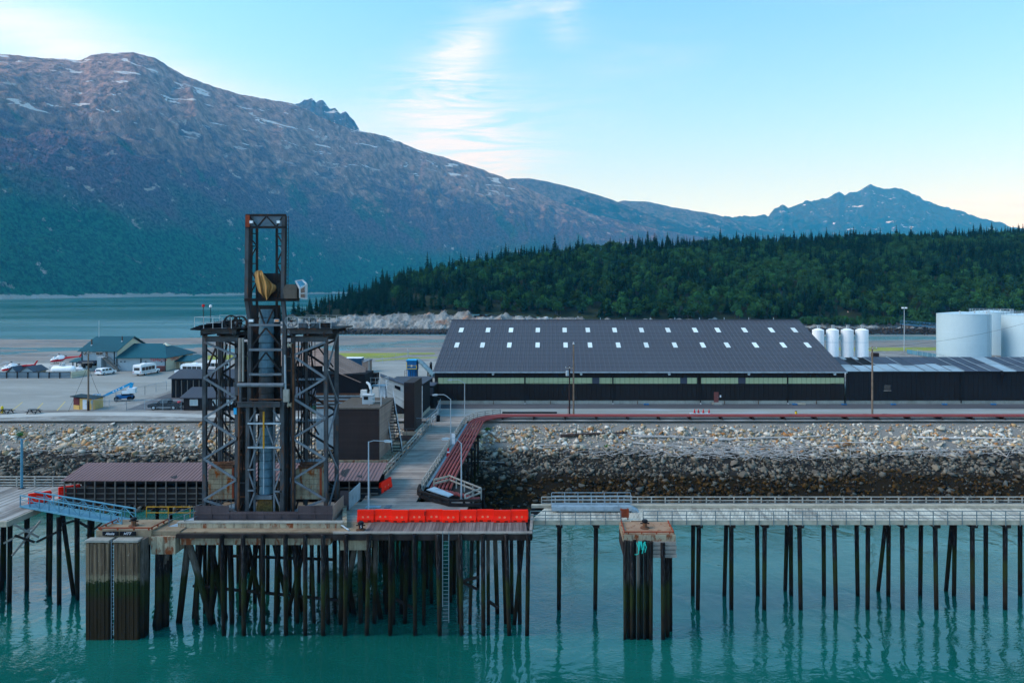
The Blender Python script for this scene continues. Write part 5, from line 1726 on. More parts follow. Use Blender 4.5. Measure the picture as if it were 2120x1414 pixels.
tp('cover_sheet', MB().hexa([(XA(405, TY), TY - 1.0, zz(682)), (XA(425, TY), TY - 1.0, zz(683)), (XA(470, TY), TB, zz(676)), (XA(430, TY), TB, zz(676)), (XA(405, TY), TY - 1.0, zz(680)), (XA(425, TY), TY - 1.0, zz(672)), (XA(470, TY), TB, zz(664)), (XA(430, TY), TB, zz(666))]), 'black_cloth')
def sheave(px_, py_, r, Y, mat='steel_brace'):
    c = Vector((XA(px_, Y), Y, ZA(py_, Y)))
    w = tp('sheave_wheel', MB().lathe(c, [(r * .84, -.10), (r, -.12), (r * .93, 0), (r, .12), (r * .84, .10), (r * .84, -.10)], 28, 'y', False), mat, True)
    for i in range(6):
        a = i * math.pi / 3 + px_
        d = Vector((math.cos(a), 0, math.sin(a))) * r * .87
        part('spoke', BAR(c, c + d, .08, .06), mat, w)
    part('hub', MB().tube(c - Vector((0, .16, 0)), c + Vector((0, .16, 0)), r * .2, r * .2, 14), 'steel_dark', w, True)
sheave(603, 665, .60, TY - .7)
sheave(641, 665, .62, TY + .6)
sheave(478, 667, .66, TY - .6, 'steel_dark')
sheave(497, 669, .70, TY + .3, 'steel_dark')
for px_, py_ in ((600, 715), (600, 838), (491, 715), (487, 838)):
    c = P(px_, py_, TY - .35)
    tp('pulley', MB().lathe(c, [(.05, -.16), (.26, -.16), (.16, -.05), (.16, .05), (.26, .16), (.05, .16)], 18, 'x'), 'timber_pale' if px_ == 600 else 'steel_dark', True)
# central mast
MY, MBK = 65.9, 68.1
def mcol(pts, w, Y, mat='steel'):
    for (a, b), (c, d) in zip(pts[:-1], pts[1:]):
        tp('mast_column', MB().hbeam(P(a, b, Y), P(c, d, Y), w, w, .06, (0, 1, 0)), mat)
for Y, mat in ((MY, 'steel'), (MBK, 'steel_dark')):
    off = 0 if Y == MY else 8
    wc = .34 if Y == MY else .2
    mcol([(513 + off, 446), (511 + off, 622), (518 + off, 668), (517 + off, 838)], wc, Y, mat)
    mcol([(588 + off * .3, 446), (586 + off * .3, 622), (590 + off * .3, 668), (587 + off * .3, 838)], wc, Y, mat)
    mcol([(514 + off, 838), (513 + off, 1066)], .34, Y, mat)
    mcol([(585 + off * .3, 838), (585 + off * .3, 1066)], .38, Y, mat)
for px_ in (532, 573):
    mcol([(px_, 470), (px_, 660)], .18, MY + .5, 'steel_dark')
for px_ in (527, 568):
    mcol([(px_, 842), (px_, 1066)], .17, MY + .3, 'steel_brace')
tp('mast_column', MB().hbeam(P(594, 842, MY + .6), P(594, 1066, MY + .6), .4, .4, .06, (0, 1, 0)), 'steel_dark')
tp('guide_post', MB().tube(P(607, 712, TY - .3), P(607, 1066, TY - .3), .11, .11, 8), 'steel_rusty', True)
tp('guide_post', MB().tube(P(496, 712, TY - .3), P(494, 1066, TY - .3), .11, .11, 8), 'steel_rusty', True)
tp('hydraulic_ram', MB().tube(P(590, 735, MY - .3), P(591, 806, MY - .3), .09, .09, 10), 'rail_galv', True)
tp('hydraulic_ram', MB().tube(P(497, 700, MY - .3), P(496, 790, MY - .3), .14, .12, 10), 'timber_grey', True)
tp('hydraulic_ram', MB().tube(P(503, 700, MY - .3), P(503, 790, MY - .3), .10, .10, 10), 'concrete', True)
tp('control_box', B(XA(587, MY - .4), XA(598, MY - .4), MY - .5, MY - .2, ZA(832, MY - .4), ZA(806, MY - .4)), 'concrete')
# cross members
for a, b, y, h, w in ((516, 586, 673, .20, .2), (516, 584, 724, .22, .2), (516, 584, 775, .20, .2)):
    tp('cross_beam', BAR(P(a, y, MY - .2), P(b, y, MY - .2), w, h), 'steel_brace')
tp('torque_tube', MB().tube(P(492, 797, MY - .4), P(588, 797, MY - .4), .19, .19, 14), 'steel_brace', True)
tp('support_beam', MB().hbeam(P(491, 837, MY - .4), P(580, 837, MY - .4), .4, .46, .06), 'steel')
tp('torque_tube', MB().tube(P(516, 827, MY - .3), P(584, 827, MY - .3), .07, .07, 10), 'steel_rusty', True)
tp('strut', BAR(P(498, 800, MY - .3), P(498, 836, MY - .3), .22, .2), 'steel')
for a, b, y in ((513, 582, 876.5), (513, 582, 926)):
    tp('cross_beam', BAR(P(a, y, MY - .16), P(b, y, MY - .16), .16, .15), 'rail_galv')
for a, b, y in ((513, 527, 972), (567, 585, 972), (513, 526, 1015), (567, 585, 1017)):
    tp('cross_beam', BAR(P(a, y, MY - .12), P(b, y, MY - .12), .14, .14), 'steel_brace')
for a, b, c, d in ((550, 679, 519, 720), (551, 679, 582, 718), (550, 730, 519, 772), (551, 730, 582, 770), (548, 672, 535, 636), (552, 672, 568, 636), (517, 880, 530, 923), (531, 923, 544, 884), (552, 880, 567, 923), (567, 923, 581, 886),
                   (517, 872, 530, 850), (566, 850, 581, 872), (529, 930, 517, 968), (569, 930, 580, 960), (515, 978, 526, 1010), (580, 978, 569, 1012), (527, 1020, 516, 1050), (568, 1020, 580, 1050)):
    tp('diagonal', BAR(P(a, b, MY - .1), P(c, d, MY - .1), .12, .13), 'steel_dark' if b < 800 else 'steel_brace')
# lattice of the upper mast
for i, y in enumerate((446, 484, 510, 546, 583, 620)):
    for a, b in ((512, 532), (573, 588)):
        tp('lattice_bar', BAR(P(a, y, MY + .1), P(b, y, MY + .5), .09), 'steel_dark')
        if 0 < i < 5:
            y2 = (484, 510, 546, 583, 620)[i]
            p, q = ((a, y), (b, y2)) if i % 2 else ((b, y), (a, y2))
            tp('lattice_bar', BAR(P(*p, MY + .25), P(*q, MY + .25), .10), 'steel_dark')
for y in (446, 471):
    tp('head_beam', BAR(P(509, y, MY - .1), P(592, y, MY - .1), .2, .22), 'steel_dark')
    tp('head_beam', BAR(P(516, y, MBK), P(592, y, MBK), .2, .22), 'steel_dark')
for a, b, c, d in ((517, 449, 532, 469), (534, 469, 551, 449), (553, 449, 571, 469), (585, 449, 573, 469)):
    tp('head_diagonal', BAR(P(a, b, MY - .12), P(c, d, MY - .12), .13, .12), 'steel_dark')
tp('wire_screen', B(XA(514, MY + .3), XA(588, MY + .3), MY + .3, MY + .32, ZA(470, MY + .3), ZA(447, MY + .3)), 'chain_slats')
tp('red_head_plate', B(XA(508.5, MY - .25), XA(517, MY - .25), MY - .30, MY - .21, ZA(470, MY - .25), ZA(446, MY - .25)), 'steel_orange')
for px_ in (521, 577):
    fl = tp('floodlight', B(XA(px_ - 4, MY - .4), XA(px_ + 3, MY - .4), MY - .5, MY - .3, ZA(463, MY - .4), ZA(457, MY - .4)), 'lamp_metal')
    part('lens', B(XA(px_ - 3.3, MY - .5), XA(px_ + 2.3, MY - .5), MY - .53, MY - .503, ZA(462, MY - .5), ZA(458, MY - .5)), 'lamp_glass', fl)
for px_, m_ in ((520, 'lamp_glass'), (573, 'lamp_amber')):
    fl = tp('floodlight', B(XA(px_ - 5, MY - .3), XA(px_ + 5, MY - .3), MY - .4, MY - .2, ZA(667, MY - .3), ZA(661, MY - .3)), 'lamp_metal')
    part('lens', B(XA(px_ - 4, MY - .4), XA(px_ + 4, MY - .4), MY - .43, MY - .403, ZA(666, MY - .4), ZA(662, MY - .4)), m_, fl)
# ladder and cable run on the mast's right
tp('ladder', MB().bar(P(594, 448, MY), P(592, 612, MY), .045).bar(P(597.5, 448, MY), P(596, 612, MY), .045), 'steel_dark')
for i in range(20):
    y = 450 + i * 8
    tp('rung', BAR(P(594 - i * .1, y, MY), P(597.3 - i * .1, y, MY), .03), 'steel_dark')
# cab platform and back box
tp('platform_beam', MB().hbeam(P(506, 621, MY - .2), P(620, 621, MY - .2), .24, .26, .05), 'steel_dark')
tp('machine_house', B(XA(536, 66.6), XA(572, 66.6), 66.4, 68, ZA(619, 66.6), ZA(566, 66.6)), 'steel_dark')
cabY = 65.8
cab = tp('operator_cab', MB().prism([(XA(594, cabY), ZA(618, cabY)), (XA(620, cabY), ZA(618, cabY)), (XA(620, cabY), ZA(596, cabY)), (XA(612, cabY), ZA(589, cabY)), (XA(598, cabY), ZA(589, cabY)), (XA(591, cabY), ZA(598, cabY))], cabY - .7, cabY + .9), 'cab_grey')
def cabp(px_, py_, Y):
    return P(px_, py_, Y)
cq = [P(621, 617, 65.0), P(635, 619, 65.3), P(635, 589, 65.3), P(621, 598, 65.0), P(626, 580, 66.4), P(612, 582, 66.2), P(634, 588, 66.6), P(634, 616, 66.8)]
part('window_frame', MB().bar(cq[0], cq[1], .12).bar(cq[1], cq[2], .12).bar(cq[2], cq[3], .12).bar(cq[3], cq[0], .12).bar(cq[3], cq[5], .12).bar(cq[5], cq[4], .12).bar(cq[4], cq[2], .12)
     .bar(P(621, 608, 65.0), P(635, 607, 65.3), .09).bar(P(632, 618, 65.2), P(632, 592, 65.2), .06).bar(cq[2], cq[6], .1).bar(cq[6], cq[7], .1).bar(cq[7], cq[1], .1), 'rail_white', cab)
part('window', MB().poly([cq[0], cq[1], cq[2], cq[3]]), 'window_dark', cab)
part('skylight', MB().poly([cq[3], cq[2], cq[4], cq[5]]), 'window_blue', cab)
part('window', MB().poly([cq[1], cq[7], cq[6], cq[2]]), 'window_dark', cab)
tp('back_plate', B(XA(522, MBK), XA(583, MBK), MBK - .3, MBK - .25, ZA(856, MBK), ZA(632, MBK)), 'steel_dark')
tp('back_plate', B(XA(536, MBK), XA(569, MBK), MBK - .3, MBK - .25, ZA(1040, MBK), ZA(858, MBK)), 'steel_dark')
for i_ in range(14):
    q_ = random.choice((503, 507, 522, 526, 577, 581, 597, 601, 603))
    a_ = random.uniform(690, 900)
    tp('conduit', MB().tube(P(q_, a_, MY + random.uniform(.2, 1.6)), P(q_ + random.uniform(-2, 2), a_ + random.uniform(60, 150), MY + random.uniform(.2, 1.6)), .05, .05, 6), 'steel_dark')
for a_, b_ in ((497, 510), (591, 605)):
    tp('guide_channel', B(XA(a_, 67.4), XA(b_, 67.4), 67.3, 67.6, LZ, ZA(708, 67.4)), 'steel_dark')
    for k_ in range(11):
        tp('channel_stiffener', B(XA(a_, 67.2), XA(b_, 67.2), 67.18, 67.29, ZA(740 + k_ * 29, 67.2), ZA(737 + k_ * 29, 67.2)), 'steel_rusty' if k_ % 3 else 'steel')
for a_, b_, c_, d_, e_ in ((424, 720, 455, 745, 68.2), (455, 745, 430, 800, 68.2), (470, 712, 455, 800, 68.6), (455, 800, 480, 870, 68.6), (640, 712, 655, 800, 68.2), (655, 800, 630, 870, 68.2), (660, 720, 690, 760, 69.2), (610, 760, 650, 800, 69.2), (620, 830, 660, 900, 69.0), (440, 830, 480, 905, 69.0)):
    tp('inner_brace', BAR(P(a_, b_, e_), P(c_, d_, e_), .12, .12), 'steel_dark')
for q_ in (618, 624, 630, 448, 476):
    tp('pipe_run', MB().tube(P(q_, 702, 69.0), P(q_, 958, 69.0), .06, .06, 6), 'steel_dark')
for k_ in range(6):
    tp('grating', B(XA(612, 69), XA(668, 69), 68.0, 69.4, ZA(742 + k_ * 42, 69) - .05, ZA(742 + k_ * 42, 69)), 'chain_slats') if k_ % 2 else None
# telescopic loading chute: stacked segments
y = 640.0
ci = 0
while y < 1020:
    hgt = 17.3
    za, zb = ZA(y + hgt, 67.2), ZA(y + .6, 67.2)
    rb = .70 if y < 840 else .66
    tp('chute_segment', MB().lathe((XA(551.5, 67.2), 67.2, za), [(rb * .93, 0), (rb, .05), (rb * .96, (zb - za) * .6), (rb * .90, zb - za)], 20), 'chute_skin' if not 775 < y < 880 else 'steel', True)
    y += hgt
    ci += 1
tp('chute_rod', MB().tube(P(546, 852, MY - .2), P(546, 928, MY - .2), .09, .09, 8), 'rail_yellow', True)
tp('chute_rod', MB().tube(P(546, 928, MY - .1), P(546, 1022, MY - .1), .05, .05, 8), 'rail_galv', True)
tp('chute_collar', B(XA(529, MY + .4), XA(564, MY + .4), MY + .2, MY + .6, ZA(1035, MY), ZA(1028, MY)), 'steel_brace')
tp('spill_heap', MB().hexa([(XA(530, 66.6), 66.3, LZ), (XA(566, 66.6), 66.3, LZ), (XA(566, 66.6), 68, LZ), (XA(530, 66.6), 68, LZ), (XA(533, 66.6), 66.7, ZA(1036, 66.6)), (XA(563, 66.6), 66.7, ZA(1036, 66.6)), (XA(563, 66.6), 68, ZA(1036, 66.6)), (XA(533, 66.6), 68, ZA(1036, 66.6))]), 'leaf_litter')
# counterweights hung in the leg bays
for a, b in ((437, 486), (616, 667)):
    cwt = tp('counterweight', B(XA(a, 67.6), XA(b, 67.6), 67.2, 69.0, ZA(1030, 67.6), ZA(968, 67.6)), 'counterweight')
    for i in range(6):
        z0, z1 = ZA(1030 - i * 10.3, 67.6), ZA(1030 - (i + 1) * 10.3 + .8, 67.6)
        part('slab', B(XA(a, 67.6) - .04, XA(b, 67.6) + .04, 67.12, 67.19, z0, z1), 'counterweight', cwt)
    part('carriage', MB().box(XA(a + 4, 67.6), XA(b, 67.6), 67.2, 69, ZA(967.8, 67.6), ZA(962, 67.6)).bar(P(a + 8, 962, 67.4), P(b - 2, 957, 67.4), .14).bar(P(a + 4, 958, 67.6), P(b - 6, 958, 67.6), .18), 'steel_rusty', cwt)
    part('rubbing_strip', B(XA(b - 4, 67.2), XA(b, 67.2), 67.0, 67.11, ZA(1030, 67.2), ZA(968, 67.2)), 'steel_orange', cwt)
for px_ in (461, 466, 640, 646, 652, 468):
    tp('hoist_cable', MB().tube(P(px_, 700, 68), P(px_, 962, 68), .035, .035, 6), 'steel_dark')
tp('back_ladder', MB().bar(P(637, 700, 69.6), P(637, 960, 69.6), .05).bar(P(645, 700, 69.6), P(645, 960, 69.6), .05), 'steel_dark')
for i in range(40):
    tp('rung', BAR(P(637, 704 + i * 6.4, 69.6), P(645, 704 + i * 6.4, 69.6), .03), 'steel_dark')
for a, b, c, d in ((491, 697, 510, 697), (587, 697, 607, 697), (491, 705, 510, 690)):
    tp('tie_beam', BAR(P(a, b, TY), P(c, d, TY), .25, .3), 'steel_dark')
tp('blue_tag', B(XA(484, TY - .4), XA(490, TY - .4), TY - .45, TY - .4, ZA(856, TY), ZA(843, TY)), 'blue_bright')
# thin masts on the platform
for px_, py_, m_ in ((421, 634, 'red_paint'), (436, 635, 'white_paint')):
    tp('marker_mast', MB().tube(P(px_, 680, 68), P(px_, py_ - 2, 68), .03, .03, 6), 'steel_dark')
    tp('marker_lamp', MB().lathe(P(px_, py_ + 2, 68), [(.05, 0), (.13, .04), (.13, .22), (.05, .28)], 10), m_, True)
for px_, py_ in ((664, 634), (682, 620)):
    tp('marker_mast', MB().tube(P(px_, 662, 69), P(px_, py_, 69), .025, .02, 6), 'steel_dark')

# tan tarpaulin thrown over the machinery in the mast
def tarp():
    nu, nv = 34, 26
    vs, fs = [], []
    Y0 = 65.45
    for j in range(nv):
        t = j / (nv - 1)
        for i in range(nu):
            s_ = i / (nu - 1)
            left = np.interp(t, [0, .1, .45, .8, 1], [530, 526, 528, 535, 546])
            right = np.interp(t, [0, .1, .3, .42, .62, .8, 1], [550, 558, 564, 571, 572, 569, 561])
            bot = 622 - 10 * abs(s_ - .35) * 2
            top = 560 + 6 * max(0, s_ - .55) / .45 * 3 * (1 if s_ > .6 else .3)
            px_ = left + (right - left) * s_
            py_ = top + (bot - top) * t
            fold = .20 * math.sin(s_ * 19 + 2.5 * t) * (.3 + t) + .10 * math.sin(s_ * 41 + t * 5)
            y_ = Y0 + .55 * (2 * s_ - 1) ** 2 + fold + .5 * (1 - min(1, t * 6))
            vs.append(P(px_, py_, y_))
    for j in range(nv - 1):
        for i in range(nu - 1):
            a = j * nu + i
            fs.append((a, a + 1, a + nu + 1, a + nu))
    front = list(vs)
    n0 = len(vs)
    vs = vs + [v + Vector((0, .05, 0)) for v in front]
    fs = fs + [tuple(k + n0 for k in reversed(f)) for f in fs]
    solo('tarpaulin', MB().add(vs, fs), 'tarp', 'tan tarpaulin draped in folds over machinery high in the loading tower', 'tarp', smooth=True)
tarp()

# brown steel fence round the tower's foot
FY = 64.6
fen = thing('steel_fence', 'brown steel panel fence round the foot of the loading tower', 'fence', (XA(545, FY), FY, LZ))
fx0, fx1 = XA(403, FY), XA(688, FY)
n = 8
for i in range(n):
    a, b = fx0 + (fx1 - fx0) * i / n, fx0 + (fx1 - fx0) * (i + 1) / n
    zt = ZA(1047, FY) if i in (0, 1, 6, 7) else ZA(1059, FY)
    part('panel', B(a + .01, b - .01, FY, FY + .06, LZ + .03, zt), 'fence_brown', fen)
    part('post', B(a - .04, a + .04, FY - .07, FY - .003, LZ, ZA(1063, FY)), 'fence_brown', fen)
for y in (1063, 1074):
    part('rail', B(fx0, fx1, FY - .06, FY - .004, ZA(y, FY) - .04, ZA(y, FY) + .04), 'fence_brown', fen)
for i in range(3):
    y0, y1 = FY + .1 + i * 1.1, FY + .1 + (i + 1) * 1.1 - .04
    part('panel', B(fx1 + .0, fx1 + .06, y0, y1, LZ + .03, ZA(1047, FY)), 'clad_tan', fen)
part('panel', B(XA(704, 68.3), XA(722, 68.3), 68.3, 68.36, LZ, LZ + 1.9), 'fence_brown', fen)
for i in range(3):
    a, b = Vector((XA(722, 68.3), 68.3, 0)), Vector((XA(745, 71.8), 71.8, 0))
    p, q = a.lerp(b, i / 3), a.lerp(b, (i + 1) / 3 - .01)
    part('panel', MB().hexa([(p.x, p.y, LZ + .1), (q.x, q.y, LZ + .1), (q.x + .06, q.y, LZ + .1), (p.x + .06, p.y, LZ + .1), (p.x, p.y, LZ + 1.75), (q.x, q.y, LZ + 1.75), (q.x + .06, q.y, LZ + 1.75), (p.x + .06, p.y, LZ + 1.75)]), 'rail_galv', fen)

# handrail stub and bollard 5 on the dock
hr = thing('kerb_handrail', 'bent grey handrail at the front right corner of the tower kerb', 'railing', (XA(712, 63), 63.2, LZ))
part('rail', MB().path([P(716, 1070, 66.4), P(706, 1086, 63.4), P(722, 1097, 62.5)], .07, 8), 'rail_galv', hr, True)
part('post', MB().tube(P(706, 1086, 63.4), Vector((XA(706, 63.4), 63.4, LZ)), .05, .05, 8), 'rail_galv', hr, True)
b5 = bollard(747, 62.75, LZ, 'black mooring bollard numbered 5 on the dock edge')
part('number_plate', B(XA(743, 62.4), XA(751, 62.4), 62.46, 62.5, LZ + .22, LZ + .56), 'sign_black', b5)
text_obj('5', .30, (XA(747, 62.4), 62.45, LZ + .38), 'sign_white', b5, name='digit')

# ------------------------------------------------------------------ orange water-filled barriers
def barrier_parts(root, L, w=.46, h=1.07):
    def q(x, y, z):
        return Vector(root.location) + Vector((x, y, z))
    ORG[root.name] = Vector(root.location)
    prof = [(-w / 2, 0), (w / 2, 0), (w / 2, .22), (.13, .55), (.10, h), (-.10, h), (-.13, .55), (-w / 2, .22)]
    mb = MB()
    n = len(prof)
    xs_ = [-L / 2 + .015, -L / 2 + .05, L / 2 - .05, L / 2 - .015]
    vs = []
    for i, x in enumerate(xs_):
        f = .93 if i in (0, 3) else 1.0
        vs += [q(x, a * f, b * (1 if f == 1 else .985) + .01) for a, b in prof]
    fs = [tuple(range(n)), tuple(range(len(vs) - 1, len(vs) - n - 1, -1))]
    for i in range(3):
        for k in range(n):
            a, b = i * n + k, i * n + (k + 1) % n
            fs.append((a, a + n, b + n, b))
    mb.add(vs, fs)
    part('shell', mb, 'orange_plastic', root)
    for x in (-L * .24, L * .24):
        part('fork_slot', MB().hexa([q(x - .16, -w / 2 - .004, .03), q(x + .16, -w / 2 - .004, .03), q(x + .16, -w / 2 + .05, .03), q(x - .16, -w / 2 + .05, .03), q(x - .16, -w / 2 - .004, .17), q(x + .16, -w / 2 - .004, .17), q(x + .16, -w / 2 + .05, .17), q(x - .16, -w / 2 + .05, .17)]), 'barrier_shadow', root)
        part('moulded_mark', MB().lathe(q(x * .62, -.185, .46), [(.05, 0), (.11, .0), (.11, .012), (.05, .012)], 14, 'y'), 'barrier_mark', root, True)
        part('rib', MB().hexa([q(x - .03, -w / 2 - .01, .2), q(x + .03, -w / 2 - .01, .2), q(x + .03, -.10, .2), q(x - .03, -.10, .2), q(x - .03, -.17, .52), q(x + .03, -.17, .52), q(x + .03, -.10, .52), q(x - .03, -.10, .52)]), 'orange_plastic', root)
    part('lug', MB().tube(q(L / 2 - .01, 0, .25), q(L / 2 - .01, 0, .95), .05, .05, 8), 'orange_plastic', root, True)
BYY = 65.0
xb0, xb1 = XA(740, BYY), XA(1093, BYY)
LB = (xb1 - xb0) / 10
ords = ('first, leftmost', 'second from the left', 'third from the left', 'fourth from the left, with a dark stain', 'fifth from the left', 'sixth from the left', 'seventh from the left', 'eighth from the left', 'ninth from the left', 'tenth, rightmost')
for i in range(10):
    rt = thing('water_barrier', 'bright orange plastic barrier, %s of the dock row' % ords[i], 'barrier', (xb0 + LB * (i + .5), BYY + .10 * math.sin(i * 2.1), LZ + .02), 'orange barriers in a row on the dock')
    barrier_parts(rt, LB)
    if i == 3:
        part('stain', MB().poly([Vector((xb0 + LB * 3.93, BYY - .17 + .10 * math.sin(6.3), LZ + z_)) + Vector((d_, y_, 0)) for d_, z_, y_ in ((0, .62, -.03), (.12, .66, -.03), (.14, .98, .01), (.03, 1.0, .01))]), 'barrier_shadow', rt)
def barrier_at(x, y, rot, label, L=1.9):
    rt = thing('water_barrier', label, 'barrier', (0, 0, 0), 'stray orange barriers')
    barrier_parts(rt, L)
    rt.location, rt.rotation_euler = (x, y, LZ + .03), (0, 0, rot)
barrier_at(-17.75, 75.2, math.radians(78), 'orange plastic barrier turned lengthwise at the left foot of the ramp', 2.6)
barrier_at(-50.1, 72.9, math.radians(40), 'faded red barrier at the left end of the conveyor shed')
barrier_at(-51.5, 70.6, math.radians(40), 'faded red barrier behind the blue footbridge rail')
# ------------------------------------------------------------------ street lamps
def lamp(px_, py_base, py_top, px_head, py_head, Y, label, z=LZ):
    x = XA(px_, Y)
    r = thing('street_lamp', label, 'lamp', (x, Y, z), 'grey arm lamps along the dock')
    zt = ZA(py_top, Y)
    hx, hz = XA(px_head, Y), ZA(py_head, Y)
    part('pole', MB().tube((x, Y, z), (x, Y, zt), .085, .055, 10), 'lamp_metal', r, True)
    part('base', MB().lathe((x, Y, z), [(.2, 0), (.2, .06), (.1, .12)], 14), 'lamp_metal', r)
    m = (x + hx) / 2
    part('arm', MB().path([(x, Y, zt - .05), (x + (hx - x) * .3, Y, zt + (hz - zt) * .55 + .10), (m, Y, hz + .08), (hx, Y, hz + .05)], .04, 8), 'lamp_metal', r, True)
    sg = -1 if hx < x else 1
    hd = part('head', MB().prism([(hx - sg * .12, hz + .1), (hx + sg * .2, hz + .16), (hx + sg * .62, hz + .08), (hx + sg * .7, hz - .02), (hx - sg * .05, hz - .02)], Y - .14, Y + .14), 'lamp_metal', r)
    part('lens', B(min(hx + sg * .02, hx + sg * .6), max(hx + sg * .02, hx + sg * .6), Y - .11, Y + .11, hz - .07, hz - .022), 'lamp_glass', hd)
lamp(763, 1045, 914, 797, 914, 68.2, 'grey street lamp left of the ramp foot, arm to the right')
lamp(955, 1032, 917, 928, 909, 71.8, 'grey street lamp by the timber guard, arm to the left')
lamp(933, 930, 826, 905, 818, 95.0, 'grey street lamp half way up the ramp, arm to the left')
lamp(962, 868, 793, 935, 787, 116.6, 'grey street lamp at the land end of the ramp before the warehouse')
# pale blue pole at the left wharf
lp = thing('wharf_pole', 'tall pale blue steel pole standing by the wharf railing at left', 'pole', (XA(45, 75.8), 75.8, LZ))
part('shaft', MB().tube((XA(45, 75.8), 75.8, LZ), (XA(45, 75.8), 75.8, ZA(909, 75.8)), .14, .12, 10), 'blue_steel', lp, True)
part('base', B(XA(45, 75.8) - .25, XA(45, 75.8) + .25, 75.55, 76.05, LZ, LZ + .08), 'steel_dark', lp)
part('cap_arm', BAR((XA(45, 75.8) - .35, 75.8, ZA(909, 75.8)), (XA(45, 75.8) + .35, 75.8, ZA(909, 75.8)), .08), 'blue_steel', lp)
# things on the ramp
cone = thing('traffic_drum', 'red cone with white collar by the ramp railing', 'cone', (XA(928, 90), 90.0, LZ))
cxn = XA(928, 90)
part('body', MB().lathe((cxn, 90, LZ + .02), [(.30, .05), (.16, .6), (.06, 1.15)], 14), 'red_paint', cone, True)
part('foot', B(cxn - .32, cxn + .32, 89.68, 90.32, LZ + .012, LZ + .07), 'rubber', cone)
part('collar', MB().lathe((cxn, 90, LZ + .02), [(.175, .58), (.14, .74)], 14), 'sign_white', cone)
sb = thing('sign_board', 'plain white notice board leaning by the lamp half way up the ramp', 'sign', (XA(939, 95.5), 95.5, LZ))
part('board', B(XA(935, 95.5), XA(942, 95.5), 95.4, 95.45, LZ + .5, LZ + 1.9), 'sign_white', sb)
part('leg', MB().bar((XA(936, 95.5), 95.5, LZ), (XA(936, 95.5), 95.5, LZ + 1.8), .05), 'rail_galv', sb)
part('leg', MB().bar((XA(941, 95.5), 95.5, LZ), (XA(941, 95.5), 95.5, LZ + 1.8), .05), 'rail_galv', sb)
tb = thing('litter_bin', 'black litter bin at the upper left end of the ramp', 'bin', (XA(907, 114.5), 114.5, LZ))
part('body', MB().lathe((XA(907, 114.5), 114.5, LZ), [(.30, 0), (.34, .85)], 16), 'rubber', tb, True)
part('lid', MB().lathe((XA(907, 114.5), 114.5, LZ), [(.36, .86), (.33, 1.0), (.1, 1.06)], 16), 'sign_black', tb)
# plate hatches in the deck
for a, b, c, d, nm in ((755, 1052, 790, 1047, 'grey steel hatch plate behind the left barriers'), (795, 1052, 812, 1046, 'darker steel hatch plate beside the paler one behind the barriers')):
    p, q = G(a, b), G(c, d)
    solo('hatch_plate', B(p.x, q.x, p.y, q.y, LZ + .013, LZ + .05), 'rail_galv' if a < 790 else 'steel_brace', nm, 'plate')
# ------------------------------------------------------------------ red pipes
for i in range(6):
    x = -12.95 + i * .42
    yb = 116.2 + (5 - i) * .28
    z0 = LZ + .30
    pts = [(x, 75.5, z0 - .3), (x, 80, z0), (x, 95, z0), (x, 112.5 - (5 - i) * .1, z0), (x + .35, 114.0 + (5 - i) * .12, z0), (x + 2.0, 115.6 + (5 - i) * .2, z0 + .1), (x + 4.6, yb, z0 + .22), (0, yb, z0 + .22), (40, yb, z0 + .22), (128, yb, z0 + .22)]
    w = ('first, nearest the ramp', 'second from the ramp', 'third from the ramp', 'fourth from the ramp', 'fifth from the ramp', 'sixth, farthest from the ramp')[i]
    solo('pipeline', MB().path(pts, .15, 8), 'pipe_red', 'dull red pipeline beside the ramp and along the road, %s' % w, 'pipeline', 'red pipelines', smooth=True)
for i, x in enumerate(np.arange(-8, 86, 5.2)):
    solo('pipe_support', MB().box(x - .15, x + .15, 115.8, 118.3, LZ - .02, LZ + .30), 'timber_dark', 'dark timber sleeper under the red pipes along the road', 'support', 'sleepers under the red pipes')
pr = thing('pipe_trestle', 'dark timber frame carrying the red pipes beside the ramp', 'trestle', (-11.8, 90, 0))
for yy_ in np.arange(78, 104, 4.2):
    part('cap_beam', B(-13.4, -10.3, yy_ - .15, yy_ + .15, LZ - .25, LZ + .10), 'timber_dark', pr)
    pile(pr, -13.1, yy_, LZ - .26, -13.1, yy_, r=.15)
    pile(pr, -10.7, yy_, LZ - .26, -10.7, yy_, r=.15)
part('walk_board', B(-13.55, -13.25, 76, 112, LZ + .102, LZ + .16), 'rail_galv', pr)
# ------------------------------------------------------------------ warehouse
WY, WR = 132.0, 157.0
wx0_, wx1_ = XA(900, WY), XA(1748.5, WY)
we, wr = ZA(767, WY), ZA(663, WR)
wh = thing('warehouse', 'huge dark warehouse with slate grey roof, skylights and pale green window band', 'warehouse', ((wx0_ + wx1_) / 2, WY, LZ))
part('foundation', B(wx0_ + .05, wx1_ - .05, WY + .06, 181.9, LZ - .02, LZ + .68), 'concrete', wh)
part('wall', MB().prism([(wx0_, LZ + .66), (wx1_, LZ + .66), (wx1_, we - .05), (wx0_, we - .05)], WY, WY + .2), 'clad_warehouse', wh)
for x in (wx0_, wx1_ - .2):
    part('gable_wall', MB().prism([(WY + .21, LZ + .66), (182, LZ + .66), (182, we), (WR, wr - .25), (WY + .21, we)], x, x + .2, 'x'), 'clad_warehouse', wh)
sl = (wr - we) / (WR - WY)
def wroof(px, py):
    u, w = (px - CX) / F, -(py - CY) / F
    Y = (we - H - sl * WY) / (w - sl)
    return Vector((u * Y, Y, H + w * Y))
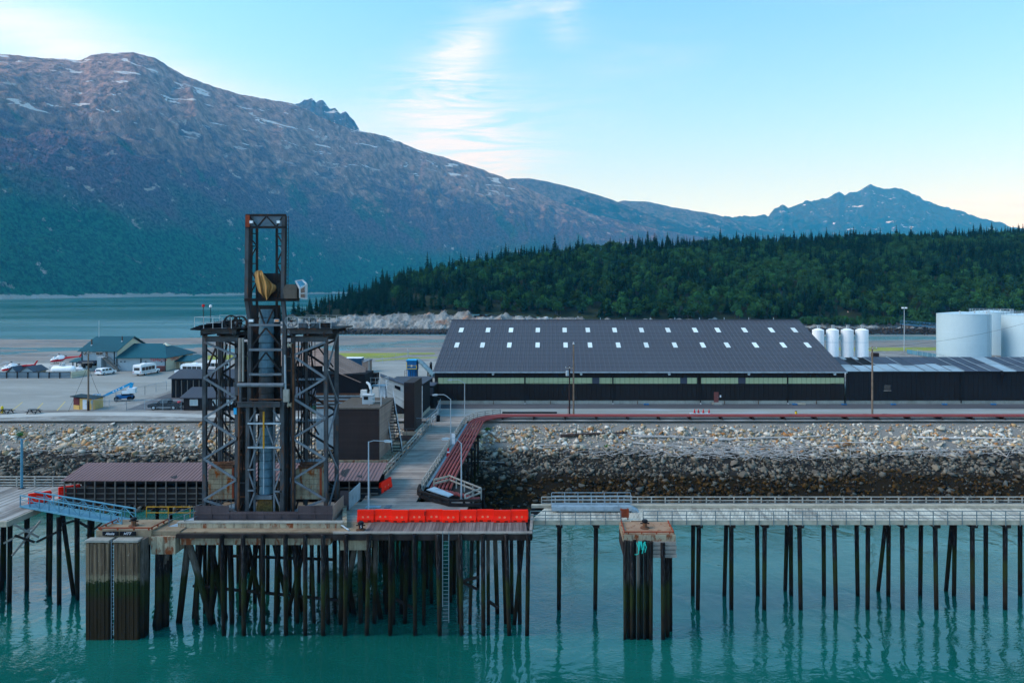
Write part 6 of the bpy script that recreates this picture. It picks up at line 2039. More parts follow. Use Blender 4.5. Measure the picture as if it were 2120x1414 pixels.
rf = part('roof', MB().hexa([(wx0_ - .3, WY - .5, we - .5 * sl - .12), (wx1_ + .3, WY - .5, we - .5 * sl - .12), (wx1_ + .3, WR, wr - .12), (wx0_ - .3, WR, wr - .12), (wx0_ - .3, WY - .5, we - .5 * sl), (wx1_ + .3, WY - .5, we - .5 * sl), (wx1_ + .3, WR, wr), (wx0_ - .3, WR, wr)]), 'roof_warehouse', wh)
part('roof', MB().hexa([(wx0_ - .3, WR + .01, wr - .13), (wx1_ + .3, WR + .01, wr - .13), (wx1_ + .3, 182.5, we - .3), (wx0_ - .3, 182.5, we - .3), (wx0_ - .3, WR + .01, wr - .01), (wx1_ + .3, WR + .01, wr - .01), (wx1_ + .3, 182.5, we - .18), (wx0_ - .3, 182.5, we - .18)]), 'roof_warehouse', wh)
ribs = MB()
for x in np.arange(wx0_, wx1_, .92):
    ribs.add([(x, WY - .5, we - .5 * sl + .002), (x + .10, WY - .5, we - .5 * sl + .002), (x + .10, WR - .1, wr - .03), (x, WR - .1, wr - .03), (x + .05, WY - .5, we - .5 * sl + .07), (x + .05, WR - .1, wr + .035)], [(0, 4, 5, 3), (1, 2, 5, 4), (0, 1, 4), (2, 3, 5)])
part('roof_rib', ribs, 'roof_slate', wh, kind='stuff')
laps = MB()
for k_ in range(1, 14):
    f_ = k_ / 14 + (.008 if k_ % 2 else -.006)
    laps.hexa([Vector((x_, WY - .5 + (WR - WY + .5) * f_ + d_, we - .5 * sl + (wr - we + .5 * sl) * f_ + d_ * sl + u_)) for u_ in (.001, .022) for x_, d_ in ((wx0_ - .28, 0), (wx1_ + .28, 0), (wx1_ + .28, .10), (wx0_ - .28, .10))])
part('sheet_lap', laps, 'roof_lap', wh, kind='stuff')
part('ridge_cap', MB().bar((wx0_ - .3, WR, wr + .08), (wx1_ + .3, WR, wr + .08), .5, .14), 'roof_slate', wh)
part('gutter', B(wx0_ - .3, wx1_ + .3, WY - .72, WY - .52, we - .5 * sl - .22, we - .5 * sl - .02), 'rail_galv', wh)
def on_roof(px, py, wpx, hpy):
    a, b = wroof(px, py + hpy / 2), wroof(px, py - hpy / 2)
    w = wpx / F * (a.y + b.y) / 4
    n = Vector((0, -sl, 1)).normalized()
    q = [a + Vector((-w, 0, 0)), a + Vector((w, 0, 0)), b + Vector((w, 0, 0)), b + Vector((-w, 0, 0))]
    cx_ = (a.x + b.x) / 2
    for v in q[:2]:
        v.x = cx_ + (-w if v is q[0] else w)
    q[2].x, q[3].x = cx_ + w, cx_ - w
    return MB().hexa([v + n * .02 for v in q] + [v + n * .10 for v in q])
for pxs_, py_, hp in (((955, 1010.5, 1058, 1113.5, 1169, 1217, 1272.5, 1328, 1383, 1439, 1486, 1541.5, 1597, 1644.5), 684, 9), ((946, 999, 1054.5, 1113, 1171, 1221.5, 1280, 1338, 1397, 1455, 1505.5, 1564, 1621.5, 1672), 715, 10)):
    for q in pxs_:
        part('skylight', on_roof(q, py_, 8.8, hp), 'skylight', rf)
for q in (987, 1038, 1090, 1141, 1192, 1243, 1295, 1346, 1397, 1448, 1499, 1550, 1601):
    part('ridge_post', BAR((XA(q, WR), WR - .1, wr), (XA(q, WR), WR - .1, wr + .62), .12), 'rail_galv', rf)
part('roof_fan', MB().lathe((XA(1131.5, WR + 1), WR + 1, wr - .4), [(.35, 0), (.5, .3), (.5, .9), (.3, 1.15), (.05, 1.2)], 16), 'rail_white', rf, True)
bz0, bz1 = ZA(794, WY), ZA(782, WY)
for a, b in ((907, 1085.5), (1088, 1226), (1241, 1267.5), (1270, 1408), (1422.5, 1443), (1450.5, 1528), (1543.5, 1629), (1632, 1747)):
    xa, xb = XA(a, WY), XA(b, WY)
    n = max(1, int(round((xb - xa) / 3.0)))
    for i in range(n):
        part('window_strip', B(xa + (xb - xa) * i / n + .01, xa + (xb - xa) * (i + 1) / n - .01, WY - .07, WY - .004, bz0, bz1), 'band_ribbed', wh)
for a, b in ((1226, 1241), (1408, 1422.5), (1528, 1543.5)):
    part('blank_panel', B(XA(a, WY), XA(b, WY), WY - .05, WY - .004, bz0, bz1 - .02), 'roof_dark', wh)
for q in (1087, 1268.6, 1449.8, 1630.3):
    d = part('downspout', MB().bar((XA(q, WY), WY - .16, LZ + .25), (XA(q, WY), WY - .16, we - .2), .16, .14), 'clad_black', wh)
    part('elbow', BAR((XA(q, WY), WY - .16, LZ + .2), (XA(q, WY), WY - .6, LZ + .05), .14), 'rail_white', d)
for q in (1021, 1203, 1385, 1549.5, 1727):
    lt = part('wall_light', B(XA(q, WY) - .22, XA(q, WY) + .22, WY - .45, WY - .01, ZA(775, WY), ZA(771.5, WY)), 'lamp_metal', wh)
    part('lens', B(XA(q, WY) - .18, XA(q, WY) + .18, WY - .42, WY - .1, ZA(776, WY), ZA(775, WY) - .004), 'lamp_glass', lt)
dr = part('door', B(XA(1478, WY), XA(1487.5, WY), WY - .08, WY - .004, ZA(833, WY), ZA(811.5, WY)), 'door_red', wh)
part('door_handle', B(XA(1486, WY), XA(1487, WY), WY - .14, WY - .082, ZA(823, WY), ZA(822, WY)), 'rail_galv', dr)
part('door_step', B(XA(1474, WY), XA(1493, WY), WY - 1.0, WY - .01, LZ, LZ + .32), 'concrete', wh)
part('notice', B(XA(1490, WY), XA(1493, WY), WY - .05, WY - .004, ZA(822.5, WY), ZA(818, WY)), 'sign_white', wh)
for q in (1022, 1500, 1570, 1320, 1140, 1690):
    part('pipe_stub', B(XA(q, WY) - .06, XA(q, WY) + .06, WY - .16, WY - .02, LZ, LZ + .6), 'steel_rusty', wh)

# low annex with the torn roof
an = thing('annex', 'long low black annex joined to the warehouse with torn, partly bare roof', 'annex', (XA(2000, WY), WY, LZ))
ax0, ax1 = wx1_ + .35, 118.0
AR = 142.0
ar = ZA(740, AR)
ae = we - .1
part('foundation', B(ax0, ax1, WY + .1, 151, LZ - .02, LZ + .66), 'concrete', an)
part('wall', B(ax0, ax1, WY + .03, WY + .23, LZ + .64, ae - .03), 'clad_annex', an)
asl = (ar - ae) / (AR - WY)
def aroof(px, py, up=.0):
    u, w = (px - CX) / F, -(py - CY) / F
    Y = (ae + up - H - asl * WY) / (w - asl)
    return Vector((u * Y, Y, H + w * Y))
def aquad(p, up, th=.05):
    b = [Vector((x, y, ae + (y - WY) * asl + up)) for x, y in p]
    return MB().hexa(b + [v + Vector((0, 0, th)) for v in b])
part('roof_deck', aquad([(ax0, WY - .3), (ax1, WY - .3), (ax1, AR), (ax0 - 0, AR)], -.08, .06), 'roof_tear', an)
pr_ = random.Random(9)
x = ax0
i = 0
while x < ax1:
    w = 2.45
    px_ = x / WY * F + CX
    bare = (1745 < px_ < 1968) or (2058 < px_ < 2085)
    top = 'roof_dark'
    tear = 1770 < px_ < 1812
    lowm = 'roof_bare' if bare else ('roof_dark' if pr_.random() < .75 else 'roof_slate')
    split = WY + (5.2 + pr_.uniform(-1, .8)) * (1 if not tear else .72)
    xe = min(x + w - .03, ax1)
    part('roof_sheet', aquad([(x, WY - .35), (xe, WY - .35), (xe, split + pr_.uniform(-.5, .5)), (x, split)], 0, .05), lowm, an)
    if not tear:
        part('roof_sheet', aquad([(x + .02, split - .6), (xe - .02, split - .6), (xe - .02, AR), (x + .02, AR)], .055, .05), 'roof_bare' if (2065 < px_ < 2082) else top, an)
    else:
        part('roof_sheet', aquad([(x + .3, AR - 2.2), (x + 1.0, AR - 2.0), (x + 1.2, AR), (x + .2, AR)], .06, .05), 'roof_bare', an)
    part('seam', aquad([(x - .05, WY - .35), (x + .05, WY - .35), (x + .05, AR), (x - .05, AR)], .11, .05), 'roof_bare' if pr_.random() < .5 else 'roof_slate', an)
    x += w
    i += 1
part('roof_back', MB().hexa([(ax0, AR + .01, ar - .1), (ax1, AR + .01, ar - .1), (ax1, 151, ar - 1.8), (ax0, 151, ar - 1.8), (ax0, AR + .01, ar), (ax1, AR + .01, ar), (ax1, 151, ar - 1.7), (ax0, 151, ar - 1.7)]), 'roof_dark', an)
wdw = part('window', B(XA(1830, WY), XA(1843.5, WY), WY - .06, WY + .02, ZA(808, WY), ZA(797, WY)), 'window_dark', an)
part('window_sill', B(XA(1829, WY), XA(1844.5, WY), WY - .12, WY - .062, ZA(809.6, WY), ZA(808, WY)), 'timber_grey', wdw)
part('downspout', BAR((XA(1989.5, WY), WY - .06, LZ + .2), (XA(1989.5, WY), WY - .06, ae - .1), .14), 'clad_black', an)
part('torn_strip', MB().path([P(2073, 768, WY - .4), P(2077, 776, WY - .5), P(2076, 785, WY - .4), P(2077, 796, WY - .4)], [.22, .3, .2, .1], 6), 'black_cloth', an)
for q, lab in ((1338, 'under the middle of the warehouse'), (1645, 'beside a pale board'), (1747, 'below the joint of warehouse and annex'), (1849, 'below the small annex window'), (1955, 'left of the annex downspout'), (2056, 'rightmost, below the torn roof strip')):
    v = G(q, 838)
    r = thing('sandbag_pair', 'small bright blue sandbags at the wall foot, %s' % lab, 'sandbag', (v.x, v.y, LZ), 'blue sandbags along the wall')
    for k in (0, 1):
        part('bag', MB().lathe((v.x + (k - .5) * .5, v.y - .1, LZ), [(.22, 0), (.3, .1), (.26, .22), (.08, .28)], 12), 'blue_paint', r, True)
solo('timber_board', B(XA(1649, 131), XA(1668, 131), 131.0, 131.5, LZ, LZ + .3), 'timber_pale', 'pale board lying at the wall foot beside a blue sandbag', 'board')

# ------------------------------------------------------------------ poles and wires
def upole(px, py0, py1, Y, mat, label, cross=True, r=.16):
    x = XA(px, Y)
    p = thing('utility_pole', label, 'pole', (x, Y, LZ))
    zt = ZA(py1, Y)
    part('shaft', MB().tube((x, Y, LZ - .3), (x, Y, zt), r, r * .72, 10), mat, p, True)
    if cross:
        part('crossarm', B(x - .75, x + .75, Y - .2, Y - .08, zt - .5, zt - .36), 'timber_grey', p)
        for d in (-.65, 0.02, .65):
            part('insulator', MB().lathe((x + d, Y - .14, zt - .36), [(.04, 0), (.08, .06), (.05, .12), (.08, .18), (.03, .22)], 10), 'rail_white', p, True)
    return p, x, zt
p1, x1_, z1_ = upole(1187.5, 858, 713, 119.2, 'pole_wood', 'tall pale wooden utility pole in front of the warehouse', False, .17)
part('pole_cap', MB().lathe((x1_, 119.2, z1_), [(.18, 0), (.10, .4)], 10), 'rail_white', p1)
p2, x2_, z2_ = upole(1179, 858, 757, 119.6, 'pole_dark', 'shorter dark utility pole with transformer beside the tall one', True, .15)
part('transformer', MB().lathe((x2_ - .38, 119.3, ZA(778, 119.3)), [(.25, 0), (.27, .1), (.27, .75), (.18, .85)], 16), 'lamp_metal', p2, True)
part('bracket', BAR((x2_, 119.5, ZA(773, 119.3)), (x2_ - .3, 119.3, ZA(773, 119.3)), .08), 'steel_dark', p2)
p3, x3_, z3_ = upole(1806, 857, 717, 119.6, 'pole_wood', 'wooden utility pole in front of the annex', True, .17)
p4, x4_, z4_ = upole(183, 850, 727, 124.8, 'pole_wood', 'weathered utility pole beside the yellow kiosk at left', True, .17)
part('transformer', MB().lathe((x4_ + .55, 124.5, ZA(762, 124.5)), [(.25, 0), (.27, .1), (.27, .8), (.18, .9)], 16), 'steel_dark', p4, True)
part('transformer', MB().lathe((x4_ - .55, 124.5, ZA(762, 124.5)), [(.22, 0), (.24, .1), (.24, .7), (.15, .8)], 16), 'steel_dark', p4, True)
part('crossarm', B(x4_ - 1.0, x4_ + 1.0, 124.55, 124.7, ZA(752, 124.5), ZA(750, 124.5)), 'timber_grey', p4)
part('butt_wrap', MB().tube((x4_, 124.8, LZ - .2), (x4_, 124.8, LZ + 1.7), .19, .18, 10), 'pole_dark', p4, True)
solo('marker_stake', MB().tube(P(1176, 866, 116.8), P(1176, 842, 118.5), .03, .03, 6), 'steel_orange', 'thin orange stake by the dark utility pole', 'stake')
def wire(a, b, sag, label, r=.022):
    a, b = Vector(a), Vector(b)
    pts = []
    for i in range(17):
        t = i / 16
        q = a.lerp(b, t)
        q.z -= sag * 4 * t * (1 - t)
        pts.append(q)
    solo('overhead_wire', MB().path(pts, r, 5), 'rubber', label, 'wire', 'overhead wires')
zw = ZA(791, 119.6)
wire((-60, 119.6, ZA(786, 119.6)), (x2_, 119.6, zw), .6, 'thin wire from the left to the dark utility pole')
wire((x2_, 119.6, zw), (x3_, 119.6, ZA(788, 119.6)), 1.0, 'thin wire across the warehouse front between two poles')
wire((x3_, 119.6, ZA(788, 119.6)), (95, 119.6, ZA(792, 119.6)), .6, 'thin wire from the annex pole to the right')
wire((x3_, 119.4, z3_ - .2), (95, 140, z3_ + 3), .8, 'upper wire from the annex pole toward the tanks')
wire((-120, 140, ZA(770, 140)), (x4_, 124.6, ZA(775, 124.6)), .6, 'wire from the left edge to the kiosk pole')
wire((x4_ - .1, 124.7, ZA(760, 124.7)), (x4_ - 3.0, 124.0, LZ), .0, 'guy wire down left of the kiosk pole')
wire((x4_ + .1, 124.7, ZA(760, 124.7)), (x4_ + 1.6, 125.2, ZA(815, 125)), .3, 'loose wire hanging right of the kiosk pole')

# roadside clutter
solo('black_pipe', MB().tube(P(1040, 855, 122), P(1153, 855, 122), .24, .24, 12), 'rubber', 'long black pipe lying on the road in front of the warehouse', 'pipe', smooth=True)
bc = thing('barricade', 'white low barricade with four small red cones on the road', 'barricade', (XA(1452, 121.5), 121.5, LZ))
part('beam', B(XA(1428, 121.5), XA(1471, 121.5), 121.4, 121.6, LZ, LZ + .18), 'white_paint', bc)
for q in (1438, 1446, 1456, 1468):
    part('cone', MB().lathe((XA(q, 121.5), 121.5, LZ + .182), [(.2, 0), (.2, .04), (.12, .3), (.05, .6)], 10), 'red_paint', bc, True)
hy = thing('valve_box', 'low dark valve with yellow head beside the road', 'valve', (XA(1648, 121), 121, LZ))
part('body', MB().lathe((XA(1648, 121), 121, LZ), [(.2, 0), (.2, .35), (.12, .5)], 12), 'yellow_paint', hy, True)
part('wheel', MB().lathe((XA(1648, 121), 121, LZ + .5), [(.05, 0), (.22, .02), (.22, .07), (.05, .09)], 14), 'steel_rusty', hy, True)
for k, (a, b) in enumerate(((1628, 1672), (1785, 1802), (1822, 1850))):
    p, q = G(a, 856.5), G(b, 857.5)
    pd = MB()
    n = 14
    ring = []
    for j in range(n):
        t = 2 * math.pi * j / n
        rr_ = 1 + .25 * math.sin(3 * t + k)
        ring.append(((p.x + q.x) / 2 + (q.x - p.x) / 2 * math.cos(t) * rr_, 121.2 + .45 * math.sin(t) * rr_, LZ + .004 - .006))
    struct('wet_patch', pd.poly(ring), 'asphalt_dark')

# ------------------------------------------------------------------ silos and tanks
for i, (a, b) in enumerate(((1682, 1705.5), (1711, 1736), (1741.5, 1766.5), (1771.5, 1797))):
    Y = 180.0
    x, r = XA((a + b) / 2, Y), (b - a) / 2 / F * Y
    zt = ZA(684, Y)
    w = ('leftmost, half hidden by the warehouse roof', 'second from the left', 'third from the left', 'rightmost')[i]
    s_ = thing('silo', 'slim white silo behind the annex, %s of four' % w, 'silo', (x, Y, LZ), 'white silos behind the annex')
    part('shell', MB().lathe((x, Y, LZ), [(r, 0), (r, zt - LZ)], 32), 'white_paint', s_, True)
    part('roof', MB().lathe((x, Y, zt), [(r * 1.01, .002), (r * 1.01, .08), (r * .55, .38), (r * .2, .52)], 32), 'white_paint', s_, True)
    for d in (-.22, .25):
        part('vent', MB().tube((x + d, Y - .3, zt + .4), (x + d, Y - .3, zt + 1.15), .12, .12, 8).box(x + d - .2, x + d + .2, Y - .5, Y - .1, zt + 1.15, zt + 1.35), 'rail_white', s_)
    for z in (LZ + 4, LZ + 8):
        part('seam_band', MB().lathe((x, Y, z), [(r * 1.004, 0), (r * 1.006, .05), (r * 1.004, .1)], 32), 'tank_white', s_, True)
def tank(px0, px1, py_top, Y, label, rail=False):
    x, r = XA((px0 + px1) / 2, Y), (px1 - px0) / 2 / F * Y
    zt = ZA(py_top, Y - r)
    t = thing('storage_tank', label, 'tank', (x, Y, LZ), 'white storage tanks')
    part('shell', MB().lathe((x, Y, LZ), [(r, 0), (r, zt - LZ)], 64), 'tank_white', t, True)
    part('roof', MB().lathe((x, Y, zt), [(r * 1.006, .002), (r * 1.006, .12), (r * .5, .5), (.3, .75)], 64), 'tank_white', t, True)
    for z in (LZ + 3, LZ + 6, LZ + 9):
        part('weld_seam', MB().lathe((x, Y, z), [(r * 1.0015, 0), (r * 1.002, .03), (r * 1.0015, .06)], 64), 'tank_white', t, True)
    for d in (-.5, .1, .6):
        part('vent', MB().tube((x + d * r, Y - r * .6, zt + .2), (x + d * r, Y - r * .6, zt + 1.1), .15, .2, 8), 'rail_white', t)
    a = math.radians(-60)
    lx, ly = x + (r + .15) * math.cos(a), Y + (r + .15) * math.sin(a)
    part('ladder', MB().bar((lx - .25, ly, LZ), (lx - .25, ly, zt + 1), .06).bar((lx + .25, ly, LZ), (lx + .25, ly, zt + 1), .06), 'rail_galv', t)
    if rail:
        rg = MB()
        n = 28
        ring = [(x + r * .98 * math.cos(2 * math.pi * k / n), Y + r * .98 * math.sin(2 * math.pi * k / n)) for k in range(n)]
        for k in range(n):
            a_, b_ = ring[k], ring[(k + 1) % n]
            for z in (.6, 1.1):
                rg.bar((*a_, zt + z), (*b_, zt + z), .06)
        rr_ = part('railing', rg, 'rail_galv', t)
        for k in range(n):
            part('post', BAR((*ring[k], zt + .1), (*ring[k], zt + 1.12), .07), 'rail_galv', rr_)
tank(1945, 2044, 652, 210, 'large white storage tank left of the others, behind the annex')
tank(2012, 2092, 648, 236, 'white storage tank with roof railing, behind between two nearer tanks', True)
tank(2083, 2195, 655, 208, 'white storage tank cut by the right edge of the view', True)
lm = thing('light_mast', 'tall thin grey light mast with twin lamps left of the tanks', 'light mast', (XA(1872, 245), 245, LZ))
part('pole', MB().tube((XA(1872, 245), 245, LZ), (XA(1872, 245), 245, ZA(639, 245)), .16, .09, 8), 'lamp_metal', lm, True)
part('arm', BAR((XA(1868.5, 245), 245, ZA(638.5, 245)), (XA(1876, 245), 245, ZA(638.5, 245)), .12), 'lamp_metal', lm)
for d in (1869, 1875.5):
    part('lamp_head', B(XA(d, 245) - .35, XA(d, 245) + .35, 244.7, 245.2, ZA(639, 245), ZA(636, 245)), 'lamp_glass', lm)
bw = thing('blue_conduit', 'long light blue pipe casing sloping down in front of the tanks', 'conduit', (XA(1930, 215), 215, LZ))
for k in range(5):
    a = Vector((XA(1879, 236), 236, LZ + .7)).lerp(Vector((XA(2000, 206), 203, LZ + .7)), k / 5)
    b = Vector((XA(1879, 236), 236, LZ + .7)).lerp(Vector((XA(2000, 206), 203, LZ + .7)), (k + 1) / 5 - .008)
    part('casing', BAR(a, b, .5, 1.3), 'blue_steel', bw)
vent_box = solo('vent_cabinet', B(XA(1808, 190), XA(1820, 190), 190, 191.4, LZ, ZA(731, 190)), 'pole_dark', 'small dark cabinet behind the annex roof by the pole', 'cabinet')
# fences by the tanks
def fence(pts, h, sp, label, mat='chain_link', z=LZ, wires=False, name='chain_link_fence'):
    f = thing(name, label, 'fence', (*pts[0], z))
    for (a, b), (c, d) in zip(pts[:-1], pts[1:]):
        L = math.hypot(c - a, d - b)
        n = max(1, int(round(L / sp)))
        for i in range(n):
            p = Vector((a, b, z)).lerp(Vector((c, d, z)), i / n)
            q = Vector((a, b, z)).lerp(Vector((c, d, z)), (i + 1) / n)
            part('post', MB().tube(p, p + Vector((0, 0, h)), .04, .04, 6), 'rail_galv', f)
            part('mesh_panel', MB().poly([p + Vector((0, 0, .05)), q + Vector((0, 0, .05)), q + Vector((0, 0, h - .05)), p + Vector((0, 0, h - .05))]), mat, f)
        p = Vector((c, d, z))
        part('post', MB().tube(p, p + Vector((0, 0, h)), .04, .04, 6), 'rail_galv', f)
        part('top_rail', MB().tube((a, b, z + h), (c, d, z + h), .03, .03, 6), 'rail_galv', f)
    return f
fence([(XA(1890, 230), 230), (XA(1990, 196), 196), (XA(2120, 196), 196)], 2.2, 4.0, 'thin chain-link fence in front of the white tanks')
fence([gp(700, 757), gp(762, 757), gp(846, 745), gp(843, 737)], 2.4, 6.0, 'long chain-link fence across the gravel yard left of the warehouse')
# far footbridge across the river mouth
br = thing('far_bridge', 'distant blue grey truss bridge across the river mouth beyond the mast', 'bridge', (XA(1905, 470), 470, 0))
a, b = P(1864, 671, 478), P(1950, 679, 466)
up = Vector((0, 0, 2.6))
part('top_chord', BAR(a + up, b + up, .35, .35), 'far_steel', br)
part('bottom_chord', BAR(a, b, .5, .6), 'far_steel', br)
for i in range(15):
    p, q = a.lerp(b, i / 14), a.lerp(b, min(1, (i + 1) / 14))
    part('upright', BAR(p, p + up, .2), 'far_steel', br)
    if i < 14:
        part('diagonal', BAR(p if i % 2 else p + up, q + up if i % 2 else q, .2), 'far_steel', br)
for t in (.05, .62):
    p = a.lerp(b, t)
    part('pier', MB().bar((p.x - 1, p.y, -1), (p.x - .6, p.y, p.z), .5).bar((p.x + 1.4, p.y, -1), (p.x + 1, p.y, p.z), .5).bar((p.x - 1, p.y, p.z * .5), (p.x + 1.4, p.y, p.z * .5), .4), 'steel_dark', br)

# ------------------------------------------------------------------ transfer house and conveyor galleries
th = thing('transfer_house', 'dark brown lap-sided transfer house beside the ramp', 'building', (-23.4, 85.4, LZ))
hx0, hx1, hy0, hy1, hz0, hz1 = XA(690, 85.4), -20.97, 85.4, 93.6, ZA(952, 85.4), ZA(847, 85.4)
part('base_slab', B(hx0 - .4, hx1 + 1.2, hy0 - .3, hy1 + 2.5, LZ - .1, hz0), 'concrete_stained', th)
part('core', B(hx0 + .05, hx1 - .06, hy0 + .06, hy1, hz0, hz1), 'clad_brown', th)
nb_ = 30
for i in range(nb_):
    z0, z1 = hz0 + (hz1 - hz0) * i / nb_, hz0 + (hz1 - hz0) * (i + 1) / nb_
    part('siding_board', MB().hexa([(hx0, hy0 - .05, z0), (hx1 - .02, hy0 - .05, z0), (hx1 - .02, hy0 + .05, z0), (hx0, hy0 + .05, z0), (hx0, hy0 + .02, z1 - .01), (hx1 - .02, hy0 + .02, z1 - .01), (hx1 - .02, hy0 + .05, z1 - .01), (hx0, hy0 + .05, z1 - .01)]), 'clad_brown', th)
    part('siding_board', MB().hexa([(hx1 - .05, hy0 - .02, z0), (hx1 + .05, hy0 - .02, z0), (hx1 + .05, hy1, z0), (hx1 - .05, hy1, z0), (hx1 - .05, hy0 - .02, z1 - .01), (hx1 - .02, hy0 - .02, z1 - .01), (hx1 - .02, hy1, z1 - .01), (hx1 - .05, hy1, z1 - .01)]), 'clad_tan', th)
part('corner_trim', B(hx1 - .02, hx1 + .09, hy0 - .09, hy0 + .03, hz0, hz1 + .05), 'clad_brown', th)
part('roof', B(hx0 - .1, hx1 + .1, hy0 - .1, hy1 + .1, hz1 + .002, hz1 + .16), 'cab_grey', th)
for k in range(5):
    for y in (87, 91, 95):
        if k % 2 == 0:
            pile(th, hx0 + .6 + k * 1.2, y, LZ - .11, hx0 + .6 + k * 1.2, y, r=.22)
rz_ = hz1 + .16
railing(th, [(-22.4, 92.6, rz_), (hx1 - .1, 86.8, rz_)], 1.05, 1.5, 'rail_white', (1.0, .5), .05, .05)
railing(th, [(-22.6, 87.2, rz_), (hx1 - .1, 87.2, rz_)], 1.05, 1.6, 'rail_white', (1.0, .5), .05, .05)
ac = thing('cooling_unit', 'pale grey cooling unit on the transfer house roof', 'air conditioner', (XA(761, 88.5), 88.5, rz_))
part('casing', B(XA(751, 88.5), XA(772, 88.5), 88.2, 89.4, rz_, rz_ + 1.05), 'lamp_metal', ac)
part('lid', B(XA(750, 88.5), XA(773, 88.5), 88.1, 89.5, rz_ + 1.052, rz_ + 1.16), 'rail_white', ac)
part('grille', B(XA(753, 88.2), XA(762, 88.2), 88.15, 88.195, rz_ + .55, rz_ + .95), 'steel_dark', ac)
part('duct', MB().path([(XA(768, 89), 89.0, rz_ + 1.1), (XA(768, 89), 89.0, rz_ + 1.7), (XA(764, 90), 90.2, rz_ + 2.2), (XA(760, 92), 92, rz_ + 2.2)], .16, 8), 'lamp_metal', ac, True)
lh = thing('head_house', 'grey metal head house under the tan conveyor roof behind the tower', 'building', (XA(700, 95), 95, LZ))
part('wall', B(XA(655, 94.4), XA(745, 94.4), 94.4, 99.5, LZ, ZA(816, 94.4)), 'rail_galv', lh)
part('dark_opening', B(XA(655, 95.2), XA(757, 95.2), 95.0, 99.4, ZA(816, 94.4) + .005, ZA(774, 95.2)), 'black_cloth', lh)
for k in range(5):
    part('wall_band', B(XA(655, 94.4), XA(745, 94.4), 94.33, 94.39, ZA(846 - k * 7, 94.4), ZA(842 - k * 7, 94.4)), 'steel' if k % 2 else 'steel_rusty', lh)
part('white_panel', B(XA(746, 93.5), XA(757, 93.5), 93.6, 94.3, hz1 + .17, ZA(808, 93.5)), 'clad_white', lh)
part('loose_sheet', MB().hexa([P(738, 793, 94.8), P(758, 790, 94.8), P(760, 800, 94.8), P(748, 812, 94.8), P(738, 793, 94.7), P(758, 790, 94.7), P(760, 800, 94.7), P(748, 812, 94.7)]), 'black_cloth', lh)
cg = thing('conveyor_gallery', 'tan roofed conveyor gallery sloping down to the right behind the tower', 'conveyor', (XA(690, 97), 97, LZ))
segs = ((560, 757, 718), (668, 757, 720.5), (699, 771, 731), (757, 796, 761))
nrow = 8
for (a0, b0, t0), (a1, b1, t1) in zip(segs[:-1], segs[1:]):
    for k in range(nrow):
        f0, f1 = k / nrow, (k + 1) / nrow - .004
        def gpt(a, b, t, f):
            Y = 95 + 3.2 * f
            return P(a, b + (t - b) * f, Y)
        q = [gpt(a0, b0, t0, f0), gpt(a1, b1, t1, f0), gpt(a1, b1, t1, f1), gpt(a0, b0, t0, f1)]
        dn = Vector((0, -.03, -.08))
        lift = Vector((0, -.05, .03))
        q[0], q[1] = q[0] + lift, q[1] + lift
        part('roof_board', MB().hexa([v + dn for v in q] + q), 'clad_tan', cg)
part('end_wall', MB().hexa([P(757, 797, 95), P(758.5, 797, 95), P(758.5, 800, 98.2), P(757, 800, 98.2), P(757, 796, 95), P(758.5, 796, 95), P(759, 761, 98.2), P(757.5, 761, 98.2)]), 'clad_brown', cg)
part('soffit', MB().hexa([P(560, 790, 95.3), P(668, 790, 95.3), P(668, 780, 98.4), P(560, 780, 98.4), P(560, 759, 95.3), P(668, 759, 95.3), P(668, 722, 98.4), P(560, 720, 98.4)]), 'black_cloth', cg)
part('support', BAR(P(640, 790, 97), Vector((XA(640, 97), 97, LZ)), .3), 'steel', cg)
wg = thing('white_gallery', 'pale lap-sided conveyor housing sloping down beside the stairs', 'conveyor', (XA(815, 104), 104, LZ))
n = 12
for k in range(n):
    f0, f1 = k / n, (k + 1) / n - .006
    l0, l1 = Vector(P(789, 815, 104)).lerp(P(789, 779, 104), f0), Vector(P(789, 815, 104)).lerp(P(789, 779, 104), f1)
    r0, r1 = Vector(P(836, 846, 104)).lerp(P(836, 797, 104), f0), Vector(P(836, 846, 104)).lerp(P(836, 797, 104), f1)
    part('siding_board', MB().hexa([l0, r0, r0 + Vector((0, .2, 0)), l0 + Vector((0, .2, 0)), l1 + Vector((0, .06, 0)), r1 + Vector((0, .06, 0)), r1 + Vector((0, .2, 0)), l1 + Vector((0, .2, 0))]), 'clad_white', wg)
part('core', MB().hexa([P(789, 815, 104.3), P(836, 846, 104.3), P(836, 846, 107.5), P(789, 815, 107.5), P(789, 779, 104.3), P(836, 797, 104.3), P(836, 797, 107.5), P(789, 779, 107.5)]), 'clad_brown', wg)
part('roof', MB().hexa([P(787, 779, 103.8), P(838, 797.5, 103.8), P(838, 792, 108), P(787, 774, 108), P(787, 778, 103.8), P(838, 796.5, 103.8), P(838, 791, 108), P(787, 773, 108)]), 'roof_dark', wg)
part('opening', MB().poly([P(817, 797, 103.9), P(829, 801, 103.9), P(829, 809, 103.9), P(817, 803, 103.9)]), 'black_cloth', wg)
part('end_tower', B(XA(836.5, 104), XA(858, 104) , 103.9, 110, LZ, ZA(792, 104)), 'clad_brown', wg)
part('plinth', B(XA(836, 104) - .1, XA(858, 104) + .25, 103.7, 110.3, LZ - .02, LZ + .5), 'timber_pale', wg)
bs = thing('ribbed_shed', 'black shed with dark ribbed roof between gallery and warehouse', 'shed', (XA(845, 118), 118, LZ))
by0, by1 = 118.0, 126.0
bxa, bxb = XA(800, by0), XA(873, by0)
bzt, bzr = ZA(795, by0), ZA(779, by1)
part('wall', B(bxa, bxb, by0, by1, LZ + .6, bzt), 'clad_yard', bs)
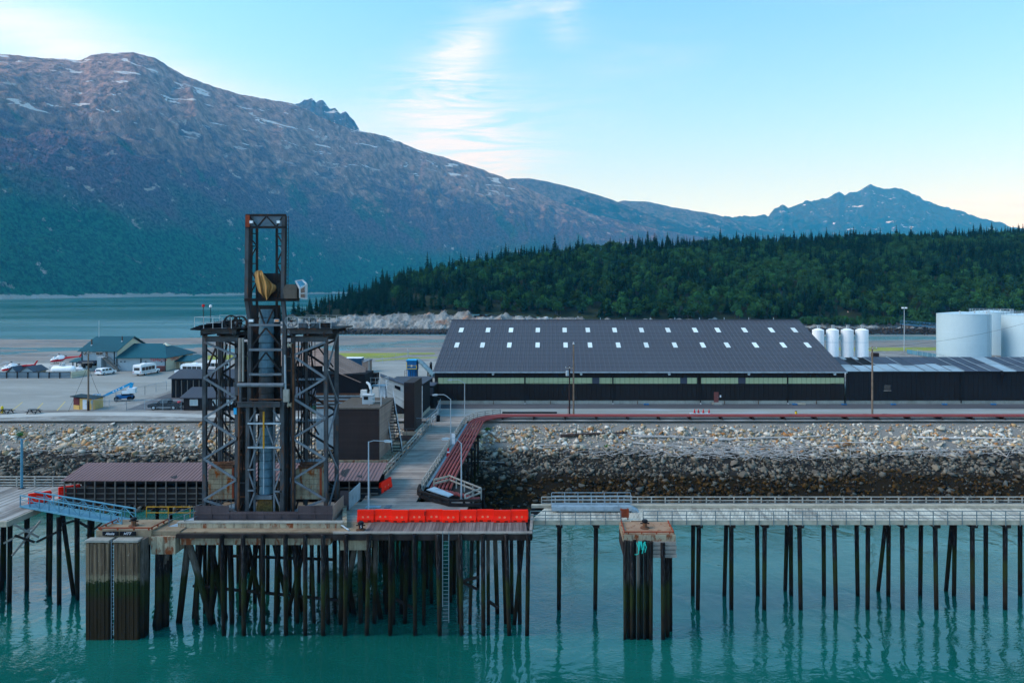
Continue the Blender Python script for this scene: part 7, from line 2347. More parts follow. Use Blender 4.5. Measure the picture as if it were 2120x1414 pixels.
part('foundation', B(bxa, bxb + .05, by0 - .06, by1, LZ - .02, LZ + .598), 'timber_pale', bs)
part('roof', MB().hexa([(bxa, by0 - .4, bzt), (bxb + .3, by0 - .4, bzt), (bxb + .9, by1, bzr - .1), (bxa, by1, bzr - .1), (bxa, by0 - .4, bzt + .1), (bxb + .3, by0 - .4, bzt + .1), (bxb + .9, by1, bzr), (bxa, by1, bzr)]), 'roof_yard', bs)
part('drain_pipe', MB().tube((bxb + .1, by0 - .1, LZ), (bxb + .1, by0 - .1, bzt - .3), .07, .07, 8), 'rail_white', bs, True)
lk = thing('link_passage', 'dark low link passage against the warehouse gable', 'building', (XA(888, 127), 127, LZ))
part('wall', B(XA(877, 127), XA(898, 127), 127, 131.5, LZ, ZA(800, 127)), 'clad_black', lk)
part('roof', B(XA(876, 127), XA(899, 127), 126.8, 131.7, ZA(800, 127) + .002, ZA(798, 127)), 'roof_dark', lk)
for k in range(4):
    part('louvre', B(XA(878, 127), XA(897, 127), 126.9, 126.995, ZA(806 + k * 4, 127), ZA(803 + k * 4, 127)), 'roof_slate', lk)
# stairs by the transfer house
stt = thing('access_stair', 'grey steel stair tower with white railings behind the transfer house', 'stair', (XA(795, 98), 98, LZ))
pz = ZA(798, 98)
part('landing', B(XA(760, 98), XA(799, 98), 97.4, 99.4, pz - .12, pz), 'rail_galv', stt)
railing(stt, [(XA(760, 98), 97.4, pz), (XA(799, 98), 97.4, pz), (XA(799, 98), 99.4, pz)], 1.15, .62, 'rail_white', (1.0, .5), .05, .05)
part('cabin', B(XA(762, 99), XA(778, 99), 99.5, 101, pz, pz + 1.5), 'steel_dark', stt)
def flight(a, b, w, n, mat):
    a, b = Vector(a), Vector(b)
    for i in range(n):
        p = a.lerp(b, (i + .5) / n)
        part('tread', B(p.x - w / 2, p.x + w / 2, p.y - .14, p.y + .14, p.z - .03, p.z + .03), mat, stt)
    for s_ in (-1, 1):
        o_ = Vector((s_ * w / 2, 0, 0))
        part('stringer', BAR(a + o_, b + o_, .06, .26), 'steel_dark', stt)
        r_ = part('handrail', MB().bar(a + o_ + Vector((0, 0, 1)), b + o_ + Vector((0, 0, 1)), .05).bar(a + o_ + Vector((0, 0, .5)), b + o_ + Vector((0, 0, .5)), .04), 'rail_white', stt)
        for i in range(5):
            p = a.lerp(b, i / 4) + o_
            part('post', BAR(p, p + Vector((0, 0, 1)), .045), 'rail_white', r_)
flight((XA(791, 97), 97.2, pz - .1), (XA(794, 94), 93.8, hz1 + .2), 1.0, 9, 'rail_galv')
flight((XA(802, 93), 93.6, hz1 + .1), (XA(818, 87.5), 88.6, LZ + .9), 1.25, 18, 'steel_dark')
for q in (761, 798):
    part('column', BAR((XA(q, 98), 98.3, LZ), (XA(q, 98), 98.3, pz - .13), .18), 'steel', stt)
lf = thing('side_platform', 'rusty steel side platform with thin rails left of the upper ramp', 'platform', (-21, 104, LZ))
part('deck', B(XA(815, 100), -19.3, 98.5, 103.6, LZ - .25, LZ - .02), 'steel_dark', lf)
part('edge_beam', B(XA(815, 100), -19.3, 98.3, 98.48, LZ - .5, LZ + .05), 'steel_rusty', lf)
railing(lf, [(XA(815, 98.5), 98.6, LZ), (-19.4, 98.6, LZ)], 1.0, 2.2, 'steel_rusty', (1.0, .5), .06, .05)
railing(lf, [(XA(815, 103), 103.4, LZ), (-19.4, 103.4, LZ)], 1.0, 2.2, 'steel_brace', (1.0, .5), .06, .05)
for x in (-24.5, -22, -19.6):
    for y in (99, 103):
        pile(lf, x, y, LZ - .26, x, y, r=.16)
fence([(XA(848, 105.5), 105.5), (XA(883, 105.5), 105.5), (XA(903, 113), 113), (XA(912, 124), 124)], 2.2, 2.6, 'chain-link fence round the small yard at the top of the ramp')
# blue dust hopper with duct
bh = thing('dust_hopper', 'tall blue dust hopper with yellow guard rail left of the warehouse', 'hopper', (XA(853, 150), 150, LZ))
part('lower_box', B(XA(845, 150), XA(863, 150), 149.4, 151.4, LZ, ZA(766, 150)), 'blue_paint', bh)
part('upper_box', B(XA(843, 150), XA(863.5, 150), 149.2, 151.6, ZA(765.5, 150), ZA(746, 150)), 'blue_paint', bh)
part('cap', B(XA(842.5, 150), XA(864, 150), 149.0, 151.8, ZA(746, 150) + .003, ZA(744.5, 150)), 'blue_bright', bh)
part('guard_rail', MB().bar(P(842, 763.5, 148.9), P(863, 763.5, 148.9), .12).bar(P(842, 757, 148.9), P(863, 757, 148.9), .08).bar(P(842, 764, 148.9), P(842, 750, 148.9), .1).bar(P(862.5, 764, 148.9), P(862.5, 756, 148.9), .1), 'yellow_paint', bh)
for d in (849, 854, 859):
    part('rib', B(XA(d, 149.3), XA(d, 149.3) + .08, 149.3, 149.395, LZ, ZA(767, 150)), 'navy_paint', bh)
part('badge', MB().lathe(P(852, 757.5, 149.1), [(.22, -.03), (.22, .03)], 14, 'y'), 'white_paint', bh)
part('side_ladder', MB().bar(P(838, 780, 150), P(838, 767, 150), .07).bar(P(842, 780, 150), P(842, 766, 150), .07).bar(P(838, 767, 150), P(842, 767, 150), .07).bar(P(838, 773, 150), P(842, 773, 150), .07), 'steel_rusty', bh)
part('duct', MB().path([P(863, 748, 150.4), P(869, 748.5, 150), P(874, 752, 148), P(900, 778, 138)], .48, 10), 'chute_skin', bh, True)
part('duct_post', MB().tube(P(886, 766, 143.5), Vector((XA(886, 143.5), 143.5, LZ)), .14, .14, 8), 'steel_dark', bh)
co = thing('vent_stack', 'dark tapering vent stack beside the blue hopper duct', 'stack', (XA(892, 145), 145, LZ))
part('shaft', MB().lathe((XA(892, 145), 145, LZ), [(.45, 0), (.4, 1.5), (.26, ZA(754, 145) - LZ)], 12), 'steel_dark', co, True)
part('cap', MB().lathe((XA(892, 145), 145, ZA(754, 145)), [(.3, .0), (.22, .35), (.05, .5)], 12), 'steel', co, True)
ct = thing('freight_container', 'dark blue freight container beyond the tan conveyor roof', 'container', (XA(734, 190), 190, LZ))
part('body', B(XA(714, 190), XA(748, 190), 190, 192.6, LZ, ZA(742, 190)), 'navy_blue', ct)
part('roof', B(XA(714, 190), XA(748, 190), 189.95, 192.65, ZA(742, 190) + .002, ZA(741, 190)), 'white_paint', ct)
for k in range(8):
    part('rib', B(XA(717 + k * 4, 190), XA(718 + k * 4, 190), 189.9, 189.995, LZ, ZA(742.5, 190)), 'navy_blue', ct)
g2 = thing('block_shed', 'small grey brown block shed beside the freight container', 'shed', (XA(757, 183), 183, LZ))
part('wall', B(XA(750, 183), XA(762, 183), 183, 187, LZ, ZA(748, 183)), 'clad_tan', g2)
part('roof', B(XA(749, 183), XA(763, 183), 182.8, 187.2, ZA(748, 183) + .002, ZA(746.6, 183)), 'roof_slate', g2)
yl = thing('yard_lamp', 'white shoebox lamp on a thin post above the stair tower', 'lamp', (XA(764, 160), 160, LZ))
part('post', MB().tube((XA(764, 160), 160, LZ), (XA(764, 160), 160, ZA(747, 160)), .08, .06, 8), 'rail_white', yl)
part('head', MB().hexa([P(752, 750, 160), P(764, 746, 160), P(764, 746, 160.8), P(752, 750, 160.8), P(752, 748, 160), P(763, 744, 160), P(763, 744, 160.8), P(752, 748, 160.8)]), 'rail_white', yl)
# ------------------------------------------------------------------ left yard: buildings
def gable_x(root, x0, x1, y0, y1, ze, zr, wall, roof, oh=.5, zb=LZ):
    """ridge along x: four walls, two roof slopes"""
    ym = (y0 + y1) / 2
    part('front_wall', B(x0, x1, y0, y0 + .2, zb, ze), wall, root)
    part('back_wall', B(x0, x1, y1 - .2, y1, zb, ze), wall, root)
    for x in (x0, x1 - .2):
        part('gable_wall', MB().prism([(y0 + .21, zb), (y1 - .21, zb), (y1 - .21, ze), (ym, zr - .12), (y0 + .21, ze)], x, x + .2, 'x'), wall, root)
    sl_ = (zr - ze) / (ym - y0)
    for s_ in (-1, 1):
        ye = (y0 - oh) if s_ < 0 else (y1 + oh)
        a = [(x0 - oh, ye, ze - oh * sl_), (x1 + oh, ye, ze - oh * sl_), (x1 + oh, ym, zr), (x0 - oh, ym, zr)]
        part('roof', MB().hexa([Vector(p) for p in a] + [Vector(p) + Vector((0, 0, .12)) for p in a]), roof, root)
da = thing('depot_hall', 'black boarded depot hall with dark blue grey roof, behind the lower depot', 'building', (XA(475, 139.8), 139.8, LZ))
gable_x(da, XA(355, 139.8), XA(640, 139.8), 139.8, 148.4, ZA(785, 139.8) + .25, ZA(765, 144.1), 'clad_yard', 'roof_yard')
for q in np.arange(358, 490, 6.0):
    part('batten', B(XA(q, 139.8), XA(q, 139.8) + .10, 139.7, 139.795, LZ, ZA(787, 139.8)), 'clad_black' if int(q) % 4 else 'stair_wood', da)
db = thing('depot_office', 'low black depot office with white windows beside the pickup', 'building', (XA(530, 125), 125, LZ))
gable_x(db, XA(380, 125), XA(690, 125), 125, 133, ZA(825, 125) + .25, ZA(802, 129), 'clad_yard', 'roof_yard')
for a, b in ((394, 410), (441, 453), (470, 483), (498, 512)):
    w = part('window', B(XA(a, 125), XA(b, 125), 124.9, 124.99, ZA(839, 125), ZA(827, 125)), 'window_pale', db)
    part('frame', MB().bar((XA(a, 125), 124.88, ZA(839, 125)), (XA(b, 125), 124.88, ZA(839, 125)), .08).bar((XA(a, 125), 124.88, ZA(827, 125)), (XA(b, 125), 124.88, ZA(827, 125)), .08)
         .bar((XA(a, 125), 124.88, ZA(839, 125)), (XA(a, 125), 124.88, ZA(827, 125)), .08).bar((XA(b, 125), 124.88, ZA(839, 125)), (XA(b, 125), 124.88, ZA(827, 125)), .08).bar((XA((a + b) / 2, 125), 124.88, ZA(839, 125)), (XA((a + b) / 2, 125), 124.88, ZA(827, 125)), .06), 'rail_white', w)
dw = thing('waste_skip', 'dark green waste skip seen through the right tower leg', 'skip', (XA(656, 122), 122, LZ))
part('body', MB().hexa([(XA(647, 122), 121.4, LZ + .1), (XA(666, 122), 121.4, LZ + .1), (XA(666, 122), 123, LZ + .1), (XA(647, 122), 123, LZ + .1), (XA(646, 122), 121.2, LZ + 1.5), (XA(667, 122), 121.2, LZ + 1.5), (XA(667, 122), 123.2, LZ + 1.5), (XA(646, 122), 123.2, LZ + 1.5)]), 'green_paint', dw)
part('lid', B(XA(645.5, 122), XA(667.5, 122), 121.1, 123.3, LZ + 1.502, LZ + 1.6), 'clad_black', dw)
for q in (650, 656, 662):
    part('rib', B(XA(q, 121.2), XA(q, 121.2) + .1, 121.1, 121.25, LZ + .2, LZ + 1.45), 'green_paint', dw)

hb = thing('heliport_building', 'pale grey heliport building with teal metal roofs, two storeys at left', 'building', (XA(260, 186), 185.6, LZ))
HY = 185.6
x0, x1 = XA(169, HY), XA(241, HY)
gable_x(hb, x0, x1, HY, 199.8, ZA(727, HY) + .2, ZA(697, 192.7), 'wall_grey', 'roof_teal', .7)
part('gable_trim', MB().prism([(HY + .3, ZA(741, HY) - .2), (199.5, ZA(741, HY) - .2), (199.5, ZA(727, HY)), (192.7, ZA(697, 192.7) - .5), (HY + .3, ZA(727, HY))], x1 + .02, x1 + .12, 'x'), 'wall_cream', hb)
X2, X3 = x1 + .2, XA(342, HY)
z2, r2 = ZA(741, HY), ZA(712, 192.9)
part('hall_wall', B(X2, X3, HY + .02, HY + .3, LZ, z2 + .3), 'wall_grey', hb)
part('hall_end_wall', B(X3 - .25, X3, HY + .31, 200, LZ, z2 + .3), 'wall_cream', hb)
rx0, rx1 = X2 + .2, XA(341, 192.9)
e0 = z2 - .05
hr_ = [(X2 - .1, HY - .8, e0), (X3 + .8, HY - .8, e0), (rx1, 192.9, r2), (rx0, 192.9, r2)]
part('hall_roof', MB().hexa([Vector(p) for p in hr_] + [Vector(p) + Vector((0, 0, .14)) for p in hr_]), 'roof_teal', hb)
hp_ = [Vector((X3 + .8, HY - .8, e0)), Vector((X3 + .8, 200.8, e0)), Vector((rx1, 192.9, r2))]
part('hip_roof', MB().add(hp_ + [p + Vector((0, 0, .13)) for p in hp_], [(0, 2, 1), (3, 4, 5), (0, 1, 4, 3), (1, 2, 5, 4), (2, 0, 3, 5)]), 'roof_teal', hb)
hb_ = [Vector((X2 - .1, 200.8, e0)), Vector((rx0, 192.95, r2)), Vector((rx1, 192.95, r2)), Vector((X3 + .8, 200.8, e0))]
part('back_roof', MB().hexa(hb_ + [p + Vector((0, 0, .13)) for p in hb_]), 'roof_teal', hb)
part('roof_gablet', MB().add([Vector((rx1 - .2, 192.2, r2 - .15)), Vector((rx1 + 1.3, 192.0, r2 - .5)), Vector((rx1 + 1.3, 194, r2 - .5)), Vector((rx1 + .2, 193, r2 + .35))], [(0, 1, 3), (1, 2, 3), (0, 3, 2), (0, 2, 1)]), 'wall_cream', hb)
for q, w in ((199.5, 6), (206.5, 6), (173.5, 5)):
    wd = part('window', B(XA(q, HY), XA(q + w, HY), HY - .08, HY - .005, ZA(735.5, HY), ZA(729, HY)), 'window_dark', hb)
    part('frame', MB().bar((XA(q, HY), HY - .1, ZA(735.7, HY)), (XA(q + w, HY), HY - .1, ZA(735.7, HY)), .12).bar((XA(q, HY), HY - .1, ZA(729, HY)), (XA(q + w, HY), HY - .1, ZA(729, HY)), .12), 'sign_white', wd)
part('door', B(XA(218.5, HY), XA(223, HY), HY - .07, HY - .004, ZA(741, HY), ZA(728.5, HY)), 'window_dark', hb)
for q in (169, 236, 241.3, 291, 341.5):
    part('corner_trim', B(XA(q, HY), XA(q, HY) + .25, HY - .12, HY - .006, LZ, ZA(742, HY) if q > 241 else ZA(728, HY)), 'trim_dark', hb)
part('stair_tower', B(XA(211, HY), XA(219, HY), HY - 2.0, HY - .15, LZ, ZA(740, HY - 1)), 'wall_grey', hb)
part('landing', B(XA(210, HY), XA(224, HY), HY - 2.0, HY - .15, ZA(740, HY - 1) + .003, ZA(738.6, HY - 1)), 'rail_white', hb)
part('stair_flight', MB().bar((XA(221, HY), HY - 1.1, ZA(741, HY - 1)), (XA(251, HY), HY - 1.1, LZ + .2), 1.0, .35), 'stair_wood', hb)
for yy_ in (HY - 1.7, HY - .5):
    part('stair_rail', MB().bar((XA(221, HY), yy_, ZA(741, HY - 1) + 1.0), (XA(252, HY), yy_, LZ + 1.1), .1), 'stair_wood', hb)
part('dark_awning', MB().prism([(XA(171, HY), ZA(751, HY)), (XA(206, HY), ZA(751, HY)), (XA(203, HY), ZA(746, HY)), (XA(174, HY), ZA(746, HY))], HY - 2.2, HY - .16), 'roof_dark', hb)
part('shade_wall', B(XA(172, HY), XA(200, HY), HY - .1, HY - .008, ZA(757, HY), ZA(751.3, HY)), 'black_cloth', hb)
cn = [P(143, 750, HY - 1), P(169, 750, HY - 1), P(169, 741, HY + 5), P(156, 743, HY + 5)]
part('canopy', MB().hexa(cn + [v + Vector((0, 0, .15)) for v in cn]), 'roof_teal', hb)
for q in (152, 160):
    part('canopy_post', BAR((XA(q, HY), HY - .2, LZ), (XA(q, HY), HY - .2, ZA(749.5, HY)), .2), 'trim_dark', hb)
for q, a, b, Y in ((190, 718, 702, 188), (253, 710, 696, 190)):
    part('flue', MB().tube(P(q, a, Y), P(q, b, Y), .14, .14, 8), 'steel_rusty', hb, True)
    part('flue_collar', MB().lathe(P(q, a + 1, Y), [(.5, 0), (.18, .7)], 12), 'rail_white', hb, True)
part('antenna', MB().tube(P(205, 698, 192), P(205, 663, 192), .06, .04, 6), 'rail_white', hb)
for q in (251, 259, 302, 335):
    part('wall_light', B(XA(q, HY) - .15, XA(q, HY) + .15, HY - .25, HY - .006, ZA(749.5, HY), ZA(747.5, HY)), 'trim_dark', hb)
text_obj('TEMSCO', 1.15, (XA(328, HY), HY - .05, ZA(745.4, HY)), 'red_paint', hb, name='lettering')
text_obj('TEMSCO', 1.1, (X3 + .05, HY + 4.6, ZA(743.4, HY + 4)), 'red_paint', hb, rot=(math.pi / 2, 0, math.pi / 2), name='lettering')
ec = thing('entrance_canopy', 'low teal roofed entrance canopy at the right end of the heliport building', 'canopy', (XA(385, 194), 194, LZ))
c4 = [Vector((XA(360, 191), 190, ZA(748, 191))), Vector((XA(403, 191), 190, ZA(748, 191))), Vector((XA(395, 196), 195, ZA(736, 196))), Vector((XA(372, 196), 195, ZA(736, 196)))]
part('roof', MB().hexa(c4 + [v + Vector((0, 0, .14)) for v in c4]), 'roof_teal', ec)
c5 = [Vector((XA(403, 191), 190, ZA(748, 191))), Vector((XA(424, 200), 200, ZA(738, 200))), Vector((XA(410, 200), 200, ZA(734, 200))), Vector((XA(395, 196), 195, ZA(736, 196)))]
part('roof', MB().hexa(c5 + [v + Vector((0, 0, .13)) for v in c5]), 'roof_teal', ec)
for q in (363, 372, 385, 400):
    part('post', BAR((XA(q, 190.5), 190.6, LZ), (XA(q, 190.5), 190.6, ZA(748, 190.6)), .22), 'wall_cream', ec)
part('glazing', B(XA(364, 193), XA(378, 193), 193, 193.1, LZ, ZA(752, 193)), 'window_dark', ec)
rs = thing('red_skip', 'rusty red skip beside the parked shuttle bus', 'skip', (XA(331, 184), 184, LZ))
part('body', MB().hexa([(XA(326, 184), 183.6, LZ + .1), (XA(337, 184), 183.6, LZ + .1), (XA(337, 184), 185, LZ + .1), (XA(326, 184), 185, LZ + .1), (XA(325, 184), 183.4, LZ + 1.4), (XA(338, 184), 183.4, LZ + 1.4), (XA(338, 184), 185.2, LZ + 1.4), (XA(325, 184), 185.2, LZ + 1.4)]), 'door_red', rs)
part('rim', B(XA(324.5, 184), XA(338.5, 184), 183.3, 183.5, LZ + 1.402, LZ + 1.52), 'steel_orange', rs)
# walled tank yard with sheds
fw = thing('yard_wall', 'low slatted fence wall around the white fuel tank at left', 'wall', (XA(70, 170.4), 170.4, LZ))
for k in range(8):
    a, b = XA(-30 + k * 22, 170.4), XA(-30 + (k + 1) * 22 - .6, 170.4)
    part('slat_panel', B(a, b, 170.4, 170.48, LZ + .05, ZA(771, 170.4)), 'fence_slate', fw)
    part('post', B(a - .1, a + .1, 170.25, 170.39, LZ, ZA(770, 170.4)), 'steel_dark', fw)
part('top_rail', B(XA(-30, 170.4), XA(146, 170.4), 170.36, 170.52, ZA(771, 170.4) + .004, ZA(770, 170.4)), 'steel_dark', fw)
part('side_wall', B(XA(146, 170.4), XA(146, 170.4) + .2, 170.5, 177.2, LZ, ZA(771, 170.4)), 'wall_cream', fw)
for a, b, lab, Y in ((41, 91, 'larger grey-roofed gabled shed behind the slatted yard wall', 176.5), (17, 44, 'smaller grey-roofed shed left of the larger gabled shed', 178.5)):
    sd = thing('garden_shed', lab, 'shed', (XA((a + b) / 2, Y), Y, LZ))
    xa, xb = XA(a + 3, Y), XA(a + (b - a) * .55, Y)
    xm_ = (xa + xb) / 2
    dpt = 4.6
    ze_, zr_ = ZA(768, Y), ZA(759.5, Y)
    part('front_wall', MB().prism([(xa, LZ), (xb, LZ), (xb, ze_), (xm_, zr_ - .1), (xa, ze_)], Y, Y + .15), 'wall_grey', sd)
    part('side_wall', B(xb - .15, xb, Y + .16, Y + dpt, LZ, ze_), 'wall_cream', sd)
    for s_ in (-1, 1):
        xe = xa - .5 if s_ < 0 else xb + .5
        q = [Vector((xe, Y - .4, ze_ - .25)), Vector((xm_, Y - .4, zr_)), Vector((xm_, Y + dpt + .3, zr_)), Vector((xe, Y + dpt + .3, ze_ - .25))]
        part('roof', MB().hexa(q + [v + Vector((0, 0, .12)) for v in q]), 'roof_slate', sd)
ft = thing('fuel_tank', 'long white horizontal fuel tank behind the slatted wall', 'tank', (XA(130, 177), 177, LZ))
zc_ = ZA(764.5, 177)
part('shell', MB().lathe((XA(108, 177), 177, zc_), [(.25, 0), (.62, .12), (.82, .4), (.86, .8), (.86, 5.0), (.82, 5.4), (.62, 5.7), (.25, 5.8)], 24, 'x'), 'white_paint', ft, True)
for q in (116, 146):
    part('saddle', B(XA(q, 177) - .2, XA(q, 177) + .2, 176.3, 177.7, LZ, zc_ - .4), 'concrete', ft)
part('manhole', MB().lathe((XA(131, 177), 177, zc_ + .8), [(.45, 0), (.45, .75), (.2, .9)], 16), 'rail_white', ft, True)
part('manhole', MB().lathe((XA(125, 177), 177, zc_ + .8), [(.25, 0), (.25, .7), (.1, .8)], 16), 'rail_white', ft, True)
f2 = thing('side_tank', 'short white tank beside the long fuel tank', 'tank', (XA(160, 179), 179, LZ))
part('shell', MB().lathe((XA(153, 179), 179, ZA(765, 179)), [(.2, 0), (.5, .1), (.62, .4), (.62, 2.0), (.4, 2.4), (.1, 2.5)], 20, 'x'), 'white_paint', f2, True)
part('saddle', B(XA(155, 179), XA(168, 179), 178.6, 179.4, LZ, ZA(766, 179) - .3), 'concrete', f2)
part('valve', MB().lathe((XA(165, 179), 179, ZA(765, 179) + .5), [(.2, 0), (.25, .4), (.1, .6)], 12), 'rail_white', f2, True)
# kiosk
kx0, kx1, kY = XA(165, 125.8), XA(196, 125.8), 125.8
ki = thing('ticket_kiosk', 'small yellow ticket kiosk with white door and dark red side', 'kiosk', ((kx0 + kx1) / 2, kY, LZ))
part('front_wall', B(kx0, kx1, kY, kY + .12, LZ, ZA(825, kY)), 'kiosk_yellow', ki)
part('side_wall', MB().hexa([(XA(152, kY + .6), kY + .6, LZ), (kx0 - .01, kY, LZ), (kx0 - .01, kY + 2.4, LZ), (XA(152, kY + .6), kY + 2.4, LZ), (XA(152, kY + .6), kY + .6, ZA(824, kY)), (kx0 - .01, kY, ZA(825, kY)), (kx0 - .01, kY + 2.4, ZA(825, kY)), (XA(152, kY + .6), kY + 2.4, ZA(824, kY))]), 'kiosk_red', ki)
part('dado', MB().hexa([(XA(152, kY + .5) , kY + .52, LZ), (kx0 - .03, kY - .05, LZ), (kx0 - .03, kY - .02, LZ), (XA(152, kY + .5), kY + .56, LZ), (XA(152, kY + .5), kY + .52, LZ + .75), (kx0 - .03, kY - .05, LZ + .75), (kx0 - .03, kY - .02, LZ + .75), (XA(152, kY + .5), kY + .56, LZ + .75)]), 'kiosk_yellow', ki)
part('body', B(kx0, kx1, kY + .13, kY + 2.4, LZ, ZA(826, kY)), 'kiosk_yellow', ki)
kr = [Vector((XA(147, kY), kY - .3, ZA(821, kY))), Vector((kx1 + .2, kY - .5, ZA(826, kY))), Vector((kx1 + .2, kY + 2.7, ZA(826, kY))), Vector((XA(147, kY), kY + 2.7, ZA(821, kY)))]
part('roof', MB().hexa(kr + [v + Vector((0, 0, .12)) for v in kr]), 'trim_dark', ki)
dk = part('door', B(XA(171.5, kY), XA(180, kY), kY - .05, kY - .004, LZ + .05, ZA(827, kY)), 'sign_white', ki)
part('door_handle', B(XA(178.5, kY), XA(179.3, kY), kY - .1, kY - .052, LZ + .9, LZ + 1.0), 'steel_dark', dk)
part('window', B(XA(188, kY), XA(192, kY), kY - .04, kY - .004, ZA(836, kY), ZA(829, kY)), 'window_pale', ki)
# fences round the depot
fence([gp(190, 849), gp(262, 849.5), gp(375, 849.5)], 1.9, 3.4, 'chain-link fence in front of the dark pickup')
fence([gp(192, 848), gp(240, 833), gp(300, 818), gp(345, 808)], 1.9, 3.8, 'chain-link fence running back past the blue boom lift')
# picnic tables, bollard
def picnic(px, label):
    v = G(px, 856)
    t = thing('picnic_table', label, 'picnic table', (v.x, v.y, LZ), 'dark picnic tables by the path')
    part('top', B(v.x - .95, v.x + .95, v.y - .35, v.y + .35, LZ + .70, LZ + .75), 'navy_paint', t)
    for s_ in (-1, 1):
        part('seat', B(v.x - .95, v.x + .95, v.y + s_ * .72 - .13, v.y + s_ * .72 + .13, LZ + .42, LZ + .47), 'navy_paint', t)
    for d in (-.7, .7):
        for s_ in (-1, 1):
            part('leg', BAR((v.x + d, v.y + s_ * .7, LZ), (v.x + d, v.y + s_ * .15, LZ + .7), .1), 'navy_paint', t)
        part('seat_beam', BAR((v.x + d, v.y - .75, LZ + .38), (v.x + d, v.y + .75, LZ + .38), .08), 'navy_paint', t)
picnic(13, 'dark picnic table at the left edge beside the yellow post')
picnic(70, 'dark picnic table right of the one at the left edge')
yb = thing('yellow_post', 'thick yellow guard post at the left edge of the lot', 'post', (XA(4.5, 122), 122, LZ))
part('post', MB().lathe((XA(4.5, 122), 122, LZ), [(.2, 0), (.2, 1.1), (.12, 1.25), (.02, 1.28)], 14), 'yellow_paint', yb, True)
part('footing', MB().lathe((XA(4.5, 122), 122, LZ - .01), [(.32, 0), (.30, .06)], 14), 'concrete', yb)

# ------------------------------------------------------------------ vehicles
def wheel(root, x, y, r, w, side):
    """axle along local y"""
    o = Vector(root.location)
    t = part('wheel', MB().lathe(o + Vector((x, y, r)), [(r * .55, -w / 2), (r * .92, -w / 2), (r, -w * .3), (r, w * .3), (r * .92, w / 2), (r * .55, w / 2)], 18, 'y'), 'rubber', root, True)
    part('rim', MB().lathe(o + Vector((x, y + side * w * .40, r)), [(.04, -.03), (r * .56, -.03), (r * .56, .03), (.04, .03)], 14, 'y'), 'lamp_metal', t, True)
def extr(root, prof, y0, y1, mat, name, taper=None):
    """profile in local (x, z) swept across the width, the top drawn in"""
    o = Vector(root.location)
    mb = MB()
    n = len(prof)
    zs = [p[1] for p in prof]
    zmid = (max(zs) + min(zs)) / 2
    vs = []
    for y in (y0, y1):
        for x, z in prof:
            k = 1.0
            if taper and z > taper[0]:
                k = 1 - taper[1] * (z - taper[0]) / max(.01, max(zs) - taper[0])
            vs.append(o + Vector((x, y * k, z)))
    fs = [tuple(range(n)), tuple(range(2 * n - 1, n - 1, -1))] + [(i, i + n, (i + 1) % n + n, (i + 1) % n) for i in range(n)]
    mb.add(vs, fs)
    return part(name, mb, mat, root)
def quad(root, pts, mat, name, parent=None):
    o = Vector(root.location)
    return part(name, MB().poly([o + Vector(p) for p in pts]), mat, parent or root)
def lbox(root, a, mat, name, parent=None):
    o = Vector(root.location)
    return part(name, B(a[0] + o.x, a[1] + o.x, a[2] + o.y, a[3] + o.y, a[4] + o.z, a[5] + o.z), mat, parent or root)
def place(root, loc, rot):
    root.location, root.rotation_euler = loc, (0, 0, rot)

def pickup():
    r = thing('pickup_truck', 'dark navy pickup truck facing left behind the fence', 'pickup', (0, 0, 0))
    W = .95
    extr(r, [(-2.75, .45), (2.75, .45), (2.78, .75), (2.75, 1.12), (.75, 1.15), (-1.15, 1.18), (-2.45, 1.08), (-2.78, .95), (-2.8, .6)], -W, W, 'navy_paint', 'body')
    extr(r, [(-1.25, 1.17), (.85, 1.16), (.72, 1.72), (.45, 1.82), (-.35, 1.82), (-.62, 1.75)], -W * .93, W * .93, 'navy_paint', 'cab', (1.17, .18))
    for s_ in (-1, 1):
        y = s_ * (W * .875)
        quad(r, [(-1.0, y * 1.045, 1.24), (-.2, y * 1.045, 1.24), (-.2, y * .92, 1.68), (-.55, y * .92, 1.68)], 'window_dark', 'window')
        quad(r, [(-.12, y * 1.045, 1.24), (.66, y * 1.045, 1.24), (.60, y * .92, 1.68), (-.12, y * .92, 1.68)], 'window_dark', 'window')
        lbox(r, (-2.70, -2.45, min(y * .95, y * 1.10), max(y * .95, y * 1.10), .82, 1.0), 'lamp_glass', 'headlight')
        for x in (-1.75, 1.7):
            wheel(r, x, s_ * (W - .10), .40, .26, s_)
        lbox(r, (-.95, -.8, s_ * W if s_ > 0 else -W - .2, W + .2 if s_ > 0 else -W, 1.2, 1.4), 'navy_paint', 'mirror')
        lbox(r, (-1.2, 1.2, s_ * W - .02 if s_ > 0 else -W - .06, W + .06 if s_ > 0 else -W + .02, .40, .50), 'lamp_metal', 'running_board')
    quad(r, [(-1.22, -.80, 1.22), (-1.22, .80, 1.22), (-.68, .72, 1.70), (-.68, -.72, 1.70)], 'window_blue', 'windscreen')
    lbox(r, (-2.86, -2.70, -.9, .9, .42, .62), 'lamp_metal', 'bumper')
    lbox(r, (.95, 2.6, -.8, .8, 1.10, 1.165), 'rubber', 'bed_liner')
    lbox(r, (2.76, 2.86, -.9, .9, .45, .62), 'lamp_metal', 'bumper')
    return r
pk = pickup()
v = G(340, 848)
place(pk, (v.x, v.y + .6, LZ), math.radians(4))
fc = thing('fuel_cans', 'red fuel drum standing behind the dark pickup', 'drum', (XA(369, 126), 126.4, LZ))
part('drum', MB().lathe((XA(369, 126), 126.4, LZ + .55), [(.3, 0), (.34, .05), (.34, .8), (.3, .86)], 18), 'red_paint', fc, True)
part('stand', B(XA(365, 126), XA(373, 126), 126.1, 126.8, LZ, LZ + .54), 'steel_dark', fc)

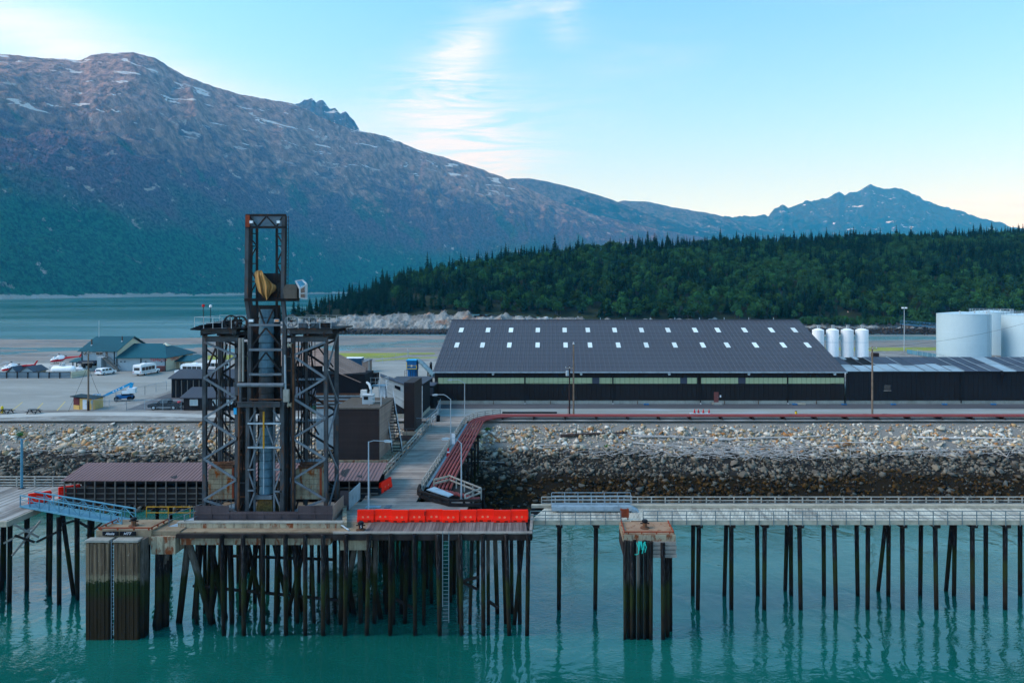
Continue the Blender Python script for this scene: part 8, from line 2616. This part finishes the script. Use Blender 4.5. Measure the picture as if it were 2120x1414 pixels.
def minivan():
    r = thing('minivan', 'white minivan parked before the heliport building', 'van', (0, 0, 0))
    W = .95
    extr(r, [(-2.4, .35), (2.45, .35), (2.5, .7), (2.35, .92), (1.55, 1.02), (.75, 1.6), (.3, 1.7), (-1.9, 1.7), (-2.3, 1.5), (-2.45, .95), (-2.45, .5)], -W, W, 'white_paint', 'body', (1.0, .16))
    for s_ in (-1, 1):
        for a, b in ((-2.05, -1.15), (-1.05, -.1), (0, .85)):
            quad(r, [(a, s_ * W * 1.012, 1.05), (b + (.3 if b > .5 else 0), s_ * W * 1.012, 1.05), (b - .15, s_ * W * .885, 1.55), (a, s_ * W * .885, 1.55)], 'window_dark', 'window')
        for x in (-1.5, 1.55):
            wheel(r, x, s_ * (W - .08), .33, .22, s_)
        lbox(r, (-2.49, -2.40, s_ * .85 - .08, s_ * .85 + .08, .8, 1.15), 'red_paint', 'tail_light')
        lbox(r, (2.28, 2.46, s_ * .7 - .14, s_ * .7 + .14, .68, .82), 'lamp_glass', 'headlight')
    quad(r, [(-2.472, -.72, 1.05), (-2.472, .72, 1.05), (-2.29, .66, 1.52), (-2.29, -.66, 1.52)], 'window_dark', 'rear_window')
    quad(r, [(1.57, -.78, 1.04), (1.57, .78, 1.04), (.80, .72, 1.59), (.80, -.72, 1.59)], 'window_dark', 'windscreen')
    lbox(r, (-2.56, -2.44, -.85, .85, .4, .6), 'white_paint', 'bumper')
    return r
mv = minivan()
v = G(219, 775)
place(mv, (v.x, v.y, LZ), math.radians(80))

def minibus(label, L=7.0):
    r = thing('shuttle_bus', label, 'bus', (0, 0, 0), 'white shuttle buses')
    W = 1.15
    h = 2.75
    extr(r, [(-L / 2, .5), (L / 2 - 1.3, .5), (L / 2 - 1.3, 2.35), (L / 2 - 1.6, h - .05), (L / 2 - 2.0, h), (-L / 2 + .2, h), (-L / 2, h - .25)], -W, W, 'white_paint', 'body', (2.2, .10))
    extr(r, [(L / 2 - 1.29, .5), (L / 2 + .3, .5), (L / 2 + .35, .95), (L / 2 + .1, 1.15), (L / 2 - .75, 1.25), (L / 2 - 1.29, 2.0)], -W * .86, W * .86, 'white_paint', 'cab')
    for s_ in (-1, 1):
        n = 4
        for i in range(n):
            a = -L / 2 + .35 + i * (L - 2.1) / n
            b = a + (L - 2.1) / n - .12
            quad(r, [(a, s_ * W * 1.004, 1.25), (b, s_ * W * 1.004, 1.25), (b, s_ * W * 1.004, 2.15), (a, s_ * W * 1.004, 2.15)], 'window_dark', 'window')
        quad(r, [(L / 2 - 1.2, s_ * W * .864, 1.2), (L / 2 - .75, s_ * W * .864, 1.27), (L / 2 - 1.22, s_ * W * .864, 1.9)], 'window_dark', 'side_glass')
        for x in (-L / 2 + 1.7, L / 2 - .45):
            wheel(r, x, s_ * (W - .16), .40, .28, s_)
        lbox(r, (-L / 2 - .03, -L / 2, s_ * .95 - .1, s_ * .95 + .1, .8, 1.05), 'red_paint', 'tail_light')
        lbox(r, (-L / 2 + .2, L / 2 - 1.4, s_ * W + (.003 if s_ > 0 else -.03), s_ * W + (.03 if s_ > 0 else -.003), .85, .95), 'door_red', 'side_stripe')
    quad(r, [(-L / 2 - .006, -.75, 1.35), (-L / 2 - .006, .75, 1.35), (-L / 2 - .006, .75, 2.05), (-L / 2 - .006, -.75, 2.05)], 'window_dark', 'rear_window')
    quad(r, [(L / 2 - .76, -.9, 1.27), (L / 2 - .76, .9, 1.27), (L / 2 - 1.28, .85, 1.98), (L / 2 - 1.28, -.85, 1.98)], 'window_dark', 'windscreen')
    quad(r, [(L / 2 - 1.292, -.9, 2.02), (L / 2 - 1.292, .9, 2.02), (L / 2 - 1.292, .9, 2.3), (L / 2 - 1.292, -.9, 2.3)], 'sign_black', 'destination_board')
    lbox(r, (-L / 2 - .16, -L / 2 - .01, -1.0, 1.0, .5, .72), 'lamp_metal', 'bumper')
    lbox(r, (-1.5, -.4, -.5, .5, h + .004, h + .22), 'white_paint', 'roof_unit')
    return r
b1 = minibus('white shuttle bus seen from behind, parked in the open lot')
v = G(303, 775)
place(b1, (v.x, v.y, LZ), math.radians(84))
b2 = minibus('white shuttle bus by the entrance canopy, left of the tower leg')
place(b2, (XA(396, 178), 178, LZ), math.radians(178))
b3 = minibus('white shuttle bus partly hidden behind the left tower leg')
place(b3, (XA(446, 186), 186, LZ), math.radians(165))

def boom_lift():
    r = thing('boom_lift', 'bright blue boom lift with folded boom and white counterweight', 'boom lift', (0, 0, 0))
    o = Vector((0, 0, 0))
    lbox(r, (-1.4, 1.5, -1.0, 1.0, .55, 1.15), 'blue_paint', 'chassis')
    for x in (-1.15, 1.25):
        for s_ in (-1, 1):
            wheel(r, x, s_ * 1.1, .5, .36, s_)
    lbox(r, (-.3, 1.6, -.9, .9, 1.2, 1.7), 'navy_paint', 'turntable')
    lbox(r, (.7, 2.2, -1.0, 1.0, 1.55, 2.6), 'white_paint', 'counterweight')
    part('engine_cover', MB().box(-.2, 1.2, -1.02, -.6, 1.5, 2.1), 'white_paint', r)
    part('boom', MB().bar((1.4, 0, 3.6), (-3.2, 0, 1.35), .5, .5), 'blue_bright', r)
    part('boom_section', MB().bar((-3.1, 0, 1.40), (-4.6, 0, .72), .34, .36), 'blue_bright', r)
    part('boom_pivot', MB().bar((1.5, 0, 3.65), (1.0, 0, 1.8), .55, .5), 'blue_bright', r)
    part('lift_ram', MB().tube((.5, .1, 1.9), (-.9, .1, 2.35), .12, .09, 10), 'lamp_metal', r, True)
    for i, x in enumerate((-1.9, -1.4, -.9, -.1)):
        c = Vector((x, -.27, 1.98 + (x + 1.9) * .489))
        part('lettering', MB().bar(c - Vector((.14, 0, .07)), c + Vector((.14, 0, .07)), .02, .24), 'sign_white', r)
    bk = part('basket', MB().box(-5.7, -4.6, -.9, .9, .25, .36), 'blue_bright', r)
    for z in (.75, 1.15, 1.45):
        part('basket_rail', MB().bar((-5.7, -.9, z), (-4.6, -.9, z), .07).bar((-5.7, .9, z), (-4.6, .9, z), .07).bar((-5.7, -.9, z), (-5.7, .9, z), .07).bar((-4.6, -.9, z), (-4.6, .9, z), .07), 'blue_bright', bk)
    for x in (-5.7, -5.15, -4.6):
        for y in (-.9, .9):
            part('basket_post', BAR((x, y, .36), (x, y, 1.45), .07), 'blue_bright', bk)
    return r
bl = boom_lift()
v = G(257, 829)
place(bl, (v.x, v.y, LZ), math.radians(18))
bl.scale = (.92, .92, .92)

def helicopter(label):
    r = thing('helicopter', label, 'helicopter', (0, 0, 0), 'red and white helicopters')
    # fuselage: rings along local -x (nose) to +x
    secs = [(-2.6, .05, 1.05), (-2.4, .45, 1.12), (-1.9, .78, 1.30), (-1.2, .95, 1.50), (-.3, 1.0, 1.58), (.6, .92, 1.62), (1.3, .65, 1.72), (1.8, .38, 1.85)]
    def rings(secs, n=18, lo=-1.0, hi=1.0, top=1.0):
        mb = MB()
        vs, fs = [], []
        for x, rad, zc in secs:
            for k in range(n):
                t = 2 * math.pi * k / n
                vs.append((x, rad * .92 * math.cos(t), zc + rad * (1.0 if math.sin(t) > 0 else .82) * math.sin(t)))
        for i in range(len(secs) - 1):
            for k in range(n):
                a, b = i * n + k, i * n + (k + 1) % n
                fs.append((a, b, b + n, a + n))
        fs += [tuple(range(n - 1, -1, -1)), tuple(range(len(vs) - n, len(vs)))]
        return mb.add(vs, fs)
    part('fuselage', rings(secs), 'white_paint', r, True)
    part('belly', rings([(x, rad * .985, zc - .10) for x, rad, zc in secs[1:]]), 'red_paint', r, True)
    part('canopy_glass', rings([(-2.45, .20, 1.3), (-2.2, .5, 1.42), (-1.7, .74, 1.60), (-1.1, .84, 1.78), (-.75, .80, 1.84)]), 'window_blue', r, True)
    for s_ in (-1, 1):
        quad(r, [(-.65, s_ * .95, 1.45), (.1, s_ * .96, 1.45), (.1, s_ * .74, 2.2), (-.55, s_ * .74, 2.2)], 'window_dark', 'side_window')
    part('engine_cowl', rings([(-.5, .2, 2.5), (-.2, .42, 2.55), (.6, .45, 2.5), (1.5, .35, 2.35), (2.0, .2, 2.2)]), 'white_paint', r, True)
    part('exhaust', MB().tube((1.7, 0, 2.45), (2.3, 0, 2.6), .16, .18, 12), 'steel_dark', r, True)
    part('tail_boom', MB().tube((1.2, 0, 1.85), (6.4, 0, 2.35), .40, .16, 14), 'red_paint', r, True)
    part('tail_fin', MB().prism([(5.9, 2.3), (6.5, 2.3), (7.2, 3.6), (6.8, 3.6)], -.05, .05), 'red_paint', r)
    part('ventral_fin', MB().prism([(6.0, 2.3), (6.5, 2.3), (6.6, 1.5), (6.35, 1.5)], -.05, .05), 'red_paint', r)
    part('stabiliser', MB().box(5.0, 5.5, -1.2, 1.2, 2.22, 2.28), 'red_paint', r)
    part('tail_rotor', MB().bar((6.4, .25, 1.6), (6.4, .25, 3.2), .16, .03), 'sign_white', r)
    part('mast', MB().tube((0, 0, 2.8), (0, 0, 3.35), .12, .10, 10), 'lamp_metal', r, True)
    part('rotor_hub', MB().lathe((0, 0, 3.2), [(.1, 0), (.3, .06), (.3, .16), (.1, .24)], 14), 'steel_dark', r, True)
    for k in range(3):
        a = math.radians(17 + 120 * k)
        part('rotor_blade', MB().bar((.25 * math.cos(a), .25 * math.sin(a), 3.3), (5.3 * math.cos(a), 5.3 * math.sin(a), 3.12), .32, .04, (0, 0, 1)), 'lamp_metal', r)
    for s_ in (-1, 1):
        part('skid', MB().path([(-2.1, s_ * 1.05, .22), (-1.9, s_ * 1.05, .10), (1.6, s_ * 1.05, .10)], .06, 8), 'steel_dark', r, True)
        for x in (-1.0, .9):
            part('skid_strut', MB().bar((x, s_ * 1.05, .12), (x, s_ * .45, .95), .08), 'steel_dark', r)
    return r
h1 = helicopter('red and white helicopter standing left of the heliport building')
v = G(122, 753)
place(h1, (v.x, v.y, LZ), math.radians(14))
h1.scale = (.86, .86, .86)
h2 = helicopter('red and white helicopter half cut off by the left edge')
v = G(-2, 776)
place(h2, (v.x, v.y + 4, LZ), math.radians(12))
h2.scale = (.86, .86, .86)
pad = struct('helipad', MB().poly([(*gp(-60, 782), LZ - .005), (*gp(150, 768), LZ - .005), (*gp(166, 751), LZ - .005), (*gp(60, 753), LZ - .005), (*gp(-60, 765), LZ - .005)]), 'path_pale')
wsk = thing('wind_pole', 'thin white pole with small lamp behind the heliport sheds', 'pole', (XA(103, 180), 180, LZ))
part('shaft', MB().tube((XA(103, 180), 180, LZ), (XA(103, 180), 180, ZA(760, 180)), .05, .05, 6), 'rail_white', wsk)
part('tip', MB().lathe((XA(103, 180), 180, ZA(760, 180)), [(.05, 0), (.12, .1), (.04, .25)], 8), 'rail_white', wsk)
# ------------------------------------------------------------------ air
def haze():
    mb = MB().box(-14500, 14500, -120, 16200, -1.0, 2700)
    t = NT('haze_air')
    v = t.n('ShaderNodeVolumePrincipled')
    v.inputs['Color'].default_value = (0.05, 0.50, 1.0, 1)
    v.inputs['Density'].default_value = 0.000074
    v.inputs['Absorption Color'].default_value = (1, 1, 1, 1)
    v.inputs['Anisotropy'].default_value = 0.0
    t.t.links.new(v.outputs[0], t.out.inputs['Volume'])
    o = bpy.data.objects.new('haze', mb.mesh('haze', 'haze_air', (0, 0, 0)))
    link(o)
    o['kind'] = 'stuff'
    o['label'] = 'pale blue haze in the air over the inlet'
    o['category'] = 'haze'
haze()
